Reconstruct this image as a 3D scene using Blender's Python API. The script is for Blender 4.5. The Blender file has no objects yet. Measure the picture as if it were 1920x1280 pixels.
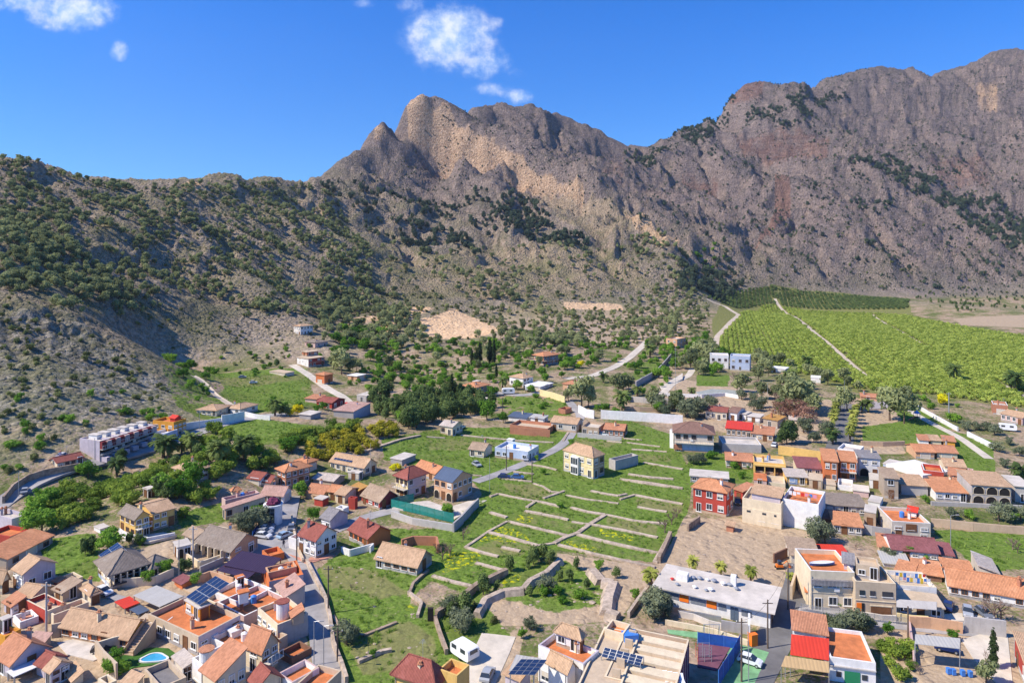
import bpy, math, random
import numpy as np
from mathutils import Vector, Matrix
R = random.Random(7)
NR = np.random.RandomState(11)
S = bpy.context.scene
COL = S.collection
FPX, CX, VH, HC = 1300.0, 960.0, 480.0, 60.0      # focal length in px of the 1920 px photo, centre column, eye level row, height

# ---------------------------------------------------------------- camera, sky, sun
cam = bpy.data.cameras.new('camera'); cam.sensor_width = 36; cam.lens = 36*FPX/1920
cam.shift_y = -(640-VH)/1920; cam.clip_start = 1; cam.clip_end = 20000
co = bpy.data.objects.new('camera', cam); co.location = (0, 0, HC); co.rotation_euler = (math.radians(90), 0, 0)
COL.objects.link(co); S.camera = co
SUN_EL = math.radians(45); SUN_AZ = math.radians(16)     # sun on the left, a little behind the camera
sd = Vector((-math.cos(SUN_AZ)*math.cos(SUN_EL), -math.sin(SUN_AZ)*math.cos(SUN_EL), math.sin(SUN_EL)))
sl = bpy.data.lights.new('sun', 'SUN'); sl.energy = 4.3; sl.angle = math.radians(0.5); sl.color = (1, .905, .76)
so = bpy.data.objects.new('sun', sl); so.rotation_euler = sd.to_track_quat('Z', 'Y').to_euler(); so.location = (-200, -50, 300)
COL.objects.link(so)
S.view_settings.view_transform = 'Standard'; S.view_settings.look = 'None'
S.view_settings.gamma = 1; S.view_settings.exposure = 0.62; S.view_settings.use_curve_mapping = False
S.cycles.max_bounces = 5; S.cycles.diffuse_bounces = 3; S.cycles.transparent_max_bounces = 4
W = bpy.data.worlds.new('World'); S.world = W; W.use_nodes = True

class NT:
    """tiny node helper"""
    def __init__(s, tree): s.t = tree; s.n = tree.nodes; s.l = tree.links
    def node(s, typ, props=None, **ins):
        n = s.n.new(typ)
        for k, v in (props or {}).items(): setattr(n, k, v)
        for k, v in ins.items():
            key = int(k[1:]) if (k[0] == '_' and k[1:].isdigit()) else k.replace('_', ' ')
            s.set(n.inputs[key], v)
        return n
    def set(s, sock, v):
        if isinstance(v, bpy.types.NodeSocket): s.l.new(v, sock)
        elif isinstance(v, bpy.types.Node): s.l.new(v.outputs[0], sock)
        else:
            if isinstance(v, tuple) and len(v) == 3 and sock.type == 'RGBA': v = (*v, 1)
            sock.default_value = v
    def math(s, op, a, b=0.0, clamp=False):
        return s.node('ShaderNodeMath', {'operation': op, 'use_clamp': clamp}, _0=a, _1=b).outputs[0]
    def mix(s, f, a, b, blend='MIX'):
        n = s.n.new('ShaderNodeMix'); n.data_type = 'RGBA'; n.blend_type = blend
        s.set(n.inputs[0], f); s.set(n.inputs[6], a); s.set(n.inputs[7], b); return n.outputs[2]
    def noise(s, vec, scale, detail=3, rough=.55):
        n = s.node('ShaderNodeTexNoise', Scale=scale, Detail=detail, Roughness=rough)
        if vec is not None: s.set(n.inputs['Vector'], vec)
        return n.outputs[0]
    def ramp(s, f, lo, hi):
        n = s.node('ShaderNodeMapRange', {'interpolation_type': 'SMOOTHSTEP'}, _0=f, _1=lo, _2=hi, _3=0.0, _4=1.0); return n.outputs[0]
    def attr(s, name): return s.node('ShaderNodeAttribute', {'attribute_name': name}).outputs['Fac']

w = NT(W.node_tree); W.node_tree.nodes.clear()
sky = w.node('ShaderNodeTexSky', {'sky_type': 'NISHITA', 'sun_disc': False})
sky.sun_elevation = SUN_EL; sky.sun_rotation = math.atan2(sd.x, sd.y) % (2*math.pi)
sky.altitude = 300; sky.air_density = 1.0; sky.dust_density = 0.25; sky.ozone_density = 3.5
# clouds: a few wisps at fixed directions of the sky
tc = w.node('ShaderNodeTexCoord')
sx = w.node('ShaderNodeSeparateXYZ', _0=tc.outputs['Generated'])
tint = w.mix(1.0, sky.outputs[0], w.mix(w.ramp(sx.outputs[2], .08, .36), (.25, .49, .82), (.045, .43, .96)), 'MULTIPLY')
ay = w.math('MAXIMUM', sx.outputs[1], .001)
px_ = w.math('DIVIDE', sx.outputs[0], ay); pz_ = w.math('DIVIDE', sx.outputs[2], ay)
vec = w.node('ShaderNodeCombineXYZ', _0=px_, _1=pz_, _2=0.0).outputs[0]
nz = w.noise(vec, 40, 6, .62); nz2 = w.noise(vec, 11, 4, .6)
tot = None
for (u, v, ru, rv, st) in [(845, 70, 84, 62, 1.0), (905, 115, 55, 34, .8), (925, 168, 40, 16, .6), (972, 182, 28, 16, .75), (965, 138, 26, 12, .38), (928, 43, 22, 14, .5),
                           (1018, 38, 10, 14, .3), (780, 10, 40, 22, .45), (683, 6, 20, 13, .5), (130, 22, 90, 38, .95), (60, -5, 80, 30, .9), (105, 45, 42, 16, .7),
                           (224, 95, 20, 20, .75), (2300, 60, 160, 40, .8), (-400, 60, 160, 40, .8), (1500, -260, 300, 70, .9), (300, -300, 240, 60, .9)]:
    dx = w.math('DIVIDE', w.math('SUBTRACT', px_, (u-CX)/FPX), ru/FPX)
    dz = w.math('DIVIDE', w.math('SUBTRACT', pz_, (VH-v)/FPX), rv/FPX)
    d = w.math('ADD', w.math('MULTIPLY', dx, dx), w.math('MULTIPLY', dz, dz))
    g = w.math('MULTIPLY', w.math('SUBTRACT', 1.0, w.math('MULTIPLY', d, .55), True), st)
    tot = g if tot is None else w.math('MAXIMUM', tot, g)
m = w.math('ADD', w.math('MULTIPLY', tot, 1.25), w.math('ADD', w.math('MULTIPLY', nz, 1.5), w.math('MULTIPLY', nz2, 1.0)))
front = w.math('GREATER_THAN', sx.outputs[1], .01)
cm = w.math('MULTIPLY', w.math('MULTIPLY', w.ramp(m, 1.5, 2.75), w.ramp(tot, 0.0, .6)), front)
ccol = w.mix(w.ramp(nz, .35, .7), (2.6, 3.7, 5.6), (4.9, 5.1, 5.6))
skyc = w.mix(w.math('MULTIPLY', cm, .88), tint, ccol)
bg = w.node('ShaderNodeBackground', Color=skyc, Strength=.14)
w.l.new(bg.outputs[0], w.node('ShaderNodeOutputWorld').inputs[0])

# ---------------------------------------------------------------- terrain function
def ray(u, v, Y): return ((u-CX)/FPX*Y, Y, HC-(v-VH)/FPX*Y)
ctl = []
for Y in (60, 100, 140, 180, 215):
    for X in (-260, -200, -150, -100, -60, -20, 20, 60, 100, 150, 200, 260):
        if X < -100 and Y > 120: continue
        ctl.append((X, Y, 0.0))
for X in (-60, -20, 30, 80, 130, 180, 240): ctl.append((X, 260, .3))
for X in (-40, 20, 80, 140, 210, 280): ctl.append((X, 320, .8))
G = """-250 955 160;-120 950 158;0 935 160;60 905 172;100 885 180;200 862 192;300 835 208;400 800 226;500 775 248;560 760 262
100 960 150;200 930 160;300 900 172;420 860 190;520 830 206;620 800 228;700 790 240
-200 800 190;0 830 188;100 800 200;200 770 220;260 745 240;330 735 262;-150 680 225;0 700 226;100 690 238;200 690 258;280 700 268
-200 560 285;-100 560 280;0 570 275;150 585 300;225 640 286;300 640 345;250 600 345;310 680 345;380 700 330;440 720 310;200 560 345
-300 400 380;-100 450 340;0 450 345;100 450 385;250 450 450;400 450 520;550 450 600;700 450 720;120 520 350;300 540 400
-400 250 450;-200 270 460;0 290 480;60 305 500;100 318 520;150 327 540;200 336 560;260 340 600;330 336 640;420 328 700;500 334 760;560 338 810;600 335 860
0 360 420;100 380 445;250 390 500;400 390 580;540 390 680
400 560 440;480 520 470;550 560 500;640 520 560;500 640 400;420 660 370;560 615 425;590 640 400;600 680 360;640 715 330;560 700 335;480 710 318;420 740 290
700 560 560;700 640 440;760 690 375;800 640 430;760 600 500;700 600 480;860 645 440;860 600 520;840 560 600;940 600 560
800 720 335;860 760 285;720 770 270;900 700 350;1020 690 360;1100 700 350;1100 640 470;1000 640 440;1180 640 480;1270 640 478;1230 700 360
900 520 680;1000 520 720;1100 560 680;1200 560 720;1150 600 590;1060 600 560;1290 600 610;1340 560 800;980 560 640
800 470 760;700 400 830;640 400 800;600 440 720;900 450 830;1000 450 850;1100 470 820;1200 480 830;1280 500 800;1150 520 760;1270 540 760
612 322 950;650 290 1010;690 262 1060;715 230 1100;735 250 1110;760 205 1140;790 181 1150;830 187 1160;860 204 1170
700 330 1000;760 330 1020;800 380 960;860 400 930;760 270 1090;860 300 1060
870 250 1120;940 300 1060;1000 330 1030;1060 360 1000;1100 385 980;940 350 990;1040 400 930;1100 430 900;1160 420 900;1200 430 890;1240 450 870
900 205 1290;960 196 1340;1010 201 1350;1060 215 1370;1110 235 1390;1160 262 1400;1190 275 1430;1230 268 1460
940 260 1220;1000 280 1200;1060 310 1180;1120 330 1150;1160 370 1080;1200 340 1180;1100 270 1290;1260 380 1120;1200 310 1260
1280 250 1480;1330 232 1500;1358 222 1520;1375 180 1560;1400 160 1580;1430 154 1600;1470 160 1640;1510 160 1660;1570 143 1680;1620 131 1700;1660 127 1700;1710 135 1740;1750 142 1770;1800 125 1780;1860 100 1800;1900 95 1800;1960 98 1800;2100 80 1850;2300 90 1850
1300 300 1340;1300 360 1220;1340 420 1090;1400 300 1340;1420 250 1440;1480 300 1300;1560 240 1460;1650 230 1520;1800 230 1560;1920 230 1560;2150 250 1560
1450 340 1240;1460 400 1140;1400 450 1030;1340 480 930;1550 310 1270;1600 360 1190;1700 300 1330;1800 320 1320;1920 320 1320;1640 300 1300;1740 380 1180;1860 400 1180;1960 400 1180
1520 400 1110;1620 420 1080;1720 450 1060;1820 460 1070;1920 460 1070;2100 420 1100;1440 480 960;1560 500 970;1700 510 980;1840 520 980;1960 530 960
1360 530 880;1480 540 900;1620 545 920;1760 548 940;1900 552 940;2100 560 900;1400 575 820;1600 580 790;1790 574 745;1920 582 700;1860 576 730;1720 566 800;2150 600 640
1400 640 490;1550 640 490;1700 650 470;1850 660 440;2000 670 420;2200 690 390;1400 700 358;1600 700 360;1800 710 345;2000 720 330;1350 600 620"""
for ln in G.replace('\n', ';').split(';'):
    u, v, Y = map(float, ln.split()); ctl.append(ray(u, v, Y))
# the land falls away behind the skyline
for u, v, Y, dy, dz in [(0, 290, 480, 70, 22), (200, 336, 560, 70, 22), (420, 328, 700, 80, 25), (560, 338, 810, 80, 25), (650, 290, 1010, 90, 60), (715, 230, 1100, 90, 90), (790, 181, 1150, 70, 60), (860, 204, 1170, 60, 50),
                        (960, 196, 1340, 120, 50), (1110, 235, 1390, 120, 50), (1190, 275, 1430, 120, 40), (1330, 232, 1500, 130, 40), (1430, 154, 1600, 130, 70), (1570, 143, 1680, 130, 60), (1750, 142, 1770, 130, 60), (1900, 95, 1800, 130, 60), (2200, 90, 1850, 130, 60),
                        (-300, 260, 460, 70, 22)]:
    x, y, z = ray(u, v, Y); k = (Y+dy)/Y; ctl.append((x*k, y*k, z-dz)); k = (Y+dy*2.6)/Y; ctl.append((x*k, y*k, z-dz*2.6))
for x in (-2000, -1000, 0, 1000, 2000, 3000): ctl.append((x, 2700, 60))
SKYL = [(600, 332, 940), (625, 312, 965), (645, 297, 995), (665, 284, 1020), (685, 268, 1050), (698, 248, 1080), (708, 236, 1095), (718, 229, 1100), (728, 240, 1105), (738, 246, 1110), (748, 236, 1120), (757, 212, 1132), (768, 194, 1142), (778, 184, 1148), (790, 181, 1150), (802, 181, 1150), (815, 183, 1152), (822, 185, 1153),
        (830, 187, 1155), (845, 195, 1160), (860, 203, 1168), (880, 208, 1250), (905, 201, 1300), (935, 194, 1330), (950, 197, 1335), (975, 199, 1345), (1000, 196, 1350), (1015, 204, 1352), (1040, 213, 1362), (1060, 220, 1370), (1085, 232, 1380), (1110, 240, 1390), (1135, 253, 1396), (1160, 265, 1402), (1180, 274, 1420), (1200, 277, 1440), (1220, 273, 1455), (1245, 262, 1465), (1265, 252, 1474),
        (1290, 244, 1485), (1310, 238, 1492), (1335, 231, 1502), (1358, 222, 1520), (1362, 205, 1535), (1372, 185, 1552), (1388, 168, 1572), (1405, 158, 1585), (1430, 154, 1600), (1450, 158, 1620), (1485, 159, 1645), (1510, 160, 1660), (1540, 152, 1670), (1570, 143, 1680), (1595, 137, 1690), (1620, 130, 1700), (1645, 126, 1700), (1670, 129, 1705), (1690, 133, 1715), (1725, 140, 1745), (1750, 140, 1765), (1775, 134, 1775), (1800, 126, 1780), (1825, 116, 1788), (1850, 104, 1795), (1875, 95, 1800), (1900, 94, 1800), (1925, 97, 1800),
        (30, 299, 490), (80, 309, 508), (125, 322, 528), (175, 332, 548), (230, 338, 580), (290, 338, 615), (350, 334, 650), (385, 330, 675), (450, 331, 725), (530, 336, 780), (580, 336, 825)]
CLIFF = [(870, 232, 1135), (895, 246, 1120), (920, 258, 1105), (950, 278, 1088), (985, 298, 1070), (1015, 318, 1050), (1040, 330, 1030), (1068, 342, 1012), (1092, 353, 996), (1112, 378, 976), (850, 296, 1116), (878, 312, 1104), (905, 326, 1088), (935, 334, 1074), (965, 346, 1054), (1000, 356, 1036), (1028, 370, 1018), (1055, 388, 1000), (1082, 404, 982),
         (760, 262, 1108), (785, 272, 1112), (815, 288, 1118), (742, 262, 1100), (765, 300, 1070), (800, 320, 1065), (840, 335, 1060), (1276, 318, 1268), (1300, 316, 1268), (1340, 320, 1262), (1280, 362, 1250), (1310, 366, 1246), (1345, 358, 1244), (1380, 262, 1430), (1440, 258, 1425), (1500, 256, 1420), (1545, 262, 1415), (1385, 300, 1405), (1440, 306, 1395), (1500, 300, 1398), (1120, 282, 1330), (1165, 290, 1345), (1125, 330, 1312), (1172, 332, 1322)]
SKN = len(SKYL)+len(CLIFF)
for u, v, Y in CLIFF: ctl.append(ray(u, v, Y))
for u, v, Y in SKYL: ctl.append(ray(u, v-2, Y))
ctl = np.array(ctl)
_keep = []; _P = ctl[:, :2]
for i in range(len(ctl)):
    d = np.hypot(_P[i+1:, 0]-_P[i, 0], _P[i+1:, 1]-_P[i, 1]); _keep.append(i >= len(ctl)-SKN or not (d < 14).any())
ctl = ctl[np.array(_keep)]

def hash2(ix, iy, seed):
    h = (ix*374761393 + iy*668265263 + seed*1442695041) & 0xffffffff
    h = ((h ^ (h >> 13))*1274126177) & 0xffffffff
    return ((h ^ (h >> 16)) & 0xffff)/65535.0
def gnoise(x, y, seed):
    ix = np.floor(x).astype(np.int64); iy = np.floor(y).astype(np.int64); fx = x-ix; fy = y-iy
    r = 0
    sx = fx*fx*fx*(fx*(fx*6-15)+10); sy = fy*fy*fy*(fy*(fy*6-15)+10)
    def g(a, b):
        t = hash2(ix+a, iy+b, seed)*6.28318; return np.cos(t)*(fx-a)+np.sin(t)*(fy-b)
    n0 = g(0, 0)*(1-sx)+g(1, 0)*sx; n1 = g(0, 1)*(1-sx)+g(1, 1)*sx
    return (n0*(1-sy)+n1*sy)*1.5
def tps_fit(P, z):
    n = len(P); d = np.hypot(P[:, None, 0]-P[None, :, 0], P[:, None, 1]-P[None, :, 1])
    K = d*d*np.log(d+1e-9) if False else d       # biharmonic-like cone kernel: no overshoot
    A = np.zeros((n+3, n+3)); A[:n, :n] = K + np.eye(n)*0.0
    A[:n, n] = 1; A[:n, n+1:] = P[:, :2]; A[n, :n] = 1; A[n+1:, :n] = P[:, :2].T
    return np.linalg.solve(A, np.concatenate([z, [0, 0, 0]]))
def tps_eval(Wt, P, x, y):
    out = np.empty(len(x)); n = len(P)
    for i in range(0, len(x), 20000):
        a = x[i:i+20000]; b = y[i:i+20000]
        d = np.sqrt((a[:, None]-P[None, :, 0])**2+(b[:, None]-P[None, :, 1])**2 + 150.0)
        out[i:i+20000] = d @ Wt[:n] + Wt[n] + a*Wt[n+1] + b*Wt[n+2]
    return out
PS = ctl.copy()
def fit_s(z):
    n = len(PS); K = np.sqrt((PS[:, None, 0]-PS[None, :, 0])**2+(PS[:, None, 1]-PS[None, :, 1])**2+150.0)
    A = np.zeros((n+3, n+3)); A[:n, :n] = K; A[:n, n] = 1; A[:n, n+1:] = PS[:, :2]; A[n, :n] = 1; A[n+1:, :n] = PS[:, :2].T
    return np.linalg.lstsq(A, np.concatenate([z, [0, 0, 0]]), rcond=None)[0]
W0 = fit_s(ctl[:, 2])
def relief(x, y, T):
    """rock relief: gullies and ribs, growing with the height above the valley"""
    a = np.clip((T-5)/55, 0, 1)*np.clip((T-5)/20, 0, 1)
    far = np.clip((y-600)/500, 0, 1)
    wx = x+gnoise(x/70, y/70, 3)*26; wy = y+gnoise(x/70+9, y/70, 4)*26
    r = 0
    r += (1-2.2*np.abs(gnoise(wx/160, wy/170, 21)))*(5+15*far)
    r += (.6-2.1*np.abs(gnoise(wx/66, wy/80, 22)))*(3.6+8.5*far)
    r += (.6-2.1*np.abs(gnoise(wx/29, wy/35, 23)))*(2.6+4.4*far)
    r += (.6-2.1*np.abs(gnoise(wx/13.0, wy/15, 24)))*(1.5+2.3*far)
    r += (.5-2.0*np.abs(gnoise(wx/6.3, wy/7, 25)))*(.8+1.3*far)+gnoise(x/2.9, y/3.1, 26)*(.7+.7*far)
    rocky = np.clip((-x-60)/60, 0, 1)*np.clip((330-y)/60, 0, 1)
    r = r+rocky*((.5-2.0*np.abs(gnoise(x/11, y/12, 41)))*2.6+(.5-2.0*np.abs(gnoise(x/4.6, y/5, 42)))*1.3)
    low = np.clip((T-2.5)/5, 0, 1)
    dm = np.full(x.shape, 1e9)
    for u, v, Y in SKYL[:-11]: dm = np.minimum(dm, (x-(u-CX)/FPX*Y)**2+(y-Y)**2)
    r = r*(.3+.7*np.clip(np.sqrt(dm)/80, 0, 1))
    return a*r + low*(gnoise(x/14, y/14, 31)*.7 + gnoise(x/5, y/5, 32)*.35)
rel0 = relief(ctl[:, 0], ctl[:, 1], ctl[:, 2])
W1 = fit_s(ctl[:, 2]-rel0)
# settle the crest so that relief does not lift it
_ys = np.exp(np.linspace(math.log(420), math.log(2100), 150)); _n = len(SKYL); _us = np.array([q[0] for q in SKYL], float); _vt = np.array([q[1] for q in SKYL], float); _Yk = np.array([q[2] for q in SKYL])
_X = ((_us[:, None]-CX)/FPX*_ys[None, :]); _Y = np.broadcast_to(_ys, _X.shape)
_near = np.abs(_Y/_Yk[:, None]-1) < .30
_T0 = tps_eval(W0, PS, _X.ravel(), _Y.ravel()); _R = relief(_X.ravel(), _Y.ravel(), _T0)
for _ in range(5):
    _Z = (tps_eval(W1, PS, _X.ravel(), _Y.ravel())+_R).reshape(_X.shape); _v = VH+(HC-_Z)*FPX/_Y; _v = np.where(_near, _v, 1e9).min(1)
    ctl[-_n:, 2] -= np.clip(_vt-1-_v, -30, 30)*_Yk/FPX*.8
    W1 = fit_s(ctl[:, 2]-rel0)

def ground_np(x, y):
    T0 = tps_eval(W0, PS, x, y); z = tps_eval(W1, PS, x, y)+relief(x, y, T0)
    return z
# screen-density grid (fine near, coarse far); u columns are directions, rows are distances
US = np.arange(-460, 2381, 3.0)
YS = np.exp(np.linspace(math.log(52), math.log(2500), 700))
GU, GY = np.meshgrid(US, YS); GX = (GU-CX)/FPX*GY
GZ = ground_np(GX.ravel(), GY.ravel()).reshape(GX.shape)
VV = VH+(HC-GZ)*FPX/GY
LY = np.log(YS)
def gz(x, y):
    """height of the terrain mesh at a point"""
    y = max(y, 53); u = CX+x/y*FPX
    c = (u-US[0])/3.0; r = (math.log(y)-LY[0])/(LY[1]-LY[0])
    c = min(max(c, 0), len(US)-1.001); r = min(max(r, 0), len(YS)-1.001)
    i = int(c); j = int(r); a = c-i; b = r-j
    return (GZ[j, i]*(1-a)+GZ[j, i+1]*a)*(1-b)+(GZ[j+1, i]*(1-a)+GZ[j+1, i+1]*a)*b
def gza(x, y):
    return np.array([gz(a, b) for a, b in zip(x, y)])
def hit(u, v):
    """first point of the terrain that the photo shows at (u, v)"""
    i = int(round((u-US[0])/3.0)); i = min(max(i, 0), len(US)-1)
    col = VV[:, i]; k = np.nonzero(col <= v)[0]
    if len(k) == 0 or k[0] == 0: j = 0 if len(k) else len(YS)-1; Y = YS[j] if j else HC*FPX/max(v-VH, 1)
    else:
        j = k[0]; t = (col[j-1]-v)/(col[j-1]-col[j]+1e-9); Y = YS[j-1]+(YS[j]-YS[j-1])*t
    x = (u-CX)/FPX*Y; return Vector((x, Y, gz(x, Y)))
FR = {'Z1': (0, 880, 3.2), 'Z2': (400, 880, 3.2), 'Z3': (800, 880, 3.2), 'Z4': (1160, 880, 3.2), 'Z5': (1480, 880, 3.2),
      'M1': (0, 580, 3.2), 'M2': (400, 580, 3.2), 'M3': (800, 580, 3.2), 'M4': (1160, 580, 3.2), 'M5': (1480, 580, 3.2),
      'Q3': (660, 880, 6.4), 'N': (0, 0, 1.0), 'Q1': (1220, 1060, 5.82), 'Q4': (1500, 1120, 7.385), 'Q2': (1560, 720, 7.11)}
def fp(fr, x, y): a, b, k = FR[fr]; return a+x/k, b+y/k
def at_z(u, v, z): Y = (HC-z)*FPX/(v-VH); return Vector(((u-CX)/FPX*Y, Y, z))

# ---------------------------------------------------------------- tagging and mesh building
def tag(o, label=None, cat=None, group=None, kind=None):
    if label: o['label'] = label
    if cat: o['category'] = cat
    if group: o['group'] = group
    if kind: o['kind'] = kind
    return o
def empty(name, loc, label=None, cat=None, group=None):
    o = bpy.data.objects.new(name, None); o.location = loc; o.empty_display_size = .5; COL.objects.link(o)
    return tag(o, label, cat, group)
class MB:
    def __init__(s): s.v = []; s.f = []; s.m = []; s.uv = []
    def face(s, pts, mi=0, uv=None):
        n = len(s.v); s.v += [tuple(p) for p in pts]; s.f.append(tuple(range(n, n+len(pts)))); s.m.append(mi)
        s.uv.append(uv)
    def box(s, o, ex, ey, ez, mi=0, top=None):
        """box from corner o with edge vectors"""
        o, ex, ey, ez = Vector(o), Vector(ex), Vector(ey), Vector(ez)
        p = [o, o+ex, o+ex+ey, o+ey]; q = [a+ez for a in p]; t = mi if top is None else top
        lx, ly, lz = ex.length, ey.length, ez.length
        s.face([p[0], p[1], q[1], q[0]], mi, [(0, 0), (lx, 0), (lx, lz), (0, lz)]); s.face([p[1], p[2], q[2], q[1]], mi, [(0, 0), (ly, 0), (ly, lz), (0, lz)])
        s.face([p[2], p[3], q[3], q[2]], mi, [(0, 0), (lx, 0), (lx, lz), (0, lz)]); s.face([p[3], p[0], q[0], q[3]], mi, [(0, 0), (ly, 0), (ly, lz), (0, lz)])
        s.face(q, t, [(0, 0), (lx, 0), (lx, ly), (0, ly)]); s.face(p[::-1], mi, [(0, 0), (lx, 0), (lx, ly), (0, ly)])
    def cbox(s, c, sx, sy, sz, rz=0, mi=0, top=None):
        """box centred on c in plan, standing on c.z"""
        a = Vector((math.cos(rz), math.sin(rz), 0)); b = Vector((-math.sin(rz), math.cos(rz), 0)); c = Vector(c)
        s.box(c-a*sx/2-b*sy/2, a*sx, b*sy, Vector((0, 0, sz)), mi, top)
    def slab(s, pts, t, mi=0, side=None):
        """polygon sheet pts (top) with thickness t straight down; uv in metres along the slope"""
        pts = [Vector(p) for p in pts]; e = (pts[1]-pts[0]); e.normalize(); n = (pts[1]-pts[0]).cross(pts[2]-pts[0]); n.normalize(); g = n.cross(e)
        uv = [((p-pts[0]).dot(e), (p-pts[0]).dot(g)) for p in pts]
        side = mi if side is None else side
        s.face(pts, mi, uv); lo = [p-Vector((0, 0, t)) for p in pts]; s.face(lo[::-1], side, uv[::-1])
        for i in range(len(pts)):
            j = (i+1) % len(pts); s.face([pts[i], lo[i], lo[j], pts[j]], side, [(0, 0), (0, t), (1, t), (1, 0)])
    def cyl(s, a, b, ra, rb, n=8, mi=0, cap=True):
        a, b = Vector(a), Vector(b); d = (b-a).normalized(); x = d.orthogonal().normalized(); y = d.cross(x)
        A = [a+(x*math.cos(t)+y*math.sin(t))*ra for t in [i*2*math.pi/n for i in range(n)]]
        B = [b+(x*math.cos(t)+y*math.sin(t))*rb for t in [i*2*math.pi/n for i in range(n)]]
        for i in range(n): j = (i+1) % n; s.face([A[i], A[j], B[j], B[i]], mi)
        if cap: s.face(B, mi); s.face(A[::-1], mi)
    def mesh(s, name, mats):
        me = bpy.data.meshes.new(name); me.from_pydata(s.v, [], s.f)
        for m in mats: me.materials.append(m)
        me.polygons.foreach_set('material_index', s.m)
        ul = me.uv_layers.new(name='UVMap'); d = []
        for f, u in zip(s.f, s.uv):
            if u is None or len(u) != len(f): u = [(s.v[i][0]+s.v[i][2]*.3, s.v[i][1]+s.v[i][2]) for i in f]
            for a in u: d += [a[0], a[1]]
        ul.data.foreach_set('uv', d); me.update(); return me
    def build(s, name, mats, parent=None, loc=None, world=False):
        """link as one object; with parent given and world=True the verts are world coordinates"""
        if not s.f: return None
        if world:
            o0 = Vector(loc) if loc is not None else (parent.location if parent else Vector(s.v[0])); s.v = [tuple(Vector(p)-o0) for p in s.v]
        me = s.mesh(name, mats if isinstance(mats, (list, tuple)) else [mats])
        o = bpy.data.objects.new(name, me); COL.objects.link(o)
        if parent: o.parent = parent
        if world and not parent: o.location = o0
        elif loc is not None and not world: o.location = loc
        return o
def inst(name, me, parent, loc, rz=0, sc=None, label=None):
    o = bpy.data.objects.new(name, me); COL.objects.link(o); o.parent = parent; o.location = loc; o.rotation_euler = (0, 0, rz)
    if sc: o.scale = sc
    if label: o['label'] = label
    return o

# ---------------------------------------------------------------- materials
def mat(name, col, rough=.85, spec=.2, var=.12, scale=1.5, bump=0.0, metal=0.0, dirt=0.0):
    M_ = bpy.data.materials.new(name); M_.use_nodes = True; t = NT(M_.node_tree); b = t.n['Principled BSDF']
    tc = t.node('ShaderNodeTexCoord'); P = tc.outputs['Object']
    if var > 0:
        n = t.noise(P, scale, 4, .65); n2 = t.noise(P, scale*.22, 2)
        f = t.math('ADD', t.math('MULTIPLY', n, .6), t.math('MULTIPLY', n2, .4))
        c = t.mix(t.ramp(f, .3, .72), tuple(x*(1-var*1.5) for x in col), tuple(min(1, x*(1+var)) for x in col))
        if dirt > 0:
            mp = t.node('ShaderNodeMapping', Vector=P, Scale=(1.3, 1.3, .16))
            d = t.ramp(t.noise(mp.outputs[0], 1.1, 4, .7), .52, .78)
            c = t.mix(t.math('MULTIPLY', d, dirt), c, (col[0]*.42, col[1]*.38, col[2]*.34))
        t.set(b.inputs['Base Color'], c)
    else: b.inputs['Base Color'].default_value = (*col, 1)
    b.inputs['Roughness'].default_value = rough; b.inputs['Specular IOR Level'].default_value = spec; b.inputs['Metallic'].default_value = metal
    if bump > 0:
        t.set(b.inputs['Normal'], t.node('ShaderNodeBump', Height=t.noise(P, scale*6, 3), Distance=bump, Strength=.6))
    return M_
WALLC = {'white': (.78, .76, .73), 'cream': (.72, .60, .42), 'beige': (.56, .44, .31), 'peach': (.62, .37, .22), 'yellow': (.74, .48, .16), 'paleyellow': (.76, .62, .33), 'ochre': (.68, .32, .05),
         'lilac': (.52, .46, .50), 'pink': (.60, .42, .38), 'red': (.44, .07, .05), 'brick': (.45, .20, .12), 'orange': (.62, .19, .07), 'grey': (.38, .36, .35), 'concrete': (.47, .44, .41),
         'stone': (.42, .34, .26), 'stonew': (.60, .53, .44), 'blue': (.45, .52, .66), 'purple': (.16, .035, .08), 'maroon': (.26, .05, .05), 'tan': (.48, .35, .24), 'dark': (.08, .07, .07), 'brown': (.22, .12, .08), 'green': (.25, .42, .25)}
_w = {}
def wm(k):
    if k not in _w: _w[k] = mat('plaster_'+k, WALLC[k], .9, .15, .10, 1.1, .02, dirt=.32)
    return _w[k]
ROOFC = {'tan': (.53, .345, .21), 'oldtan': (.40, .29, .20), 'orange': (.58, .26, .13), 'clay': (.52, .235, .13), 'red': (.31, .10, .075), 'brown': (.25, .145, .11), 'maroon': (.27, .10, .10), 'grey': (.27, .25, .25), 'greybrown': (.28, .225, .18),
         'purple': (.045, .028, .06), 'pale': (.55, .47, .40), 'bright': (.62, .055, .03), 'blue': (.09, .12, .18), 'mustard': (.50, .27, .08), 'white': (.74, .72, .70), 'pinkish': (.50, .31, .25), 'canvas': (.50, .34, .17), 'metal': (.46, .44, .40)}
_r = {}
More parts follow.
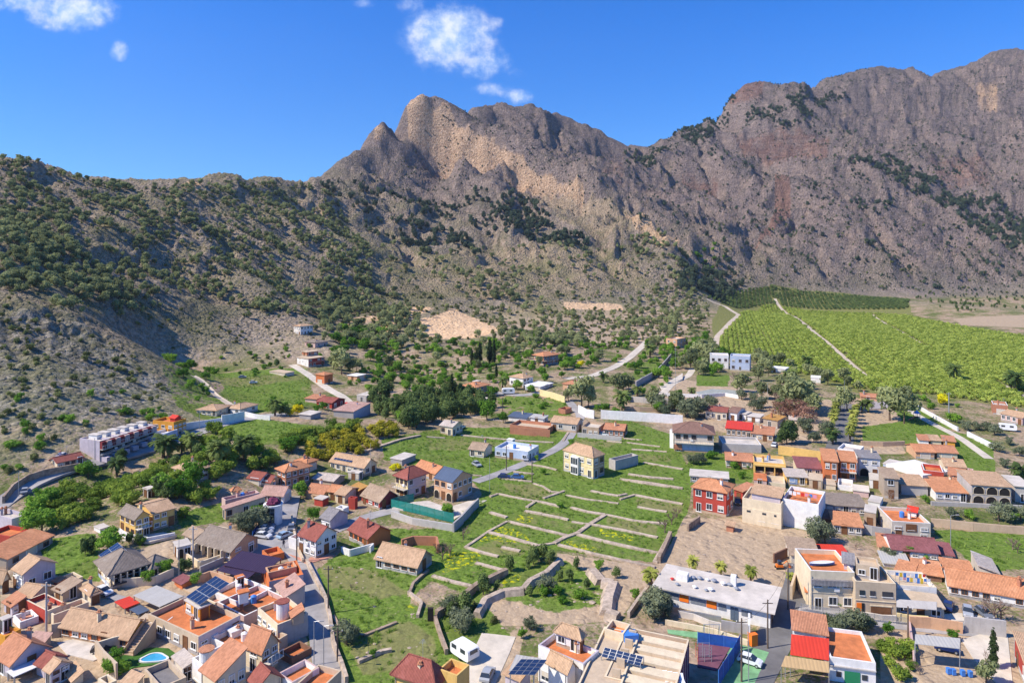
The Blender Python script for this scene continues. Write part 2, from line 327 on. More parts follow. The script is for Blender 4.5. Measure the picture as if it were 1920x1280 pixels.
def rm(k):
    """roof tiles: rows of channels with every tile its own tone; plain sheet for metal, canvas and plastic"""
    if k in _r: return _r[k]
    col = ROOFC[k]; sheet = k in ('bright', 'blue', 'white', 'canvas', 'metal', 'purple')
    M_ = bpy.data.materials.new('roof_'+k); M_.use_nodes = True; t = NT(M_.node_tree); b = t.n['Principled BSDF']
    tc = t.node('ShaderNodeTexCoord'); s = t.node('ShaderNodeSeparateXYZ', _0=tc.outputs['UV']); P = tc.outputs['Object']
    tw, th = (.22, .40) if not sheet else (.5, 3.0)
    iu = t.math('FLOOR', t.math('DIVIDE', s.outputs[0], tw)); iv = t.math('FLOOR', t.math('DIVIDE', s.outputs[1], th))
    cell = t.node('ShaderNodeCombineXYZ', _0=iu, _1=iv, _2=0.0).outputs[0]
    wn = t.node('ShaderNodeTexWhiteNoise', _0=cell).outputs['Value']
    big = t.noise(P, .35, 4, .65); fine = t.noise(P, 1.5, 6, .75)
    v = .22 if not sheet else .08
    f = t.math('ADD', t.math('MULTIPLY', wn, .22), t.math('ADD', t.math('MULTIPLY', big, .45), t.math('MULTIPLY', fine, .45)))
    c = t.mix(t.ramp(f, .25, .85), tuple(x*(1-v*1.35) for x in col), tuple(min(1, x*(1+v)) for x in col))
    if not sheet:
        c = t.mix(t.math('MULTIPLY', t.ramp(fine, .60, .78), .55), c, (col[0]*.55+.02, col[1]*.62+.03, col[2]*.7+.03))
        c = t.mix(t.math('MULTIPLY', t.ramp(big, .56, .70), .45), c, (min(1, col[0]*1.25), min(1, col[1]*1.45), min(1, col[2]*1.6)))
    t.set(b.inputs['Base Color'], c); b.inputs['Roughness'].default_value = .85 if not sheet else .5; b.inputs['Specular IOR Level'].default_value = .2
    wv = t.math('ABSOLUTE', t.math('SINE', t.math('MULTIPLY', s.outputs[0], math.pi/tw)))
    t.set(b.inputs['Normal'], t.node('ShaderNodeBump', Height=wv, Distance=.07 if not sheet else .03, Strength=.8))
    _r[k] = M_; return M_
GLASS = mat('window_glass', (.035, .045, .06), .12, .6, 0); DARK = mat('dark_fill', (.03, .027, .025), .9, .1, 0)  # DARK also paints the shade inside arches, porches and recesses
FRAMEW = mat('white_joinery', (.75, .74, .72), .5, .3, 0); WOOD = mat('brown_wood', (.20, .09, .04), .6, .3, .2); BLIND = mat('cream_blind', (.62, .56, .46), .7, .2, .05)
TERRA = mat('clay_terrace', (.60, .20, .075), .85, .2, .22, .8, .01); TERRAP = mat('pink_terrace', (.50, .24, .17), .85, .2, .2, .8)
CONC = mat('roof_concrete', (.60, .54, .47), .9, .2, .16, .5, .02); CONCP = mat('pale_concrete', (.62, .55, .45), .9, .2, .16, .4, .02)
ASPH = mat('asphalt', (.17, .165, .165), .9, .2, .18, .35, .02); ROADC = mat('concrete_road', (.36, .34, .33), .9, .2, .2, .3, .02); TRACK = mat('pale_track', (.56, .47, .37), .95, .1, .16, .5, .03)
STONE = mat('dry_stone', (.36, .27, .20), .95, .1, .35, 1.3, .12); STONEP = mat('pale_stone', (.50, .40, .31), .95, .1, .3, 1.3, .1)
METAL = mat('galvanised_metal', (.45, .46, .47), .45, .5, .08, 3, metal=.5); POLEW = mat('pole_wood', (.15, .11, .085), .9, .2, .2, 2); RUBBER = mat('rubber', (.02, .02, .02), .8, .3, 0)
SOLAR = mat('solar_cell', (.018, .035, .09), .15, .7, .15, 2); WATER = mat('pool_water', (.05, .36, .60), .08, .6, .1, 3); TILEW = mat('pool_edge', (.72, .70, .66), .7, .2, .05)
PLAST = {k: mat('plastic_'+k, c, .45, .4, .05) for k, c in {'blue': (.06, .22, .62), 'orange': (.85, .20, .02), 'red': (.6, .04, .03), 'teal': (.05, .30, .27), 'yellow': (.8, .55, .05), 'white': (.8, .8, .8), 'green': (.02, .22, .10), 'pink': (.7, .3, .4)}.items()}
# ---------------------------------------------------------------- terrain mesh with ground cover
def in_poly(X, Y, poly):
    r = np.zeros(X.shape, bool); n = len(poly)
    for i in range(n):
        x1, y1 = poly[i]; x2, y2 = poly[(i+1) % n]
        if y1 == y2: continue
        c = ((y1 > Y) != (y2 > Y)) & (X < (x2-x1)*(Y-y1)/(y2-y1)+x1); r ^= c
    return r
def wpoly(fr, pts):
    out = []
    for x, y in pts: u, v = fp(fr, x, y); h = hit(u, v); out.append((h.x, h.y))
    return out
att = {k: np.zeros(GX.shape, np.float32) for k in 'gdcrpfosh'}
COVER = [('g', .95, 'N', [(715, 822), (860, 800), (1060, 800), (1180, 790), (1262, 815), (1300, 900), (1290, 960), (1235, 1056), (1040, 1030), (940, 1092), (895, 1120), (810, 1090), (770, 1120), (760, 1200), (640, 1200), (590, 1070), (700, 990), (830, 992), (905, 925), (870, 885), (720, 862)]),
         ('g', .72, 'N', [(610, 1090), (770, 1130), (860, 1150), (900, 1180), (850, 1290), (650, 1290)]),
         ('g', .95, 'N', [(75, 1010), (180, 1000), (190, 1090), (80, 1075)]), ('g', .85, 'N', [(395, 800), (500, 785), (610, 800), (590, 835), (470, 835)]),
         ('g', .85, 'N', [(395, 700), (575, 690), (600, 760), (480, 775), (430, 745)]), ('g', .9, 'N', [(330, 965), (420, 940), (440, 975), (340, 990)]),
         ('g', .9, 'N', [(1615, 800), (1700, 788), (1860, 825), (1870, 900), (1800, 880), (1780, 838), (1620, 832)]), ('g', .9, 'N', [(1672, 765), (1725, 763), (1800, 805), (1700, 798)]),
         ('g', .95, 'N', [(1745, 992), (1930, 1000), (1930, 1066), (1840, 1070)]), ('g', .9, 'N', [(1305, 702), (1370, 703), (1365, 724), (1305, 724)]), ('g', .9, 'N', [(1290, 855), (1360, 850), (1420, 880), (1410, 905), (1290, 905)]),
         ('g', .6, 'N', [(925, 740), (1060, 745), (1075, 780), (960, 785)]), ('g', .5, 'N', [(300, 680), (400, 700), (500, 790), (420, 800), (330, 760)]), ('g', .55, 'N', [(1190, 680), (1250, 670), (1230, 710), (1180, 715)]),
         ('d', 1, 'N', [(1262, 972), (1400, 972), (1530, 1000), (1500, 1060), (1480, 1120), (1270, 1082), (1225, 1080), (1238, 1040)]), ('g', .62, 'N', [(960, 1060), (1060, 1050), (1130, 1080), (1150, 1130), (1040, 1150), (930, 1120)]), ('g', .6, 'N', [(820, 1130), (900, 1120), (960, 1190), (900, 1250), (820, 1240)]), ('d', .95, 'N', [(885, 1175), (1145, 1165), (1160, 1105), (1000, 1125), (915, 1120)]),
         ('d', .8, 'N', [(1040, 1035), (1230, 1062), (1190, 1120), (1150, 1180), (1120, 1100), (1060, 1060)]), ('d', .8, 'N', [(1230, 700), (1330, 720), (1560, 750), (1560, 830), (1460, 830), (1250, 790)]),
         ('d', .8, 'N', [(1600, 745), (1670, 755), (1700, 795), (1610, 800)]), ('d', .9, 'N', [(1600, 835), (1690, 835), (1700, 850), (1600, 850)]), ('d', .8, 'N', [(1650, 1180), (1930, 1170), (1930, 1290), (1650, 1290)]),
         ('d', .7, 'N', [(870, 1190), (985, 1180), (960, 1290), (880, 1290)]), ('p', .9, 'N', [(1785, 597), (1960, 590), (1960, 616), (1805, 609)]),
         ('c', 1, 'N', [(780, 604), (850, 578), (890, 596), (940, 618), (900, 632), (800, 634)]), ('c', .8, 'N', [(640, 600), (760, 590), (770, 598), (650, 612)]), ('c', .8, 'N', [(1055, 566), (1165, 570), (1170, 582), (1060, 580)]), ('c', .6, 'N', [(690, 640), (760, 570), (820, 575), (760, 600), (730, 640)]),
         ('p', .8, 'N', [(820, 590), (1000, 560), (1200, 575), (1330, 590), (1250, 640), (1000, 650)]), ('p', .7, 'N', [(700, 470), (900, 470), (1150, 460), (1230, 520), (1100, 560), (760, 560)]),
         ('c', 1, 'N', [(757, 200), (800, 188), (842, 200), (868, 240), (860, 300), (815, 290), (765, 262), (742, 240)]), ('c', 1, 'N', [(860, 245), (920, 262), (985, 300), (1000, 325), (1092, 352), (1100, 390), (1050, 366), (950, 338), (872, 296)]),
         ('p', 1, 'N', [(935, 336), (1040, 365), (1100, 380), (1190, 405), (1180, 440), (1080, 425), (1000, 385)]), ('c', .8, 'N', [(1170, 400), (1230, 420), (1280, 445), (1240, 470), (1190, 430)]), ('c', .55, 'N', [(690, 238), (716, 232), (738, 260), (700, 280)]),
         ('r', .8, 'N', [(1452, 330), (1478, 330), (1484, 400), (1445, 440), (1396, 458), (1452, 398)]), ('r', .5, 'N', [(1275, 318), (1345, 318), (1352, 352), (1285, 362)]), ('r', .55, 'N', [(1372, 165), (1435, 160), (1425, 195), (1365, 222)]),
         ('r', .5, 'N', [(1365, 255), (1560, 250), (1545, 300), (1460, 320), (1385, 285)]), ('c', .5, 'N', [(1828, 150), (1872, 146), (1872, 222), (1832, 210)]), ('r', .4, 'N', [(1120, 285), (1172, 290), (1175, 330), (1130, 330)]), ('r', .45, 'N', [(1730, 290), (1850, 300), (1860, 350), (1760, 350)]),
         ('c', .6, 'N', [(340, 342), (385, 345), (380, 362), (345, 358)]), ('c', .4, 'N', [(555, 370), (640, 380), (640, 400), (560, 400)]),
         ('o', 1, 'N', [(1335, 600), (1360, 548), (1450, 535), (1700, 558), (1710, 590), (1800, 610), (1920, 628), (1990, 640), (1990, 760), (1920, 765), (1760, 745), (1600, 735), (1520, 715), (1400, 670), (1340, 650)]),
         ('f', 1, 'Z3', [(370, 350), (500, 345), (560, 370), (640, 440), (420, 430), (300, 440)]), ('f', 1, 'Z3', [(820, 415), (1040, 480), (1020, 510), (790, 455)]), ('f', .8, 'Z3', [(530, 275), (640, 280), (630, 320), (540, 310)]), ('f', .8, 'Z3', [(1020, 350), (1250, 400), (1230, 430), (1040, 390)]),
         ('f', 1, 'Z3', [(100, 490), (330, 490), (320, 560), (90, 620)]), ('f', .8, 'Z3', [(430, 680), (560, 620), (560, 660), (450, 710)]), ('f', .5, 'Z2', [(1140, 790), (1220, 790), (1210, 850), (1140, 850)]),
         ('h', .9, 'Z3', [(440, 80), (640, 90), (760, 135), (660, 190), (540, 170)]), ('h', .5, 'Z3', [(620, 230), (860, 260), (960, 330), (880, 380), (760, 370), (500, 310)]), ('h', .8, 'Z3', [(1080, 280), (1240, 310), (1390, 330), (1390, 400), (1200, 365), (1060, 335)]), ('h', .45, 'Z3', [(800, 430), (900, 395), (1200, 470), (1380, 510), (1370, 570), (1000, 505)]), ('h', .7, 'Z3', [(250, 470), (430, 410), (660, 460), (570, 520), (430, 520)]),
         ('h', .9, 'Z3', [(0, 660), (110, 680), (130, 760), (60, 840), (0, 830)]), ('h', .6, 'M3', [(200, 770), (560, 800), (420, 830), (250, 850), (0, 850), (0, 780)]), ('h', .8, 'M3', [(900, 770), (1170, 800), (1080, 830), (850, 800)]), ('h', .7, 'M3', [(1200, 860), (1450, 870), (1480, 920), (1300, 910)]), ('h', .8, 'Z3', [(1250, 160), (1536, 215), (1536, 270), (1260, 220)]), ('h', .9, 'Z2', [(620, 560), (960, 600), (1180, 740), (1000, 780), (700, 700)]), ('h', .8, 'Z2', [(760, 1000), (1180, 900), (1330, 1000), (1360, 1180), (900, 1240)]),
         ('h', .7, 'M2', [(0, 400), (560, 380), (560, 420), (250, 470), (0, 450)]), ('h', .7, 'M2', [(500, 470), (660, 440), (700, 500), (600, 520)]), ('d', .75, 'N', [(0, 1085), (150, 1060), (330, 1010), (560, 1060), (585, 1290), (0, 1290)]), ('d', .6, 'M2', [(200, 400), (540, 430), (520, 445), (200, 425)]),
         ('s', .9, 'N', [(0, 580), (140, 590), (230, 660), (330, 740), (260, 770), (130, 790), (0, 800), (-150, 750), (-150, 600)])]
for k, val, fr, pts in COVER:
    wp = wpoly(fr, pts); M_ = in_poly(GX, GY, wp); att[k][M_] = np.maximum(att[k][M_], val)
def blur(a, n=2):
    for _ in range(n):
        a = (a+np.roll(a, 1, 0)+np.roll(a, -1, 0)+np.roll(a, 1, 1)+np.roll(a, -1, 1))/5
    return a
for k in att: att[k] = blur(att[k])
nr, nc = GX.shape
me = bpy.data.meshes.new('terrain'); me.vertices.add(nr*nc)
me.vertices.foreach_set('co', np.stack([GX, GY, GZ], -1).astype(np.float32).ravel())
i = np.arange(nr*nc).reshape(nr, nc); q = np.stack([i[:-1, :-1], i[:-1, 1:], i[1:, 1:], i[1:, :-1]], -1).reshape(-1, 4)
me.loops.add(q.size); me.loops.foreach_set('vertex_index', q.ravel().astype(np.int32)); me.polygons.add(len(q))
me.polygons.foreach_set('loop_start', np.arange(0, q.size, 4, dtype=np.int32))
me.polygons.foreach_set('use_smooth', np.ones(len(q), bool)); me.update(calc_edges=True)
for k in att:
    a = me.attributes.new('m_'+k, 'FLOAT', 'POINT'); a.data.foreach_set('value', att[k].ravel().astype(np.float32))
M_ = bpy.data.materials.new('terrain'); M_.use_nodes = True; t = NT(M_.node_tree); b = t.n['Principled BSDF']
P = t.node('ShaderNodeTexCoord').outputs['Object']; sp = t.node('ShaderNodeSeparateXYZ', _0=P); X_, Y_, Z_ = sp.outputs
nB = t.noise(P, .012, 3); nM = t.noise(P, .06, 4, .6); nS = t.noise(P, .35, 5, .65); nF = t.noise(P, 1.6, 4, .7)
far = t.ramp(Y_, 700, 1100)
rockn = t.mix(t.ramp(nS, .32, .68), (.24, .185, .14), (.52, .41, .32))
rockn = t.mix(t.math('MULTIPLY', t.ramp(nM, .45, .75), .6), rockn, (.47, .36, .26))
grey = t.mix(t.ramp(nS, .38, .62), (.15, .135, .11), (.43, .39, .34)); rockn = t.mix(t.math('MULTIPLY', t.attr('m_s'), .85), rockn, grey)
rockf = t.mix(t.ramp(nS, .30, .70), (.15, .115, .11), (.36, .285, .26))
rockf = t.mix(t.math('MULTIPLY', t.ramp(nM, .5, .8), .7), rockf, (.42, .31, .25))
rock = t.mix(far, rockn, rockf)
def noisy(a, k=.55): return t.ramp(t.math('ADD', t.attr(a), t.math('MULTIPLY', t.math('SUBTRACT', nM, .5), k*2)), .3, .6)
rock = t.mix(noisy('m_p', .4), rock, t.mix(t.ramp(nS, .35, .65), (.32, .24, .165), (.52, .40, .28)))
rock = t.mix(t.math('MULTIPLY', noisy('m_c', .28), .95), rock, t.mix(t.ramp(nS, .32, .66), (.42, .25, .155), (.80, .56, .37)))
rock = t.mix(t.math('MULTIPLY', noisy('m_r', .35), .75), rock, t.mix(t.ramp(nS, .35, .65), (.20, .10, .08), (.34, .17, .13)))
# strata bands on steep rock
geo = t.node('ShaderNodeNewGeometry'); nzv = t.node('ShaderNodeSeparateXYZ', _0=geo.outputs['True Normal']).outputs[2]
steep = t.math('SUBTRACT', 1.0, t.ramp(nzv, .45, .78))
mp = t.node('ShaderNodeMapping', Vector=P, Scale=(.03, .03, .22), Rotation=(.5, .6, 0)); st = t.noise(mp.outputs[0], 1.0, 4, .6)
rock = t.mix(t.math('MULTIPLY', steep, .18), rock, t.mix(t.ramp(st, .4, .6), (.16, .11, .09), (.50, .37, .27)))
# scrub: low bushes everywhere on the slopes, denser in patches
vor = t.node('ShaderNodeTexVoronoi', Vector=P, Scale=.42, Randomness=1.0)
blob = t.math('SUBTRACT', 1.0, t.ramp(vor.outputs['Distance'], .25, .55))
dens = t.ramp(t.math('ADD', t.math('MULTIPLY', nB, .6), t.math('MULTIPLY', nM, .6)), .42, .75)
scr = t.math('MULTIPLY', t.ramp(nF, .42, .6), t.math('ADD', t.math('MULTIPLY', dens, .7), .38))
scr = t.math('MAXIMUM', scr, t.math('MULTIPLY', blob, t.math('ADD', t.math('MULTIPLY', dens, .9), .05)))
scr = t.math('MAXIMUM', scr, t.math('MULTIPLY', far, t.math('MULTIPLY', t.ramp(t.noise(P, .17, 5, .8), .49, .56), t.math('ADD', t.math('MULTIPLY', dens, .7), .3))))
scr = t.math('MULTIPLY', scr, t.math('SUBTRACT', 1.0, t.math('MULTIPLY', t.math('MAXIMUM', t.attr('m_c'), steep), .8)), True)
scc = t.mix(far, t.mix(nS, (.07, .085, .03), (.17, .175, .07)), t.mix(nS, (.035, .042, .036), (.085, .088, .062)))
gpatch = t.math('MULTIPLY', t.math('MULTIPLY', t.ramp(t.noise(P, .022, 5, .65), .44, .62), t.math('SUBTRACT', 1.0, far)), t.math('SUBTRACT', 1.0, t.math('MULTIPLY', t.math('MAXIMUM', t.attr('m_c'), steep), .9)), True)
rock = t.mix(t.math('MULTIPLY', gpatch, .62), rock, t.mix(nF, (.12, .125, .055), (.26, .25, .12)))
slope = t.mix(t.math('MULTIPLY', scr, .8), rock, scc)
# valley floor: dry earth with weeds
earth = t.mix(t.ramp(nS, .3, .7), (.27, .19, .125), (.46, .345, .25)); weeds = t.mix(t.ramp(nF, .35, .65), (.05, .085, .018), (.15, .18, .05))
val = t.mix(t.ramp(t.math('ADD', t.math('MULTIPLY', nM, .55), t.math('MULTIPLY', nF, .5)), .47, .60), earth, weeds)
c = t.mix(t.ramp(t.math('ADD', Z_, t.math('MULTIPLY', nM, 4)), 4.5, 11), val, slope)
c = t.mix(t.math('MULTIPLY', noisy('m_p', .3), t.math('SUBTRACT', 1.0, t.ramp(Z_, 4, 14))), c, t.mix(nS, (.33, .25, .17), (.48, .37, .26)))
dirt = t.mix(t.ramp(nF, .25, .8), (.37, .27, .175), (.52, .40, .275)); dirt = t.mix(t.math('MULTIPLY', t.ramp(nS, .55, .7), .35), dirt, (.26, .19, .12)); dirt = t.mix(t.math('MULTIPLY', t.ramp(nM, .55, .75), .4), dirt, (.58, .46, .33))
c = t.mix(noisy('m_d', .35), c, dirt)
c = t.mix(t.math('MULTIPLY', noisy('m_c', .18), t.math('SUBTRACT', 1.0, far)), c, t.mix(t.ramp(nS, .3, .7), (.56, .36, .20), (.82, .58, .36)))
gcol = t.mix(t.ramp(nF, .28, .72), (.075, .13, .02), (.185, .27, .05)); gcol = t.mix(t.math('MULTIPLY', t.ramp(nM, .45, .68), .6), gcol, (.13, .16, .04)); gcol = t.mix(t.math('MULTIPLY', t.ramp(nS, .56, .74), .5), gcol, (.25, .26, .09))
gcol = t.mix(t.math('MULTIPLY', t.ramp(t.math('ADD', t.attr('m_h'), t.math('MULTIPLY', t.math('SUBTRACT', nS, .5), 1.2)), .35, .75), .75), gcol, t.mix(nF, (.14, .135, .05), (.30, .27, .12)))
gcol = t.mix(t.math('MULTIPLY', t.ramp(t.noise(P, .9, 5, .7), .56, .66), .5), gcol, (.30, .24, .14))
gm = t.ramp(t.math('ADD', t.attr('m_g'), t.math('ADD', t.math('MULTIPLY', t.math('SUBTRACT', nM, .5), .9), t.math('MULTIPLY', t.math('SUBTRACT', nS, .5), 1.0))), .38, .56)
c = t.mix(gm, c, gcol)
mpo = t.ramp(nF, .45, .6); c = t.mix(noisy('m_o', .1), c, t.mix(mpo, (.24, .22, .09), (.10, .145, .025)))
yel = t.math('MULTIPLY', noisy('m_f', .5), t.ramp(t.noise(P, 1.1, 3, .6), .5, .6)); c = t.mix(t.math('MULTIPLY', yel, .9), c, (.52, .50, .01))
t.set(b.inputs['Base Color'], c); b.inputs['Roughness'].default_value = .95; b.inputs['Specular IOR Level'].default_value = .05
hh = t.math('ADD', t.math('MULTIPLY', nS, 1.6), t.math('ADD', t.math('MULTIPLY', nF, .45), t.math('MULTIPLY', blob, .7)))
up = t.math('ADD', t.math('MULTIPLY', t.ramp(Z_, 3, 30), .9), .16)
nR = t.noise(P, .11, 7, .72); nR2 = t.noise(P, .035, 5, .6); nG = t.node('ShaderNodeTexNoise', {'noise_type': 'RIDGED_MULTIFRACTAL'}, Vector=P, Scale=.032, Detail=7, Roughness=.55).outputs[0]
farh = t.math('MULTIPLY', t.math('ADD', t.math('MULTIPLY', nR, 3.2), t.math('ADD', t.math('MULTIPLY', nR2, 3.0), t.math('MULTIPLY', nG, 3.0))), t.math('MULTIPLY', t.ramp(Y_, 350, 1000), t.ramp(Z_, 12, 60)))
t.set(b.inputs['Normal'], t.node('ShaderNodeBump', Height=t.math('ADD', t.math('MULTIPLY', t.math('MULTIPLY', hh, up), 1.7), farh), Distance=1.0, Strength=1.0))
me.materials.append(M_)
terr = bpy.data.objects.new('terrain', me); COL.objects.link(terr); tag(terr, kind='structure')

def drape(name, pts, width, m, dz=.07, kerb=0, fr='N', label=None):
    """a road laid on the ground along photo points"""
    P3 = [hit(*fp(fr, *p)) for p in pts]; line = []
    for a, b_ in zip(P3[:-1], P3[1:]):
        n = max(2, int((b_-a).length/2.5))
        line += [a.lerp(b_, i/n) for i in range(n)]
    line.append(P3[-1])
    for _ in range(3): line = [line[0]]+[(line[i-1]+line[i]*2+line[i+1])/4 for i in range(1, len(line)-1)]+[line[-1]]
    mb = MB(); rows = []
    for i, p in enumerate(line):
        d = (line[min(i+1, len(line)-1)]-line[max(i-1, 0)]); d.z = 0; d.normalize(); s = Vector((d.y, -d.x, 0)); r = []
        for k in (-.5, -.17, .17, .5):
            q_ = p+s*width*k; q_.z = gz(q_.x, q_.y)+dz+.04*(1-abs(k)*2); r.append(q_)
        zc = max(r[1].z, r[2].z); r[0].z = max(r[0].z, zc-.12); r[3].z = max(r[3].z, zc-.12); rows.append(r)
    for A, B in zip(rows[:-1], rows[1:]):
        for k in range(3): mb.face([A[k], A[k+1], B[k+1], B[k]])
        mb.face([A[0], B[0], B[0]-Vector((0, 0, .6)), A[0]-Vector((0, 0, .6))]); mb.face([B[3], A[3], A[3]-Vector((0, 0, .6)), B[3]-Vector((0, 0, .6))])
    o = mb.build(name, m, world=True); return tag(o, kind='structure')
drape('street', [(-60, 990), (0, 945), (25, 926), (60, 905), (110, 886), (170, 872), (230, 858), (300, 838), (380, 808), (440, 789), (500, 778), (545, 778)], 5.2, ROADC)
drape('track', [(660, 762), (640, 742), (606, 722), (570, 697), (548, 684)], 4.2, CONCP)
drape('street', [(640, 1325), (614, 1260), (605, 1200), (597, 1150), (587, 1105), (572, 1064), (553, 1037), (535, 1005), (540, 965), (548, 930)], 3.9, ROADC)
drape('street', [(600, 1003), (650, 985), (690, 965), (745, 955)], 4.0, ROADC)
drape('lane', [(890, 903), (930, 890), (1000, 862), (1045, 841), (1062, 827), (1074, 808), (1085, 790), (1090, 778), (1078, 765), (1066, 752)], 3.4, ROADC)
drape('track', [(1060, 710), (1110, 705), (1156, 686), (1181, 670), (1203, 650), (1212, 640)], 4.5, CONCP)
drape('avenue', [(1570, 850), (1574, 835), (1583, 795), (1591, 757)], 7.5, ASPH)
drape('farm_track', [(1453, 560), (1490, 594), (1540, 634), (1580, 668), (1626, 706)], 3.4, TRACK)
drape('farm_track', [(1636, 590), (1690, 622), (1740, 652)], 2.2, TRACK)
drape('farm_track', [(1340, 655), (1345, 630), (1385, 590), (1360, 575), (1325, 560)], 4, TRACK)
drape('farm_track', [(1860, 715), (1895, 728), (1935, 748)], 3, TRACK)
drape('street', [(1395, 1300), (1436, 1225), (1468, 1170), (1488, 1140), (1500, 1105), (1508, 1060)], 5.6, ASPH)
drape('street', [(1490, 1140), (1605, 1156), (1700, 1169), (1830, 1180)], 4.6, ROADC)
drape('track', [(935, 1190), (925, 1215), (905, 1255), (880, 1300)], 5.5, CONCP)
drape('track', [(1240, 740), (1260, 720), (1290, 705), (1300, 690)], 3.4, CONCP)
drape('track', [(470, 1050), (505, 1010), (545, 990)], 7.5, ROADC)
drape('track', [(1855, 860), (1800, 820), (1740, 790), (1690, 760)], 2.6, CONCP)
drape('path', [(362, 705), (385, 720), (410, 745), (440, 765)], 2.6, TRACK)
drape('track', [(920, 735), (985, 742), (1010, 735)], 4.0, ROADC)

# ---------------------------------------------------------------- buildings
def win_mesh(w_, h_, kind):
    """window: frame proud of the wall, pane set back; outward is -y"""
    mb = MB(); f = .10; fm = 1 if kind in ('brown', 'browndoor') else 0
    for a in ((-w_/2-f, 0, w_+2*f, f), (-w_/2-f, h_-f, w_+2*f, f), (-w_/2-f, f, f, h_-2*f), (w_/2, f, f, h_-2*f)):
        mb.box((a[0], -.06, a[1]), (a[2], 0, 0), (0, .16, 0), (0, 0, a[3]), fm)
    if kind not in ('garage', 'door', 'browndoor'):
        mb.box((-w_/2-.2, -.14, -.07), (w_+.4, 0, 0), (0, .16, 0), (0, 0, .06), 0)
        mb.box((-.03, -.04, f), (.06, 0, 0), (0, .04, 0), (0, 0, h_-2*f), fm)
    pm = {'white': 2, 'brown': 2, 'blind': 2, 'door': 1, 'browndoor': 1, 'garage': 3, 'dark': 4}[kind]
    mb.box((-w_/2, -.012, f), (w_, 0, 0), (0, .05, 0), (0, 0, h_-2*f), pm)
    if kind == 'blind': mb.box((-w_/2, -.035, h_*.42), (w_, 0, 0), (0, .02, 0), (0, 0, h_*.58-f), 3)
    return mb.mesh('window', [FRAMEW, WOOD, GLASS, BLIND, DARK])
_wm = {}
def wmesh(w_, h_, kind):
    k = (round(w_, 1), round(h_, 1), kind)
    if k not in _wm: _wm[k] = win_mesh(*k)
    return _wm[k]
def arch_mesh(w_, h_):
    mb = MB(); n = 10; pts = [(-w_/2, 0), (w_/2, 0)]+[(math.cos(i*math.pi/n)*w_/2, h_-w_/2+math.sin(i*math.pi/n)*w_/2) for i in range(n+1)]
    mb.face([(x, -.02, z) for x, z in pts], 0)
    k = 1+.22/w_; o_ = pts[1:]+[pts[0]]
    for (x1, z1), (x2, z2) in zip(o_[:-1], o_[1:]):
        a = [(x1, -.10, z1), (x2, -.10, z2), (x2*k, -.10, z2+(.2 if z2 > .1 else 0)), (x1*k, -.10, z1+(.2 if z1 > .1 else 0))]
        mb.face(a, 1); mb.face([(a[0][0], -.02, a[0][2]), (a[1][0], -.02, a[1][2]), a[1], a[0]], 1)
    return mb.mesh('arch_opening', [DARK, wm('cream')])
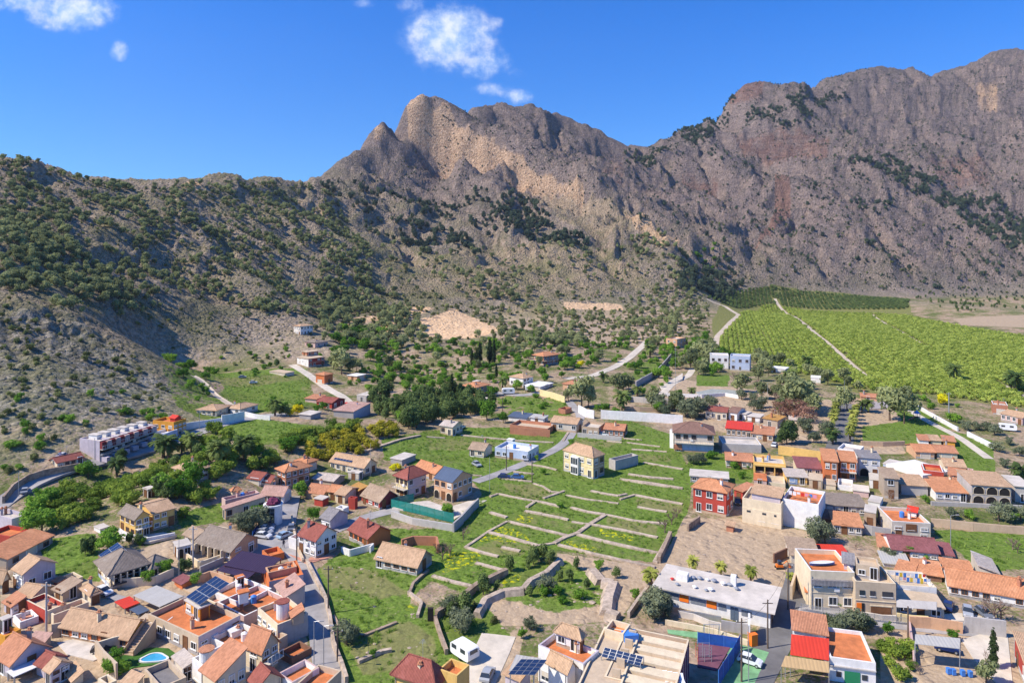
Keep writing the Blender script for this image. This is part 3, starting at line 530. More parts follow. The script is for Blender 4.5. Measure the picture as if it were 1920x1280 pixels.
def facade(root, p0, dx, L, zb, zt, spec, rng, out):
    """windows along a wall from p0 in direction dx (unit), outward = out"""
    rz = math.atan2(dx.y, dx.x); h = zt-zb
    if spec is None: spec = ''
    if spec == '-': return
    kinds = ['white', 'white', 'blind', 'brown']; door = True; n = ns = None
    fl = spec.split(',') if spec else []
    for f in fl:
        if 'x' in f and f[0].isdigit(): n, ns = map(int, f.split('x'))
        elif f in ('white', 'brown', 'blind', 'dark'): kinds = [f]
        elif f == 'nodoor': door = False
    if ns is None: ns = max(1, int((h+.6)/2.9))
    if n is None: n = max(1, min(8, int(L/3.1)))
    if n == 0: return
    bk = kinds[rng.randrange(len(kinds))]; sh = h/ns; ww = min(1.25, L/n*.52)
    di = rng.randrange(n) if door else -1
    for s in range(ns):
        for i in range(n):
            x = L*(i+.5)/n+rng.uniform(-.15, .15)*(L/n-ww)*.5
            if rng.random() < .07 and n > 2: continue
            if s == 0 and i == di:
                g = rng.random() < .3 and L/n > 3.4
                m_ = wmesh(2.5 if g else 1.0, 2.1, 'garage' if g else rng.choice(['browndoor', 'dark'])); z = zb+.05; nm = 'garage_door' if g else 'door'
            elif 'arch' in fl and (s == 0 or 'arch2' in fl or ns == 1):
                aw = min(2.6, L/n*.8); m_ = arch_mesh(aw, min(2.5, sh*.82)); z = zb+s*sh+.1; nm = 'arch_opening'
            else:
                wh = min(1.35, sh*.5); m_ = wmesh(ww, wh, bk if rng.random() < .8 else 'blind'); z = zb+s*sh+min(1.0, sh*.34); nm = 'window'
            q = p0+dx*x+out*.03; q.z = z; inst(nm, m_, root, q-root.location, rz)
    if n >= 1 and L > 3:
        mb = MB(); a = p0+dx*.02+out*.03; a.z = zb-.3; mb.box(a, dx*(L-.04), -out*.05, Vector((0, 0, .85)), 0); mb.build('plinth', [wm(rng.choice(['stone', 'concrete', 'grey', 'tan']))], root, world=True)
        if rng.random() < .55:
            q = p0+dx*rng.choice([.15, L-.25])+out*.07; mb = MB(); mb.cyl((q.x, q.y, zb), (q.x, q.y, zt-.1), .05, .05, 5); mb.build('downpipe', [wm('grey')], root, world=True)
        if rng.random() < .4 and ns > 1:
            q = p0+dx*rng.uniform(.3, .7)*L+out*.0; q.z = zb+sh*1.05+.3; mb = MB(); mb.box(q, dx*.85, out*.32, Vector((0, 0, .6)), 0); mb.build('air_conditioner', [FRAMEW], root, world=True)
        if rng.random() < .35:
            q = p0+dx*.05; q.z = zb+sh; mb = MB(); mb.box(q, dx*(L-.1), out*.07, Vector((0, 0, .14)), 0); mb.build('string_course', [wm('cream')], root, world=True) if ns > 1 else None
    if 'bal' in fl and ns >= 2:
        mb = MB(); z = zb+sh*(ns-1); d = 1.2; a = p0+out*.01; a.z = z-.14
        mb.box(a, dx*L, out*d, Vector((0, 0, .16)), 0)
        mb.build('balcony_floor', [CONCP], root, world=True)
        mb = MB(); a = p0+out*d; a.z = z; mb.box(a+Vector((0, 0, .95)), dx*L, out*.06, Vector((0, 0, .06)), 0)
        for i in range(int(L/.7)+1): mb.box(a+dx*min(i*.7, L-.05), dx*.05, out*.05, Vector((0, 0, .95)), 0)
        mb.build('railing', [METAL if rng.random() < .5 else FRAMEW], root, world=True)
    if 'awn' in fl:
        mb = MB(); a = p0+Vector((0, 0, 0)); a.z = zb+min(2.7, sh*.9); mb.slab([a+out*.02, a+dx*L+out*.02, a+dx*L+out*2.2-Vector((0, 0, .5)), a+out*2.2-Vector((0, 0, .5))], .08)
        mb.build('awning', [rm('canvas')], root, world=True)
def chimney(root, p, rng, zr, k=None):
    mb = MB(); k = k or rng.choice(['white', 'cream', 'brick', 'grey']); h = rng.uniform(1.0, 1.7)
    ch = None; l_ = Vector((p.x, p.y, zr-.6)); mb.cbox((0, 0, 0), .5, .5, h+.6, rng.random()); ch = mb.build('chimney', [wm(k)], root); ch.location = l_-root.location
    mb = MB(); mb.cbox((0, 0, h+.6), .68, .68, .12, 0, 0); mb.cbox((0, 0, h+.72), .34, .34, .28, 0, 0); mb.build('chimney_cap', [rm('clay')], ch)
def aerial(root, p, z):
    mb = MB(); mb.cyl((p.x, p.y, z-.3), (p.x, p.y, z+2.6), .03, .025, 5)
    for k in range(4): mb.box((p.x-.45+.08*k, p.y+(k-1.5)*.28, z+2.35), (.9-.16*k, 0, 0), (0, .03, 0), (0, 0, .03))
    mb.box((p.x, p.y-.6, z+2.32), (.03, 0, 0), (0, 1.2, 0), (0, 0, .03)); mb.build('aerial', [METAL], root, world=True)
HOUSES = []; VOLS = {}
def typ0(V): return V.get('t', 'gx')
def house(name, label, cat, vols, group=None, seed=None):
    """vols: list of dicts: f frame, A B C eave corners in that frame, hz wall height in frame px (or h metres), on = stands on the previous volume"""
    rng = random.Random(seed if seed is not None else sum(map(ord, label)))
    root = None; ztop = None
    for V in vols:
        f = V['f']; k = FR[f][2]; A, B, C = (fp(f, *V[q]) for q in 'ABC')
        if V.get('on') and ztop is not None:
            base = at_z(B[0], B[1]+V['hz']/k, ztop); zb = ztop; h = V['hz']/k*base.y/FPX; zg = ztop
        else:
            if 'h' in V:
                zt_ = V['h']+.5
                q_ = at_z(B[0], B[1], zt_); zg = gz(q_.x, q_.y); h = V['h']
            else:
                base = hit(B[0], B[1]+V['hz']/k); zg = base.z; h = V['hz']/k*base.y/FPX
            zb = zg
        zt = zb+h
        if root is not None and not V.get('on') and V.get('z0'): zt = z0_+h; zb = z0_
        b3 = at_z(B[0], B[1], zt); a3 = at_z(A[0], A[1], zt); c3 = at_z(C[0], C[1], zt)
        ea = (a3-b3); ec = (c3-b3); La, Lc = ea.length, ec.length
        ta = math.atan2(ea.y, ea.x); tc_ = math.atan2(ec.y, ec.x); d = (ta-tc_) % (2*math.pi)
        e = (d-math.pi/2)/2
        if abs(e) > .8: e = max(-.8, min(.8, e))
        if 'lc' in V: Lc = V['lc']; e = d-math.pi/2; tc_ = tc_+e; e = 0
        if 'la' in V: La = V['la']
        ex = Vector((math.cos(ta-e), math.sin(ta-e), 0)); ey = Vector((math.cos(tc_+e), math.sin(tc_+e), 0))
        La = min(max(La, 1.0), 46); Lc = min(max(Lc, 1.0), 34 if La < 44 else 30)
        if 'maxc' in V: Lc = min(Lc, V['maxc'])
        ov_ = V.get('over', .35) if typ0(V) not in ('terr', 'canopy', 'canopys') else 0
        ov_ = min(ov_, .4); La = max(1.2, La-2*ov_*.7); Lc = max(1.2, Lc-2*ov_*.7); b3 = b3+(ex+ey)*ov_*.7
        if root is None:
            root = empty(name, (b3.x+(ex.x*La+ey.x*Lc)/2, b3.y+(ex.y*La+ey.y*Lc)/2, zg), label, cat, group); z0_ = zg
        wall = V.get('w', 'cream'); roof = V.get('r', 'tan'); typ = V.get('t', 'gx'); rise = V.get('rise', 1.3)
        O = Vector((b3.x, b3.y, 0)); LO = zb-(1.6 if not V.get('on') else 0)
        pt = lambda x, y, z: O+ex*x+ey*y+Vector((0, 0, z))
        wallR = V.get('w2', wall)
        if typ in ('canopy', 'canopys'):
            mb = MB(); r2 = rise if typ == 'canopys' else 0
            mb.slab([pt(0, 0, zt), pt(La, 0, zt), pt(La, Lc, zt+r2), pt(0, Lc, zt+r2)], .10)
            mb.build('canopy_roof', [rm(roof)], root, world=True)
            nx = max(1, int(La/4.5)); mesh_ = None
            for i in range(nx+1):
                for j in (0, 1):
                    p = pt(.15+(La-.3)*i/nx, .15 if j == 0 else Lc-.15, 0); zt2 = zt+r2*j-.1; mp_ = MB(); mp_.cbox((0, 0, 0), .16, .16, zt2-LO-.01)
                    mp_.build('post', [METAL if V.get('post', 1) else wm('orange')], root, loc=Vector((p.x, p.y, LO))-root.location)
            ztop = zt; HOUSES.append((O, ex, ey, La, Lc)); continue
        # walls
        mb = MB(); T = .25
        def wallf(p1, p2, l, top1, top2, mi, apex=None):
            a = [p1.copy(), p2.copy()]; pts = [Vector((p1.x, p1.y, LO)), Vector((p2.x, p2.y, LO)), Vector((p2.x, p2.y, top2))]
            if apex is not None: pts.append(apex)
            pts.append(Vector((p1.x, p1.y, top1))); mb.face(pts, mi)
        c = [pt(La, 0, 0), pt(0, 0, 0), pt(0, Lc, 0), pt(La, Lc, 0)]
        hs = [zt]*4; ap = [None]*4
        if typ == 'gx': ap[1] = pt(0, Lc/2, zt+rise); ap[3] = pt(La, Lc/2, zt+rise)
        if typ == 'gy': ap[0] = pt(La/2, 0, zt+rise); ap[2] = pt(La/2, Lc, zt+rise)
        if typ == 'shed': hs = [zt, zt, zt+rise, zt+rise]
        if typ == 'shedb': hs = [zt+rise, zt+rise, zt, zt]
        if typ == 'shedr': hs = [zt+rise, zt, zt, zt+rise]
        par = V.get('par', .8) if typ == 'terr' else 0
        if typ == 'terr': hs = [zt]*4
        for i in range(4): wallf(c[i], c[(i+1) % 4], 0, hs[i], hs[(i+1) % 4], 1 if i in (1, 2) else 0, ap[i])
        if typ in ('terr', 'flat'):
            zf = zt-par
            if typ == 'terr':
                mb.face([pt(T, T, zf), pt(La-T, T, zf), pt(La-T, Lc-T, zf), pt(T, Lc-T, zf)], 2)
                ins = [pt(La-T, T, 0), pt(T, T, 0), pt(T, Lc-T, 0), pt(La-T, Lc-T, 0)]
                for i in range(4):
                    j = (i+1) % 4; up = Vector((0, 0, zt)); lo_ = Vector((0, 0, zf))
                    mb.face([ins[i]+lo_, ins[j]+lo_, ins[j]+up, ins[i]+up], 0); mb.face([c[i]+up, c[j]+up, ins[j]+up, ins[i]+up], 3)
            else: mb.face([x+Vector((0, 0, zt)) for x in c], 2)
            ztop = zf
            fl = {'terra': TERRA, 'pinkt': TERRAP, 'conc': CONC, 'pale': CONCP, 'white': wm('white'), 'beige': wm('beige'), 'yellow': wm('yellow'), 'greyt': mat('grey_terrace', (.2, .19, .19))}.get(roof, TERRA)
            cop = wm(V.get('cop', wall))
        else: ztop = zt; fl = TERRA; cop = wm(wall)
        mb.build('walls', [wm(wall), wm(wallR), fl, cop], root, world=True)
        # roof
        o_ = V.get('over', .35); th = .16; rb = MB(); R_ = [rm(roof)] if typ not in ('terr', 'flat') else None; q = rise*o_/(Lc/2+.01)
        if typ == 'gx':
            for s in (0, 1):
                y0, ym = (-o_, Lc/2) if s == 0 else (Lc+o_, Lc/2); P4 = [pt(-o_, y0, zt-q+th), pt(La+o_, y0, zt-q+th), pt(La+o_, ym, zt+rise+th), pt(-o_, ym, zt+rise+th)]
                rb.slab(P4, th)
            rb.cyl(pt(-o_, Lc/2, zt+rise+th), pt(La+o_, Lc/2, zt+rise+th), .13, .13, 6)
        elif typ == 'gy':
            q = rise*o_/(La/2+.01)
            for s in (0, 1):
                x0 = -o_ if s == 0 else La+o_; rb.slab([pt(x0, -o_, zt-q+th), pt(x0, Lc+o_, zt-q+th), pt(La/2, Lc+o_, zt+rise+th), pt(La/2, -o_, zt+rise+th)], th)
            rb.cyl(pt(La/2, -o_, zt+rise+th), pt(La/2, Lc+o_, zt+rise+th), .13, .13, 6)
        elif typ == 'hip':
            x0, x1, y0, y1 = -o_, La+o_, -o_, Lc+o_; hw = min(x1-x0, y1-y0)/2; z = zt+th-.06; zz = zt+rise+th
            if x1-x0 >= y1-y0: r1, r2 = pt(x0+hw, (y0+y1)/2, zz), pt(x1-hw, (y0+y1)/2, zz)
            else: r1, r2 = pt((x0+x1)/2, y0+hw, zz), pt((x0+x1)/2, y1-hw, zz)
            q00, q10, q11, q01 = pt(x0, y0, z), pt(x1, y0, z), pt(x1, y1, z), pt(x0, y1, z)
            if x1-x0 >= y1-y0: fs = [[q00, q10, r2, r1], [q01, q11, r2, r1], [q00, q01, r1], [q10, q11, r2]]
            else: fs = [[q00, q10, r1], [q01, q11, r2], [q00, q01, r2, r1], [q10, q11, r2, r1]]
            for p in fs: rb.slab(p, th)
            for a_, b_ in ((q00, r1), (q11, r2), (q10, r2 if x1-x0 >= y1-y0 else r1), (q01, r1 if x1-x0 >= y1-y0 else r2), (r1, r2)):
                if (a_-b_).length > .2: rb.cyl(a_, b_, .11, .11, 5)
        elif typ == 'shed': rb.slab([pt(-o_, -o_, zt-q/2+th), pt(La+o_, -o_, zt-q/2+th), pt(La+o_, Lc+.05, zt+rise+th), pt(-o_, Lc+.05, zt+rise+th)], th)
        elif typ == 'shedb': rb.slab([pt(-o_, -o_, zt+rise+th), pt(La+o_, -o_, zt+rise+th), pt(La+o_, Lc+o_, zt+th), pt(-o_, Lc+o_, zt+th)], th)
        elif typ == 'shedr': rb.slab([pt(-o_, -o_, zt+th), pt(-o_, Lc+o_, zt+th), pt(La+.05, Lc+o_, zt+rise+th), pt(La+.05, -o_, zt+rise+th)], th)
        elif typ == 'flat': rb.slab([pt(-o_, -o_, zt+.2), pt(La+o_, -o_, zt+.2), pt(La+o_, Lc+o_, zt+.2), pt(-o_, Lc+o_, zt+.2)], .2); R_ = [fl]; ztop = zt+.2
        if R_: rb.build('roof', R_, root, world=True)
        # windows and doors on the walls in view
        hw_ = (zt-par-zb)
        if hw_ > 1.7:
            facade(root, pt(La, 0, 0), -ex, La, zb, zb+hw_, V.get('L'), rng, -ey)
            facade(root, pt(0, 0, 0), ey, Lc, zb, zb+hw_, V.get('R'), rng, -ex)
        # roof furniture
        if typ == 'terr' and not V.get('bare'):
            for _ in range(rng.choice([1, 1, 2])): p = pt(rng.uniform(.15, .85)*La, rng.uniform(.2, .85)*Lc, 0); chimney(root, p, rng, ztop, wall if rng.random() < .6 else None)
            if rng.random() < .5: p = pt(rng.uniform(.2, .8)*La, rng.uniform(.4, .85)*Lc, 0); aerial(root, p, ztop)
            if rng.random() < .45:
                p = pt(rng.uniform(.2, .8)*La, rng.uniform(.4, .8)*Lc, ztop); m2 = MB(); m2.cyl(p, p+Vector((0, 0, 1.1)), .5, .5, 10); m2.cyl(p+Vector((0, 0, 1.1)), p+Vector((0, 0, 1.3)), .52, .2, 10); m2.build('water_tank', [rng.choice([wm('grey'), PLAST['blue'], wm('white')])], root, world=True)
        elif typ in ('gx', 'gy', 'hip', 'shed') and not V.get('bare') and La > 4 and rng.random() < .75:
            p = pt(rng.uniform(.2, .8)*La, Lc*rng.choice([.3, .7]), 0); zr = zt+rise*(.6 if typ == 'gx' else .35); chimney(root, p, rng, zr)
            if rng.random() < .35: p = pt(rng.uniform(.2, .8)*La, Lc*.5, 0); aerial(root, p, zt+rise)
        V['_g'] = (O, ex, ey, La, Lc, zb, zt, ztop); HOUSES.append((O, ex, ey, La, Lc))
    VOLS[label] = (root, vols)
    return root, vols
def v(f, ax, ay, bx, by, cx, cy, hz, t='gx', w='cream', r='tan', **k):
    d = dict(f=f, A=(ax, ay), B=(bx, by), C=(cx, cy), hz=hz, t=t, w=w, r=r); d.update(k)
    if hz < 0: d.pop('hz'); d['h'] = -hz
    return d
def solar(root, V, x0, y0, nx, ny, pw=1.05, ph=1.75, tilt=.35, plane='top'):
    """rows of solar panels standing on volume V, each its own part"""
    O, ex, ey, La, Lc, zb, zt, ztop = V['_g']; mb = MB()
    ax = (-ex if False else ex); up = (ey*math.cos(tilt)+Vector((0, 0, math.sin(tilt))))
    n = ax.cross(up); n = n if n.z > 0 else -n
    m0 = None
    for j in range(ny):
        for i in range(nx):
            o0 = O+ex*(x0+i*(pw+.05))+ey*y0+up*(j*(ph+.05))+Vector((0, 0, V.get('zs', ztop)+.25))
            mb = MB(); mb.box(o0-root.location, ax*pw, up*ph, n*.05, 0); mb.box(o0-root.location+ax*.04+up*.04+n*.05, ax*(pw-.08), up*(ph-.08), n*.012, 1)
            mb.build('solar_panel', [METAL, SOLAR], root)
# ---------------------------------------------------------------- the houses, near left
def H(label, *vols, name='house', cat='house', group=None): return house(name, label, cat, list(vols), group)
H('yellow two-storey house with grey gabled wing beside the citrus grove',
  v('Z1', 690, 262, 808, 300, 912, 272, 118, 'gx', 'yellow', 'greybrown', rise=1.2, L='3x2,brown', R='2x2,bal'),
  v('Z1', 800, 212, 915, 268, 1060, 232, 104, 'gy', 'yellow', 'tan', rise=.9, L='0x0', R='3x2,white'))
rt, vs = H('sprawling villa with greybrown hip roof, dark porch and roof solar panels',
  v('Z1', 490, 582, 655, 634, 905, 588, 92, 'hip', 'cream', 'greybrown', rise=2.4, L='3x2', R='5x2,dark,nodoor', over=.7, bare=1),
  v('Z1', 800, 590, 905, 604, 1045, 560, 66, 'hip', 'cream', 'greybrown', rise=1.6, over=.6, L='2x1', R='3x1'),
  v('Z1', 620, 566, 690, 588, 790, 560, 34, 'shed', 'beige', 'pinkish', rise=.3, on=1, L='1x1', R='3x1,nodoor', bare=1))
vs[0]['zs'] = vs[0]['_g'][6]+.5; solar(rt, vs[0], vs[0]['_g'][3]*.42, .4, 5, 2, tilt=.42)
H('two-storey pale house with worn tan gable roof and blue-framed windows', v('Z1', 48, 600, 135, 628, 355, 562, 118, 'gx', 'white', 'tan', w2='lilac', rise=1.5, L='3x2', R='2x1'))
H('low house under a flat-pitched tan roof behind the crimson terrace', v('Z1', 98, 745, 185, 772, 318, 694, 46, 'gx', 'cream', 'tan', rise=1.0))
H('small lilac house with single red sloping roof at the left edge', v('Z1', 12, 792, 68, 824, 168, 786, 62, 'shed', 'lilac', 'clay', rise=.8, L='1x1', R='2x1'), v('Z1', 60, 880, 120, 915, 235, 880, 42, 'terr', 'white', 'pinkt', par=.6, L='1x1', R='3x1'))
H('crimson-fronted house with beige roof terrace and tan upper rooms', v('Z1', 172, 775, 283, 848, 395, 800, 78, 'terr', 'red', 'beige', cop='cream', w2='cream', L='3x1'),
  v('Z1', 320, 712, 372, 745, 498, 690, 60, 'shed', 'beige', 'oldtan', rise=.8, bare=1))
H('long cream house with bright orange terrace above the bungalow', v('Z1', 285, 846, 322, 872, 532, 792, 62, 'terr', 'cream', 'terra', R='4x1', L='1x1'),)
H('cream cube house with hipped tan roof beside the villa garage', v('Z1', 484, 712, 540, 762, 612, 736, 62, 'hip', 'cream', 'tan', rise=.8, L='1x1', R='1x1'))
H('long orange bungalow with one wide weathered tile roof', v('Z1', 420, 902, 770, 1016, 888, 922, 76, 'gx', 'orange', 'tan', w2='ochre', rise=1.7, L='7x1,brown', R='0x0'))
H('grey metal canopy over a dark yard below the villa', v('Z1', 778, 762, 958, 822, 1106, 760, 72, 'canopy', 'grey', 'metal'), name='canopy', cat='canopy')
H('red awning over a yard beside the grey canopy', v('Z1', 660, 802, 748, 832, 846, 802, 36, 'canopy', 'grey', 'bright'), name='awning', cat='awning')
H('blue awning over a yard beside the grey canopy', v('Z1', 762, 842, 830, 868, 902, 842, 36, 'canopy', 'grey', 'blue'), name='awning', cat='awning')
rt, vs = H('big beige house with clay roof terrace and solar panels on its stair room',
  v('Z1', 880, 868, 1190, 1002, 1445, 872, 116, 'terr', 'beige', 'terra', w2='lilac', L='6x1,dark', R='4x2'),
  v('Z1', 1080, 795, 1195, 838, 1272, 812, 76, 'flat', 'ochre', 'conc', on=1, over=.2, L='2x1', R='1x1'))
solar(rt, vs[1], .2, .1, 4, 3, tilt=.30)
H('small grey rooftop cabin house with two pale flat roofs beside the pool', v('Z1', 985, 1142, 1100, 1192, 1192, 1166, 96, 'shed', 'grey', 'pale', w2='cream', rise=.4, L='1x1', R='2x2'))
H('house with dark grey flat terrace at the bottom edge below the pool', v('Z1', 830, 1210, 965, 1308, 1125, 1250, -4, 'terr', 'beige', 'greyt', bare=1), v('Z1', 738, 1262, 800, 1300, 868, 1252, -3.4, 'shed', 'cream', 'tan', rise=.6))
H('cream house with ribbed terracotta roof beside the round white stair tower', v('Z1', 1194, 1197, 1292, 1266, 1492, 1164, -5.2, 'shed', 'cream', 'clay', rise=2.2, L='2x1', R='3x2'))
rt, vs = H('pink-floored terrace house with a round white stair tower', v('Z1', 1148, 1130, 1230, 1192, 1440, 1100, -4.6, 'terr', 'white', 'pinkt', bare=1))
O, ex, ey, La, Lc, zb, zt, ztop = vs[0]['_g']; mb = MB(); p = O+ex*La*.55+ey*Lc*.25+Vector((0, 0, ztop)); mb.cyl(p, p+Vector((0, 0, 2.1)), .95, .95, 18); mb.build('stair_tower', [wm('white')], rt, world=True)
mb = MB(); mb.cyl(p+Vector((0, 0, 2.1)), p+Vector((0, 0, 2.22)), 1.05, 1.05, 18); mb.build('tower_cap', [rm('clay')], rt, world=True)
H('bottom left house with broad tan and brown gable roof and lilac side wall', v('Z1', -70, 1120, 60, 1174, 322, 1066, 92, 'gx', 'lilac', 'clay', rise=1.9))
H('lilac house with dark red upper roof and tan lower roof beside the walled court', v('Z1', 220, 1152, 262, 1188, 392, 1112, 70, 'gx', 'lilac', 'red', rise=.9), v('Z1', 264, 1190, 302, 1218, 428, 1152, 92, 'gx', 'lilac', 'tan', rise=.8, R='2x2'))
H('white carport canopy in front of the bottom left lilac house', v('Z1', 28, 1212, 82, 1242, 258, 1172, 62, 'canopy', 'white', 'white'), name='carport', cat='carport')
H('small outhouse with tan tiles beside the white court', v('Z1', 374, 1210, 432, 1270, 502, 1244, 36, 'shed', 'cream', 'tan', rise=.7, L='1x1'))
H('low pink-roofed outhouse above the bottom left gable', v('Z1', 192, 1010, 266, 1036, 304, 1002, 42, 'shed', 'beige', 'pinkish', rise=.6))
H('ochre house with orange terrace and grey tower at the left edge', v('Z1', -60, 965, 30, 1000, 122, 952, 62, 'terr', 'ochre', 'terra', bare=1), v('Z1', -10, 895, 20, 910, 78, 888, 76, 'flat', 'concrete', 'conc', on=1, over=.1))
H('lilac terraced house at the left edge above the salmon roof', v('Z1', -60, 238, 70, 296, 160, 264, 66, 'terr', 'lilac', 'conc', w2='white'), v('Z1', -60, 372, 60, 402, 178, 352, 60, 'terr', 'red', 'terra', w2='stone', bare=1))
H('stone house with curved salmon-orange sloping roof at the left edge', v('Z1', -30, 500, 48, 540, 172, 402, 66, 'shedr', 'stone', 'orange', w2='grey', rise=1.2, bare=1))
H('narrow cream house cut by the left edge below the gable house', v('Z1', -50, 640, 14, 666, 48, 640, 88, 'gx', 'cream', 'tan', L='1x1'))
H('peach house with long greybrown roof and columned garden loggia',
  v('Z1', 1165, 432, 1385, 486, 1562, 406, 74, 'gx', 'peach', 'greybrown', rise=1.9, over=.6, L='6x1,dark,nodoor', R='2x2'), v('Z1', 1112, 380, 1166, 416, 1272, 372, 62, 'gx', 'cream', 'oldtan', rise=.9, L='1x1', R='2x1'),
  v('Z1', 1035, 436, 1062, 472, 1150, 452, 74, 'flat', 'white', 'conc', over=.2, L='1x1', R='2x1,arch'))
H('wide purple sheet canopy above the street terraces', v('Z2', 95, 556, 308, 622, 392, 556, 66, 'canopys', 'grey', 'purple', rise=.9, post=0), v('Z2', 20, 600, 205, 652, 300, 600, 50, 'canopys', 'grey', 'purple', rise=.7, post=0), name='canopy', cat='canopy')
# around the parking square
H('pink villa with three tan roofs and orange cupola facing the hedge', v('Z2', 46, 222, 68, 240, 268, 226, 66, 'shed', 'peach', 'pinkish', w2='cream', rise=.8, R='5x1', lc=9.5), v('Z2', 50, 168, 72, 184, 250, 168, 58, 'terr', 'pink', 'pinkt', R='4x1', lc=8), v('Z2', 88, 124, 110, 134, 172, 126, 22, 'hip', 'cream', 'orange', rise=.7, on=1, bare=1))
H('white gabled house with pink-tan roof behind the turret building', v('Z2', 275, 152, 420, 158, 484, 120, 52, 'gx', 'white', 'pinkish', rise=1.4, L='4x1', R='1x1'))
H('unfinished brick apartment house with orange hip roof and concrete bands', v('M2', 356, 960, 432, 978, 602, 948, 98, 'hip', 'brick', 'orange', rise=1.3, over=.6, L='2x2,dark', R='4x2,dark'), v('M2', 470, 912, 560, 925, 640, 905, 60, 'hip', 'peach', 'orange', rise=.8))
H('white cottage with two dark red roofs left of the brick apartment house', v('M2', 222, 1002, 282, 1022, 332, 986, 44, 'gx', 'white', 'red', rise=1.0), v('M2', 280, 1018, 344, 1038, 366, 1006, 42, 'gx', 'cream', 'red', rise=1.0))
rt, vs = H('long cream house with tan roof and dark solar sheet at mid roof', v('M2', 683, 914, 905, 950, 992, 918, 58, 'gx', 'cream', 'tan', rise=1.7, L='6x1', R='2x1', bare=1))
vs[0]['zs'] = vs[0]['_g'][6]+.35; solar(rt, vs[0], vs[0]['_g'][3]*.40, .4, 6, 2, tilt=.30)
H('grey ruined outbuildings with flat tan tops behind the tiled cottages', v('M2', 600, 1010, 722, 1032, 788, 994, 38, 'gx', 'stone', 'pale', rise=.7), v('M2', 810, 975, 872, 986, 898, 972, 42, 'flat', 'stonew', 'conc', over=.1))
H('row of three tan-roofed cottages beside the round tree', v('M2', 566, 1086, 662, 1108, 716, 1064, 40, 'gx', 'beige', 'clay', rise=1.2), v('M2', 690, 1086, 746, 1098, 786, 1062, 52, 'gx', 'paleyellow', 'orange', rise=.9), v('M2', 745, 1098, 790, 1116, 832, 1066, 52, 'gx', 'cream', 'tan', rise=.8))
H('brown shed with mustard roof behind the red gabled house', v('M2', 826, 1062, 872, 1088, 928, 1068, 46, 'shed', 'brown', 'mustard', rise=.5))
H('crimson gabled house with tan roof above the lane', v('Q3', 80, 310, 330, 392, 580, 318, 100, 'gx', 'red', 'oldtan', w2='maroon', rise=2.0, L='3x1,white', R='2x1'), v('M2', 812, 1128, 850, 1134, 862, 1122, 66, 'terr', 'red', 'terra', bare=1, L='0x0', R='0x0'))
H('small red shed with lilac flat roof among the cottages', v('M2', 605, 1132, 656, 1144, 692, 1124, 40, 'flat', 'red', 'conc', over=.2), v('M2', 735, 1185, 780, 1196, 812, 1180, 36, 'terr', 'white', 'conc', bare=1))
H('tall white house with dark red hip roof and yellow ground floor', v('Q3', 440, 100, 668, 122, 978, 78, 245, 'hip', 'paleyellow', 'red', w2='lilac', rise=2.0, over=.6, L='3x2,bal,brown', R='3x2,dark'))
H('low house with long pale orange roof behind the red hip roof', v('M2', 1195, 946, 1332, 986, 1422, 962, 46, 'gx', 'peach', 'orange', rise=1.3))
H('peach two-storey house with arcade and blue-grey sheet roof', v('Q3', 916, 134, 1205, 160, 1538, 98, 238, 'gx', 'peach', 'blue', rise=1.8, over=.15, L='3x2,arch', R='4x2,dark', bare=1))
H('white gabled house with dark red roof on the street corner', v('Z2', 498, 390, 614, 428, 752, 372, 112, 'gx', 'white', 'red', w2='white', rise=1.8, L='3x2,white', R='3x2,dark'), v('Z2', 460, 400, 498, 418, 540, 392, 66, 'terr', 'white', 'terra', bare=1, L='1x1'))
H('lilac-sided house with grey pitched roof behind the corner house', v('Z2', 621, 292, 700, 305, 836, 268, 62, 'gx', 'white', 'grey', w2='lilac', rise=1.4, L='2x2', R='0x0'))
H('brick-orange bungalow with dark red ribbed roof and white fore-wall', v('Z2', 768, 372, 926, 416, 1092, 376, 62, 'gx', 'orange', 'red', rise=1.6, L='4x1,brown', R='0x0'))
H('old stone farmhouse with faded tan roof standing alone in the field', v('Q3', 288, 1046, 784, 1172, 956, 1018, 112, 'gx', 'stonew', 'tan', w2='stone', rise=1.9, L='5x1,brown', R='1x1'))
# the street row, bottom left
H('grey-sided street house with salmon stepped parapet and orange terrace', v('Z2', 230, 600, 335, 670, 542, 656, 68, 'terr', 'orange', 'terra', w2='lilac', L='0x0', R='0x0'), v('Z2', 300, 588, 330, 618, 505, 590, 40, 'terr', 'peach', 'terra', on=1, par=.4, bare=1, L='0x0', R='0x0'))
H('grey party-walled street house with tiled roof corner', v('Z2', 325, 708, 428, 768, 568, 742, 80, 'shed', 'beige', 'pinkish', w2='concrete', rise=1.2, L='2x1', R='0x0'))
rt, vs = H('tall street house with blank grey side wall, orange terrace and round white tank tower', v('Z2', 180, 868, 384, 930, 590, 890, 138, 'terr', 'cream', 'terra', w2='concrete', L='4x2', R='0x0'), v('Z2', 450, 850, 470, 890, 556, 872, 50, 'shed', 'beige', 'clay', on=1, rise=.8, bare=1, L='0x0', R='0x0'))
O, ex, ey, La, Lc, zb, zt, ztop = vs[0]['_g']; p = O+ex*La*.42+ey*Lc*.45+Vector((0, 0, ztop)); mb = MB(); mb.cyl(p, p+Vector((0, 0, 2.5)), 1.0, 1.0, 18); mb.build('tank_tower', [wm('white')], rt, world=True); mb = MB(); mb.cyl(p+Vector((0, 0, 2.5)), p+Vector((0, 0, 2.62)), 1.1, 1.1, 18); mb.build('tower_cap', [rm('red')], rt, world=True)
H('white-parapeted house with wide orange terrace and flat white stair room', v('Z2', -20, 1010, 150, 1088, 334, 990, 70, 'terr', 'white', 'terra', L='2x1', R='2x1'), v('Z2', 72, 968, 110, 985, 182, 962, 34, 'flat', 'white', 'white', on=1, over=.15, L='1x1', R='1x1'))
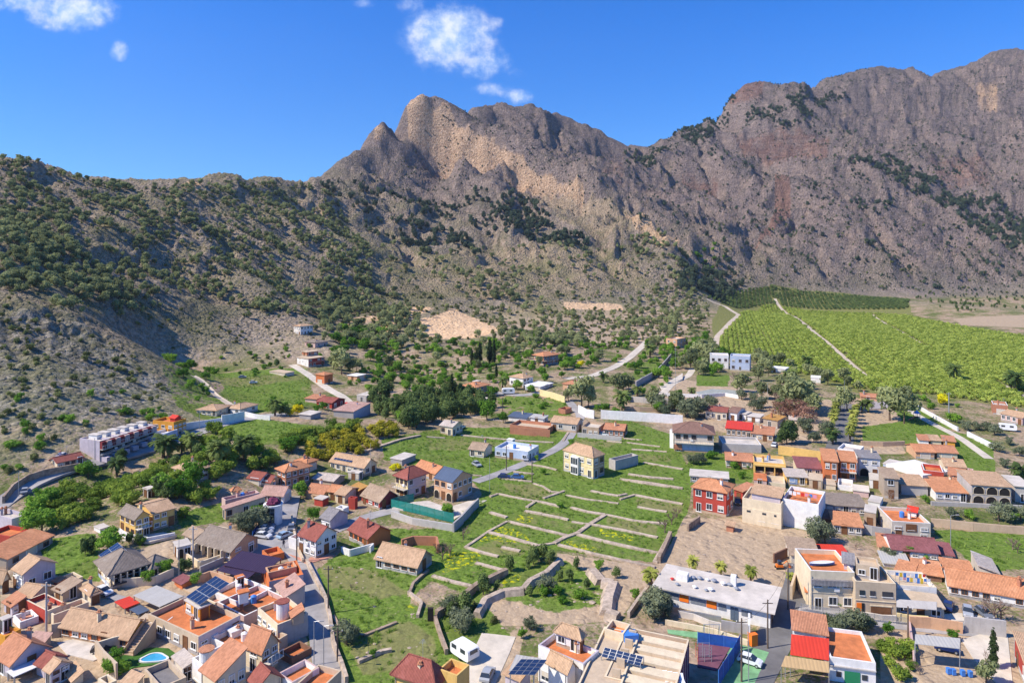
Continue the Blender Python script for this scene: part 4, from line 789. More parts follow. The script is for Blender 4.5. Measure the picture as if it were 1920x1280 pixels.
H('beige street house with ribbed clay roof and red balcony', v('Z2', 154, 1062, 290, 1094, 418, 1030, 152, 'gx', 'cream', 'clay', w2='beige', rise=2.0, L='1x2', R='2x2,bal,white'))
H('low terrace house with pink parapet at the bottom of the street', v('Z2', 380, 1224, 472, 1276, 642, 1190, -4, 'terr', 'white', 'terra', cop='pink', bare=1), group=None)
H('bottom edge house with long orange terrace and curved parapet', v('Z2', 480, 1300, 610, 1350, 745, 1196, -4, 'terr', 'beige', 'terra', bare=1))
H('bottom edge house with brown tiles left of the orange terraces', v('Z2', 170, 1268, 262, 1310, 436, 1262, -4.2, 'gx', 'cream', 'red', rise=1.2))
H('terrace house with two white stair cabins and small chimneys', v('Z2', 20, 718, 165, 802, 332, 704, 66, 'terr', 'white', 'terra', L='2x1'), v('Z2', 118, 646, 142, 660, 190, 650, 62, 'flat', 'white', 'terra', on=1, over=.15, L='0x0', R='1x1'), v('Z2', 132, 735, 152, 750, 218, 740, 62, 'flat', 'white', 'terra', on=1, over=.15, L='0x0', R='1x1'))
H('pink-walled terrace house between the stair cabins and the tank tower', v('Z2', 30, 790, 184, 878, 425, 762, 70, 'terr', 'pink', 'terra', cop='white', L='1x1'))
H('cream annex with small white turret below the purple canopy', v('Z2', -60, 770, 10, 800, 96, 762, 60, 'terr', 'cream', 'pinkt', bare=1))
H('bottom house with broad dark red hip roof over yellow walls', v('Z2', 1040, 1262, 1330, 1312, 1432, 1240, -4.4, 'hip', 'yellow', 'red', rise=2.2, over=.5))
H('yellow house with orange roof terrace beside the caravan', v('Z2', 1345, 1200, 1462, 1236, 1545, 1172, -5.5, 'terr', 'yellow', 'terra', bare=1))
# bottom middle
rt, vs = H('lilac villa with tiled hip tower and orange terraces at the bottom',
  v('Z3', 640, 1076, 940, 1165, 1060, 1096, -5.6, 'terr', 'white', 'terra', cop='lilac', L='3x1'), v('Z3', 748, 992, 925, 1028, 962, 1004, 84, 'hip', 'white', 'tan', w2='cream', rise=1.1, on=1, L='2x1', R='1x1'))
H('small lilac house with tan gable and white windows at the bottom edge', v('Z3', 672, 1198, 845, 1216, 938, 1205, -5.6, 'gx', 'white', 'tan', rise=.9, L='3x1,brown', R='2x1'), v('Z3', 440, 1240, 560, 1270, 660, 1220, -3.6, 'shed', 'lilac', 'tan', rise=.6, bare=1))
rt, vs = H('dark solar array on a steel frame above the lilac house', v('Z3', 488, 1224, 648, 1228, 722, 1138, -6.0, 'canopy', 'grey', 'metal'), name='solar_canopy', cat='solar array')
rt, vs = H('flat beige block with a big roof solar array and a blue water heater', v('Z3', 900, 1300, 1150, 1345, 1325, 990, -5.4, 'terr', 'beige', 'beige', cop='cream', par=.35, bare=1), v('Z3', 1062, 962, 1180, 985, 1240, 930, 46, 'terr', 'cream', 'terra', on=1, bare=1))
bigblock, bbv = rt, vs
stepb, stv = H('row of stepped orange terraces with a purple end wall', v('Z4', -95, 1262, 335, 1338, 476, 1030, -5.2, 'terr', 'beige', 'terra', w2='purple', cop='cream', par=.9, bare=1, L='0x0', R='0x0'))
O, ex, ey, La, Lc, zb, zt, ztop = stv[0]['_g']
for i in range(5):
    mb = MB(); y = .3+(Lc-.6)*i/5; mb.box(O+ex*.25+ey*y+Vector((0, 0, ztop)), ex*(La-.5)*.8, ey*(Lc/5*.62), Vector((0, 0, .85)), 0); mb.box(O+ex*(La-.5)*.82+ey*y+Vector((0, 0, ztop)), ex*(La*.12), ey*.3, Vector((0, 0, 2.0)), 1)
    mb.build('stepped_roof', [wm('cream'), wm('beige')], stepb, world=True)
# bottom right
SCH, scv = H('long white single-storey school with flat concrete roof and orange panels', v('Q1', 30, 262, 1322, 512, 1432, 262, 190, 'flat', 'white', 'conc', w2='lilac', over=.8, L='-', R='2x1,dark'), name='school', cat='school')  # lilac end wall: shade on the right face put into its colour
H('tan-roofed house above the red awning on the right street', v('Z4', 1045, 972, 1258, 996, 1262, 902, 152, 'shed', 'white', 'clay', rise=.7, L='2x1', R='0x0', bare=1))
H('white house with orange terrace and green garage door', v('Q4', 414, 818, 1050, 905, 992, 660, 330, 'terr', 'white', 'terra', par=.5, L='-', R='0x0', lc=8.5, bare=1))
house('house', 'pale modern house with grey eaves, rowing boat on its roof and dark porch', 'house', [v('Z5', 128, 604, 392, 616, 388, 520, 238, 'terr', 'cream', 'terra', w2='lilac', cop='white', L='3x2,white', R='2x2', lc=9, bare=1), v('Z5', 318, 560, 392, 572, 390, 520, 40, 'shed', 'lilac', 'grey', on=1, rise=.5, bare=1, L='0x0', R='0x0'),
   v('Z5', 96, 742, 200, 752, 205, 700, 76, 'flat', 'cream', 'terra', L='1x1,arch', R='0x0', over=.2), v('Z5', 205, 752, 390, 765, 385, 700, 76, 'flat', 'cream', 'terra', L='2x1,arch', R='0x0', over=.2)])
H('beige house with brown garage door and orange front door', v('Z5', 397, 668, 640, 684, 632, 560, 216, 'terr', 'beige', 'beige', cop='cream', L='-', R='0x0', lc=10, bare=1), v('Z5', 402, 566, 540, 584, 536, 536, 84, 'terr', 'beige', 'beige', on=1, par=.5, bare=1, L='2x1,dark', R='0x0'))
H('white house with laundry on its terrace above a grey canvas awning', v('Z5', 648, 690, 884, 706, 880, 640, 100, 'terr', 'white', 'beige', cop='cream', L='2x1', R='0x0', lc=6, bare=1), v('Z5', 642, 800, 936, 838, 940, 780, 74, 'flat', 'cream', 'beige', L='3x1,dark', R='1x1', over=.2, lc=5))
H('long low white farmhouse with patched orange tile roof on the right', v('Z5', 950, 694, 1560, 800, 1470, 690, 66, 'gx', 'white', 'orange', rise=1.6, L='9x1,brown', R='0x0', lc=8))
H('tiled outhouse above the long farmhouse', v('Z5', 930, 614, 1116, 640, 1112, 572, 32, 'shed', 'stonew', 'orange', rise=.8, bare=1, lc=5))
H('pale house with bare grey slab roof behind the orange farmhouse', v('Z5', 1122, 606, 1262, 628, 1240, 560, 42, 'shedr', 'stonew', 'pale', rise=1.0, L='2x1', lc=7))
H('two joined low houses with broken orange roofs behind the laundry terrace', v('Z5', 626, 612, 742, 642, 742, 575, 34, 'shed', 'cream', 'orange', rise=.7, lc=5), v('Z5', 750, 618, 926, 644, 920, 585, 38, 'shed', 'brown', 'bright' if False else 'orange', rise=.8, lc=5))
H('long white cottage with smooth maroon roof and blue windows', v('Z5', 612, 476, 906, 504, 902, 420, 58, 'gx', 'white', 'maroon', rise=1.4, L='5x1', R='0x0', lc=7.5, bare=1), v('Z5', 530, 462, 610, 474, 608, 420, 30, 'shed', 'cream', 'clay', rise=.7, bare=1, lc=6), v('Z5', 912, 510, 992, 520, 985, 470, 24, 'shed', 'white', 'maroon', rise=.7, bare=1, lc=5))
H('pale two-storey house with recessed brown balcony and red-roofed rooftop room', v('Z5', 616, 308, 848, 322, 848, 285, 98, 'terr', 'stonew', 'terra', cop='white', L='3x2,blind', R='0x0', lc=9), v('Z5', 705, 248, 768, 256, 800, 240, 34, 'gx', 'white', 'bright', on=1, rise=.5, bare=1, L='2x1', R='0x0'))
H('wide grey house with sloping grey fibre roof', v('Z5', 214, 212, 470, 228, 544, 198, 56, 'shed', 'grey', 'greybrown', rise=.7, L='5x1,blind', R='0x0', lc=7), v('Z5', 470, 190, 545, 204, 545, 175, 30, 'flat', 'white', 'conc', over=.1, bare=1, lc=5))
H('low beige cottage with orange tile roof in front of the grey house', v('Z5', 262, 330, 445, 348, 445, 285, 54, 'shed', 'stonew', 'orange', rise=1.0, L='4x1', R='0x0', lc=6, bare=1))
H('plain grey-beige box with one pale door beside the orange cottage', v('Z5', 447, 252, 520, 264, 543, 246, 88, 'flat', 'tan', 'conc', w2='concrete', over=.1, L='1x1', R='0x0', lc=5))
H('old shed with ragged brown tiles beside the dirt lot', v('Z5', 5, 512, 186, 528, 210, 470, 52, 'shed', 'stonew', 'oldtan', rise=.9, lc=7, L='2x1', R='0x0', bare=1), v('Z5', 186, 524, 372, 530, 372, 480, 20, 'shed', 'stonew', 'bright', rise=.5, lc=5, L='0x0', R='0x0', bare=1))
H('brick red two-storey house with orange hip roof beside the field', v('Z4', 432, 112, 650, 142, 716, 96, 146, 'hip', 'red', 'orange', rise=1.5, over=.5, L='3x2,white', R='2x2'), v('Z4', 700, 112, 746, 136, 800, 100, 66, 'shed', 'red', 'clay', rise=.6, bare=1))
H('cream house with stepped blank side wall and tan lean-to roof', v('Z4', 742, 168, 976, 208, 1000, 130, 150, 'terr', 'cream', 'beige', L='3x1,blind', R='0x0', lc=9, bare=1), v('Z4', 790, 140, 975, 172, 990, 118, 40, 'shed', 'lilac', 'tan', on=1, rise=.8, bare=1, L='3x1', R='0x0', lc=5))
H('tall white house with washing and plants on its orange terrace', v('Z4', 983, 172, 1200, 210, 1220, 120, 166, 'terr', 'white', 'terra', L='0x0', R='0x0', lc=10))
H('little brick tool shed in the dirt lot', v('Z4', 636, 334, 692, 342, 712, 325, 38, 'shed', 'brick', 'tan', rise=.3, L='1x1', R='0x0', bare=1), name='shed', cat='shed')
H('open concrete shed of grey blocks above the brick red house', v('Z4', 425, 38, 662, 58, 680, 20, 40, 'flat', 'grey', 'conc', over=.3, L='5x1,dark', R='0x0', lc=6))
# right, middle distance
H('orange-red pair house with tiled roofs and white-framed windows', v('M5', 203, 908, 296, 916, 304, 850, 132, 'shed', 'orange', 'orange', rise=1.0, L='2x2,white', R='0x0', lc=9), v('M5', 300, 908, 408, 918, 412, 872, 120, 'shed', 'orange', 'orange', rise=.8, L='2x2,white,bal', R='0x0', lc=8))
H('white and lilac house with grey eaves, balcony and round arch', v('M5', 415, 888, 552, 898, 556, 860, 112, 'shed', 'white', 'grey', rise=.4, L='2x2,arch', R='0x0', lc=7), v('M5', 290, 830, 415, 850, 422, 815, 40, 'terr', 'white', 'conc', lc=7, bare=1))
H('grey pool cover canopy between white walls', v('M5', 560, 925, 700, 952, 738, 925, 14, 'flat', 'blue', 'conc', over=.1, L='0x0', R='0x0', bare=1), name='canopy', cat='canopy')
H('white courtyard block beside the pool canopy', v('M5', 700, 925, 800, 1000, 835, 940, 16, 'flat', 'white', 'white', over=.0, L='0x0', R='0x0', bare=1))
H('peach bungalow with pair of salmon tiled roofs', v('M5', 755, 852, 880, 858, 882, 812, 42, 'gx', 'peach', 'orange', rise=1.2, lc=8), v('M5', 884, 856, 1016, 864, 1012, 815, 42, 'gx', 'cream', 'clay', rise=1.1, lc=8))
H('row of small houses with mixed roofs behind the peach bungalow', v('M5', 775, 782, 842, 788, 846, 770, 30, 'shed', 'white', 'clay', rise=.5, lc=6), v('M5', 845, 785, 918, 790, 920, 774, 28, 'shed', 'cream', 'tan', rise=.5, lc=6), v('M5', 920, 788, 1000, 796, 1000, 776, 30, 'shed', 'ochre', 'clay', rise=.5, lc=6))
H('red house with orange terrace and white side parapet', v('M5', 806, 962, 926, 976, 930, 935, 40, 'terr', 'red', 'terra', cop='white', lc=7, L='3x1', bare=1))
H('house with plain tan double roof above the pink cottage', v('M5', 930, 938, 1065, 950, 1062, 908, 44, 'gx', 'cream', 'tan', rise=1.0, lc=8))
H('small pink cottage with red-tan gable behind the balcony house', v('M5', 950, 988, 1058, 1004, 1056, 962, 52, 'gx', 'pink', 'clay', rise=.9, lc=7))
H('tall crumbling stone house with tan roof patch', v('M5', 565, 1010, 662, 1018, 668, 970, 122, 'shed', 'stone', 'oldtan', w2='stone', rise=.7, L='1x2,dark', R='0x0', lc=7, bare=1))
H('grey barn with wide tan roof beside the stone house', v('M5', 668, 1052, 840, 1062, 836, 1014, 60, 'shed', 'concrete', 'tan', rise=.8, L='0x0', R='0x0', lc=7, bare=1))
H('house with bright orange roof above a long white balcony', v('M5', 874, 1092, 1074, 1104, 1068, 1050, 56, 'shed', 'white', 'bright' if False else 'orange', rise=1.0, L='4x1,dark', R='0x0', lc=7, bare=1), v('M5', 870, 1040, 1060, 1050, 1056, 1022, 30, 'shed', 'cream', 'orange', rise=.5, lc=4, L='0x0', R='0x0'))
H('grey house with two storeys of dark round arches', v('M5', 1090, 1050, 1342, 1068, 1348, 1005, 116, 'shed', 'concrete', 'tan', rise=.7, L='3x2,arch,arch2,nodoor', R='0x0', lc=10), v('M5', 1070, 985, 1105, 990, 1140, 960, 60, 'terr', 'pink', 'conc', lc=6, bare=1), v('M5', 1350, 1060, 1460, 1070, 1460, 1045, 95, 'flat', 'concrete', 'conc', lc=9))
H('pink and brick house at the right edge beside the caravan', v('M5', 1222, 568, 1312, 576, 1318, 556, 60, 'terr', 'brick', 'conc', cop='white', lc=8), v('M5', 1262, 622, 1400, 652, 1404, 600, 46, 'gx', 'pink', 'tan', rise=1.0, lc=8, L='4x1'))
H('yellow-walled corner of a house cut by the right edge', v('Z5', 1340, 985, 1420, 1190, 1500, 1100, -3.6, 'shedr', 'red', 'tan', rise=.5, bare=1, lc=9))
# middle, beyond the field
H('large pinkish house with brown hip roof and two dormer chimneys', v('M4', 328, 738, 576, 752, 596, 712, 112, 'hip', 'stonew', 'brown', rise=2.4, over=.6, L='5x2,brown,bal', R='2x2', lc=10), v('M4', 306, 720, 328, 724, 332, 700, 110, 'terr', 'white', 'white', lc=7, bare=1, L='0x0'))
H('white gabled house with brown roofs behind the brown hip roof', v('M4', 516, 606, 652, 618, 656, 580, 52, 'gx', 'cream', 'red', rise=.9, L='4x1,bal', lc=8), v('M4', 654, 614, 712, 622, 766, 594, 52, 'gx', 'white', 'brown', rise=1.0))
H('house with bright red sheet roof and shaded front', v('M4', 640, 712, 800, 726, 826, 686, 52, 'shed', 'tan', 'bright', rise=.8, L='5x1,dark', R='0x0', lc=8, bare=1))
H('low house with salmon roof next to the red sheet roof', v('M4', 792, 742, 930, 756, 944, 708, 42, 'shed', 'cream', 'clay', rise=.9, L='4x1,dark', lc=8))
H('half-built brick house with orange roof edge', v('M4', 862, 652, 955, 668, 976, 640, 48, 'shed', 'stone', 'mustard', rise=.4, lc=7), v('M4', 768, 640, 850, 650, 856, 632, 34, 'flat', 'white', 'conc', lc=6))
H('blank block-walled yard building below the red sheet roof', v('M4', 622, 802, 856, 812, 866, 780, 50, 'terr', 'concrete', 'conc', cop='white', lc=9, L='0x0', R='0x0', bare=1))
H('low cottage with salmon tile roof and grey yard', v('M4', 640, 902, 808, 914, 820, 868, 48, 'gx', 'stonew', 'clay', rise=1.2, L='5x1', R='0x0', lc=7))
H('bright yellow house with open porch', v('M4', 810, 912, 1002, 928, 1060, 888, 70, 'terr', 'yellow', 'conc', cop='yellow', L='3x1,dark', R='1x1', lc=8))
H('small yellow shed with blue shutter and pale roof', v('M4', 1004, 1002, 1138, 1010, 1140, 972, 46, 'shed', 'yellow', 'pale', rise=.5, L='2x1,blind', R='0x0', lc=6, bare=1))
H('cream house with patchy grey and maroon roof', v('M4', 1070, 948, 1224, 958, 1224, 908, 52, 'shed', 'cream', 'maroon', rise=.9, lc=8, L='3x1', bare=1))
H('small cream and tan stepped houses below the yellow porch', v('M4', 810, 1022, 890, 1030, 895, 1000, 40, 'flat', 'pink', 'terra', over=.1, lc=6), v('M4', 895, 1035, 1000, 1045, 1003, 1010, 30, 'terr', 'cream', 'beige', lc=6, bare=1), v('M4', 1140, 1020, 1225, 1030, 1228, 995, 50, 'flat', 'beige', 'beige', over=.1, lc=6))
H('lilac-white modern villa at the edge of the orchard', v('M4', 548, 272, 660, 276, 668, 262, 84, 'terr', 'white', 'conc', lc=9, L='3x2', bare=1), v('M4', 668, 276, 788, 282, 792, 268, 88, 'terr', 'blue', 'conc', lc=9, L='3x2', bare=1))
H('pinkish square house among trees at the track end', v('M4', 285, 172, 350, 178, 402, 168, 56, 'terr', 'peach', 'conc', L='2x2,dark', bare=1))
H('low white building beside the orchard pines', v('M4', 912, 352, 1000, 360, 1058, 345, 26, 'flat', 'white', 'white', lc=8))
H('small white cube hut under the orchard', v('M4', 1152, 410, 1212, 414, 1216, 404, 28, 'flat', 'white', 'white', lc=7, L='0x0', R='0x0', over=.1))
H('cream mansion with bay window and brown side wall standing in the field', v('M3', 780, 858, 1000, 892, 1092, 876, 126, 'hip', 'paleyellow', 'tan', w2='tan', rise=2.0, over=.2, L='4x2,blind', R='2x2', bare=1))
H('roofless grey annex wall behind the cream mansion', v('M3', 1098, 892, 1132, 906, 1252, 868, 60, 'terr', 'concrete', 'conc', par=1.6, L='0x0', R='0x0', bare=1))
H('flat-roofed white house with blue tinted front in the field', v('M3', 398, 832, 608, 852, 690, 816, 62, 'terr', 'blue', 'white', w2='white', cop='white', L='5x1', R='3x1'), v('M3', 480, 780, 515, 786, 530, 778, 50, 'flat', 'white', 'white', over=.1, L='1x1', R='0x0'))
H('cream ruin with tan roof next to the flat white house', v('M3', 252, 834, 345, 848, 390, 816, 44, 'gx', 'cream', 'oldtan', rise=1.3, L='2x1,dark'))
H('orange-roofed villa with two floors of balcony columns', v('M3', 632, 274, 702, 282, 804, 270, 56, 'hip', 'brick', 'orange', rise=1.5, over=.8, L='3x2,bal,blind', R='5x2,bal'))
H('pink villa with orange hip roofs and roof terrace', v('M3', 200, 458, 290, 470, 388, 452, 64, 'hip', 'peach', 'orange', rise=1.3, over=.5, L='2x2', R='3x2,bal'), v('M3', 276, 430, 300, 434, 324, 428, 30, 'flat', 'peach', 'conc', over=.1))
H('white villa with brown hip roof above white canopies', v('M3', 484, 404, 580, 416, 650, 405, 54, 'hip', 'white', 'tan', rise=1.2, L='3x1', R='3x2'))
H('white flat workshop roofs beside the white villa', v('M3', 595, 452, 682, 466, 742, 440, 24, 'flat', 'white', 'white', L='2x1,dark'))
H('small house with pink-orange hip roof behind the yellow wall', v('M3', 808, 446, 890, 454, 960, 436, 40, 'hip', 'peach', 'clay', rise=1.2))
H('tan gabled house at the top of the brick yard row', v('M3', 742, 674, 902, 690, 942, 662, 52, 'gx', 'stonew', 'tan', rise=1.3, L='4x1', R='1x1'))
H('low blue-grey roofed sheds behind the brick yard walls', v('M3', 490, 640, 600, 654, 632, 632, 26, 'shed', 'white', 'blue', rise=.5), v('M3', 618, 646, 702, 658, 728, 642, 30, 'shed', 'white', 'metal', rise=.4))
H('brick yard building with low parapets', v('M3', 500, 690, 726, 715, 745, 690, 34, 'terr', 'brick', 'beige', par=1.0, L='0x0', bare=1, lc=8))
H('brownish flat house with red gate at the lane junction', v('M3', 930, 700, 1032, 710, 1060, 692, 52, 'terr', 'tan', 'pale', L='3x1', bare=1, lc=8))
H('low house with orange tiles beside the white parked car', v('M3', 1060, 718, 1186, 728, 1212, 702, 44, 'gx', 'brick', 'clay', rise=1.1, L='4x1', lc=8))
H('small cream house with white-grey roof and porch near the wood', v('M3', 74, 694, 156, 706, 222, 682, 56, 'gx', 'cream', 'pale', rise=1.0, L='2x1', R='3x1'))
H('low house with dark red hip roof hidden by trees', v('M3', 82, 582, 160, 592, 252, 576, 26, 'hip', 'stonew', 'red', rise=1.2, R='4x1'))
H('tiny roofless brick hut beside the lane', v('M3', 796, 592, 832, 600, 858, 586, 30, 'terr', 'brick', 'terra', par=1.5, L='0x0', R='0x0', bare=1), name='hut', cat='hut')
H('white villa with curved front and pale yellow roof on the slope', v('M2', 475, 98, 522, 102, 604, 95, 54, 'hip', 'white', 'tan', rise=.8, over=.5, L='3x2', R='4x2', bare=1))
H('half-built pinkish villa with grey hip roof on the slope', v('M2', 546, 192, 610, 200, 690, 190, 34, 'hip', 'pink', 'greybrown', rise=.9, over=.5))
H('white and brick villa with stepped flat roofs', v('M2', 500, 286, 570, 298, 670, 284, 50, 'flat', 'brick', 'tan' if False else 'beige', w2='red', over=.4, L='2x2', R='4x2'), v('M2', 525, 252, 560, 258, 636, 250, 24, 'flat', 'brick', 'beige', on=1, over=.4))
H('orange villa with tiled tower beside the big pine', v('M2', 620, 388, 668, 396, 712, 384, 56, 'hip', 'orange', 'orange', rise=.9), v('M2', 800, 396, 862, 402, 920, 390, 30, 'flat', 'peach', 'white', over=.4))
H('red gabled house in the trees above the yellow grove', v('M2', 634, 548, 712, 562, 768, 534, 42, 'gx', 'red', 'red', w2='maroon', rise=1.1), v('M2', 560, 530, 620, 540, 660, 520, 24, 'shed', 'pink', 'clay', rise=.5))
H('red sheet canopy beside the red gabled house', v('M2', 730, 570, 770, 582, 836, 562, 16, 'canopy', 'grey', 'bright'), name='canopy', cat='canopy')
H('grey-lilac warehouse with pinkish flat roof above the grove', v('M2', 716, 606, 842, 614, 936, 588, 40, 'shed', 'grey', 'pinkish', w2='blue', rise=.4, L='0x0', R='0x0', lc=14))
H('grey concrete shed behind the warehouse', v('M2', 866, 512, 920, 520, 972, 500, 38, 'flat', 'concrete', 'conc', over=.1))
H('pale grey tank shed beside the yellow bush', v('M2', 510, 628, 584, 636, 592, 620, 26, 'flat', 'grey', 'conc', lc=6, L='0x0'))
H('small glasshouse-like blue shed in the green field', v('M2', 1060, 892, 1132, 906, 1216, 872, 34, 'flat', 'grey', 'conc', over=.2, L='2x1'))
H('long low stable with tan roof on the terraces', v('M2', 330, 372, 430, 384, 490, 374, 20, 'flat', 'stonew', 'beige', over=.2))
# left hillside street
row = None
P0, P1 = (598, 790), (922, 690); Ldx, Ldy = -98, -23
for i in range(6):
    a, b_ = i/6, (i+1)/6
    B = (P0[0]+(P1[0]-P0[0])*a, P0[1]+(P1[1]-P0[1])*a); Cc = (P0[0]+(P1[0]-P0[0])*b_, P0[1]+(P1[1]-P0[1])*b_)
    k = 1-.3*a; nth = ['first', 'second', 'third', 'fourth', 'fifth', 'sixth'][i]
    H('%s unit from the lower end of the maroon and lilac terraced row' % nth, v('M1', B[0]+Ldx*k, B[1]+Ldy*k, B[0], B[1], Cc[0], Cc[1], 124*(1-.30*a), 'terr', 'lilac', 'conc', w2='brown', par=.5, L='0x0', R='2x3,dark,bal', bare=1),  # brown front wall carries the dark shade of that face in its colour
      v('M1', B[0]+(Ldx*.75)*k+8, B[1]+(Ldy*.75)*k-22*k, B[0]+(Ldx*.25)*k+8, B[1]+(Ldy*.25)*k-26*k, B[0]+(Ldx*.25)*k+42*k, B[1]+(Ldy*.25)*k-36*k, 24*k, 'flat', 'white', 'conc', on=1, over=.15, bare=1, L='0x0', R='1x1'), group='terraced houses in the maroon and lilac row')
H('ochre three-storey house with red roof pergola at the end of the row', v('M1', 918, 664, 1042, 676, 1116, 654, 88, 'terr', 'ochre', 'terra', cop='ochre', L='3x2,dark', R='3x3', bare=1), v('M1', 1014, 648, 1050, 654, 1092, 644, 26, 'gx', 'red', 'bright', on=1, rise=.5, bare=1, L='0x0', R='0x0'))
H('white stepped house between the row and the ochre house', v('M1', 916, 738, 962, 750, 1032, 716, 56, 'terr', 'white', 'white', w2='blue', bare=1, R='3x1'))
H('white villa with two tan hip roofs behind a white wall', v('M1', 1172, 602, 1300, 608, 1352, 592, 36, 'hip', 'cream', 'tan', rise=1.1, L='4x1', lc=9), v('M1', 1352, 590, 1440, 600, 1450, 584, 36, 'hip', 'white', 'tan', rise=1.1, lc=9))
H('white bungalow with brick red roof below the terraced row', v('M1', 268, 908, 340, 922, 516, 892, 40, 'gy', 'cream', 'red', w2='cream', rise=.9, L='1x1', R='4x1,brown'))
H('two-storey white house with tan hip roof inside the grove', v('M1', 1003, 956, 1112, 980, 1272, 950, 62, 'hip', 'white', 'tan', rise=1.5, over=.5, L='2x2', R='4x2,brown'))
H('small white-grey pump house below the grove house', v('M1', 848, 1074, 886, 1084, 936, 1072, 50, 'flat', 'concrete', 'conc', over=.2, L='1x1', R='2x1,arch'))

# front of the terraced row: maroon and lilac bands, painted recess shade, porches
def on_wall0(root, V, x0, x1, z0, z1, name, m, th=.08):
    O, ex, ey, La, Lc, zb, zt, ztop = V['_g']; p = O+ey*Lc*x0; hh = zt-zb; out = -ex; mb = MB(); mb.box(Vector((p.x, p.y, zb+hh*z0))+out*th, ey*Lc*(x1-x0), -out*(th+.03), Vector((0, 0, hh*(z1-z0)))); mb.build(name, [m], root, world=True)
for k_, (rt, vs) in list(VOLS.items()):
    if 'unit from the lower end' in k_:
        i = ['first', 'second', 'third', 'fourth', 'fifth', 'sixth'].index(k_.split()[0]); on_wall0(rt, vs[0], .02, .46, .62, .96, 'upper_panel', wm('maroon'), .9); on_wall0(rt, vs[0], .54, .98, .62, .96, 'upper_panel', wm('pink'), .9)
        on_wall0(rt, vs[0], .04, .96, .30, .58, 'balcony_dark_panel', DARK, .12); on_wall0(rt, vs[0], .04, .96, .30, .38, 'balcony_front', METAL, .9); on_wall0(rt, vs[0], .10, .62, .0, .24, 'porch', wm('lilac'), 2.4)
# round stair building at the parking square
q = hit(*fp('Z2', 360, 318)); rt = empty('stair_pavilion', q, 'round pale lilac pavilion with tall glazing and dark vine on top', 'pavilion'); r_ = 1.95; hh = 4.1; mb = MB(); mb.cyl((0, 0, -.5), (0, 0, hh), r_, r_, 20, 0); mb.cyl((0, 0, hh), (0, 0, hh+.25), r_*1.12, r_*1.12, 20, 0); mb.build('walls', [wm('white')], rt)
for j in range(4):
    for i in range(2): mb = MB(); mb.box((-.9+.92*i, -r_-.04, .4+j*.88), (.84, 0, 0), (0, .6, 0), (0, 0, .78)); mb.build('pane', [GLASS], rt)
mb = MB()
for i in range(10): a = i*.628; mb.cyl((math.cos(a)*1.7, math.sin(a)*1.7, hh+.2), (0, 0, hh+1.9), .06, .05, 5)
mb.build('pergola', [wm('purple')], rt)
import bmesh
bm = bmesh.new(); bmesh.ops.create_icosphere(bm, subdivisions=3, radius=1.6)
for v_ in bm.verts: v_.co *= R.uniform(.8, 1.15); v_.co.z = max(v_.co.z*.8, 0)+hh+.3
me_ = bpy.data.meshes.new('vine'); bm.to_mesh(me_); bm.free(); me_.materials.append(wm('purple')); o_ = bpy.data.objects.new('vine', me_); COL.objects.link(o_); o_.parent = rt

H('white-roofed lean-to between the red sheet roof house and the brick ruin', v('M4', 700, 620, 765, 630, 770, 600, 40, 'flat', 'white', 'conc', lc=5), name='shed', cat='shed')
H('small lilac and pink flat house below the white and lilac house', v('M5', 290, 1050, 380, 1062, 385, 1035, 30, 'terr', 'white', 'conc', lc=6, bare=1), v('M5', 380, 1085, 480, 1098, 482, 1070, 34, 'flat', 'pink', 'pale', lc=5, over=.2))
H('low cream yard house in front of the orange pair house', v('M5', 205, 1050, 280, 1058, 282, 1030, 26, 'flat', 'cream', 'beige', lc=5, over=.1))
H('dark lean-to between tall white house and orange cottage', v('Z5', 190, 290, 258, 300, 258, 265, 46, 'shed', 'brown', 'brown', rise=.5, lc=5, bare=1), name='shed', cat='shed')
H('grey netted workshop beside the plain grey-beige box', v('Z5', 545, 280, 608, 290, 610, 262, 60, 'flat', 'concrete', 'conc', lc=6, over=.2))
H('low white house with grey fibre roof right of the arcade field', v('Z5', 560, 560, 730, 580, 735, 540, 22, 'shed', 'white', 'metal', rise=.4, lc=5, bare=1))
H('cream flat annex joining the yellow house and the old stone house', v('M5', 480, 1020, 560, 1030, 562, 1000, 50, 'flat', 'white', 'pale', lc=6, over=.1))
H('park pavilion with salmon tile roof under the pines', v('M5', 425, 522, 530, 530, 540, 505, 26, 'gx', 'peach', 'clay', rise=.8, lc=7))
H('small tiled house right of the pink cottage', v('M5', 1075, 1000, 1120, 1006, 1122, 985, 50, 'gx', 'pink', 'clay', rise=.7, lc=6))
H('low salmon-roofed house left of the avenue behind the red tree', v('M4', 1020, 660, 1120, 668, 1124, 650, 26, 'gx', 'cream', 'pale', rise=.7, lc=7))

H('brown lower street house with red balcony strip below the tank tower', v('Z2', 405, 1085, 470, 1130, 585, 1062, 42, 'terr', 'brown', 'terra', w2='brown', bare=1, R='0x0'))
H('narrow beige house between the tank tower house and the clay-roofed street house', v('Z2', 330, 985, 395, 1018, 440, 985, 90, 'terr', 'beige', 'terra', bare=1))
H('low patio rooms with pale roof behind the worn gable house', v('Z1', 362, 640, 420, 668, 498, 640, 30, 'terr', 'cream', 'beige', bare=1), v('Z1', 320, 665, 350, 680, 385, 662, 22, 'shed', 'red', 'clay', rise=.3, bare=1))
H('beige annex with open lower floor between terrace house and bungalow', v('Z1', 880, 872, 1000, 922, 1022, 885, 70, 'flat', 'beige', 'beige', over=.1, L='2x1,dark'))
H('small terracotta pergola house beside the paved patio', v('Z1', 1040, 660, 1090, 690, 1160, 660, 34, 'shed', 'orange', 'maroon', rise=.3, bare=1))
H('small cream rooms at the very bottom left of the pool garden', v('Z1', 590, 1250, 640, 1290, 700, 1260, -2.8, 'terr', 'cream', 'beige', bare=1))
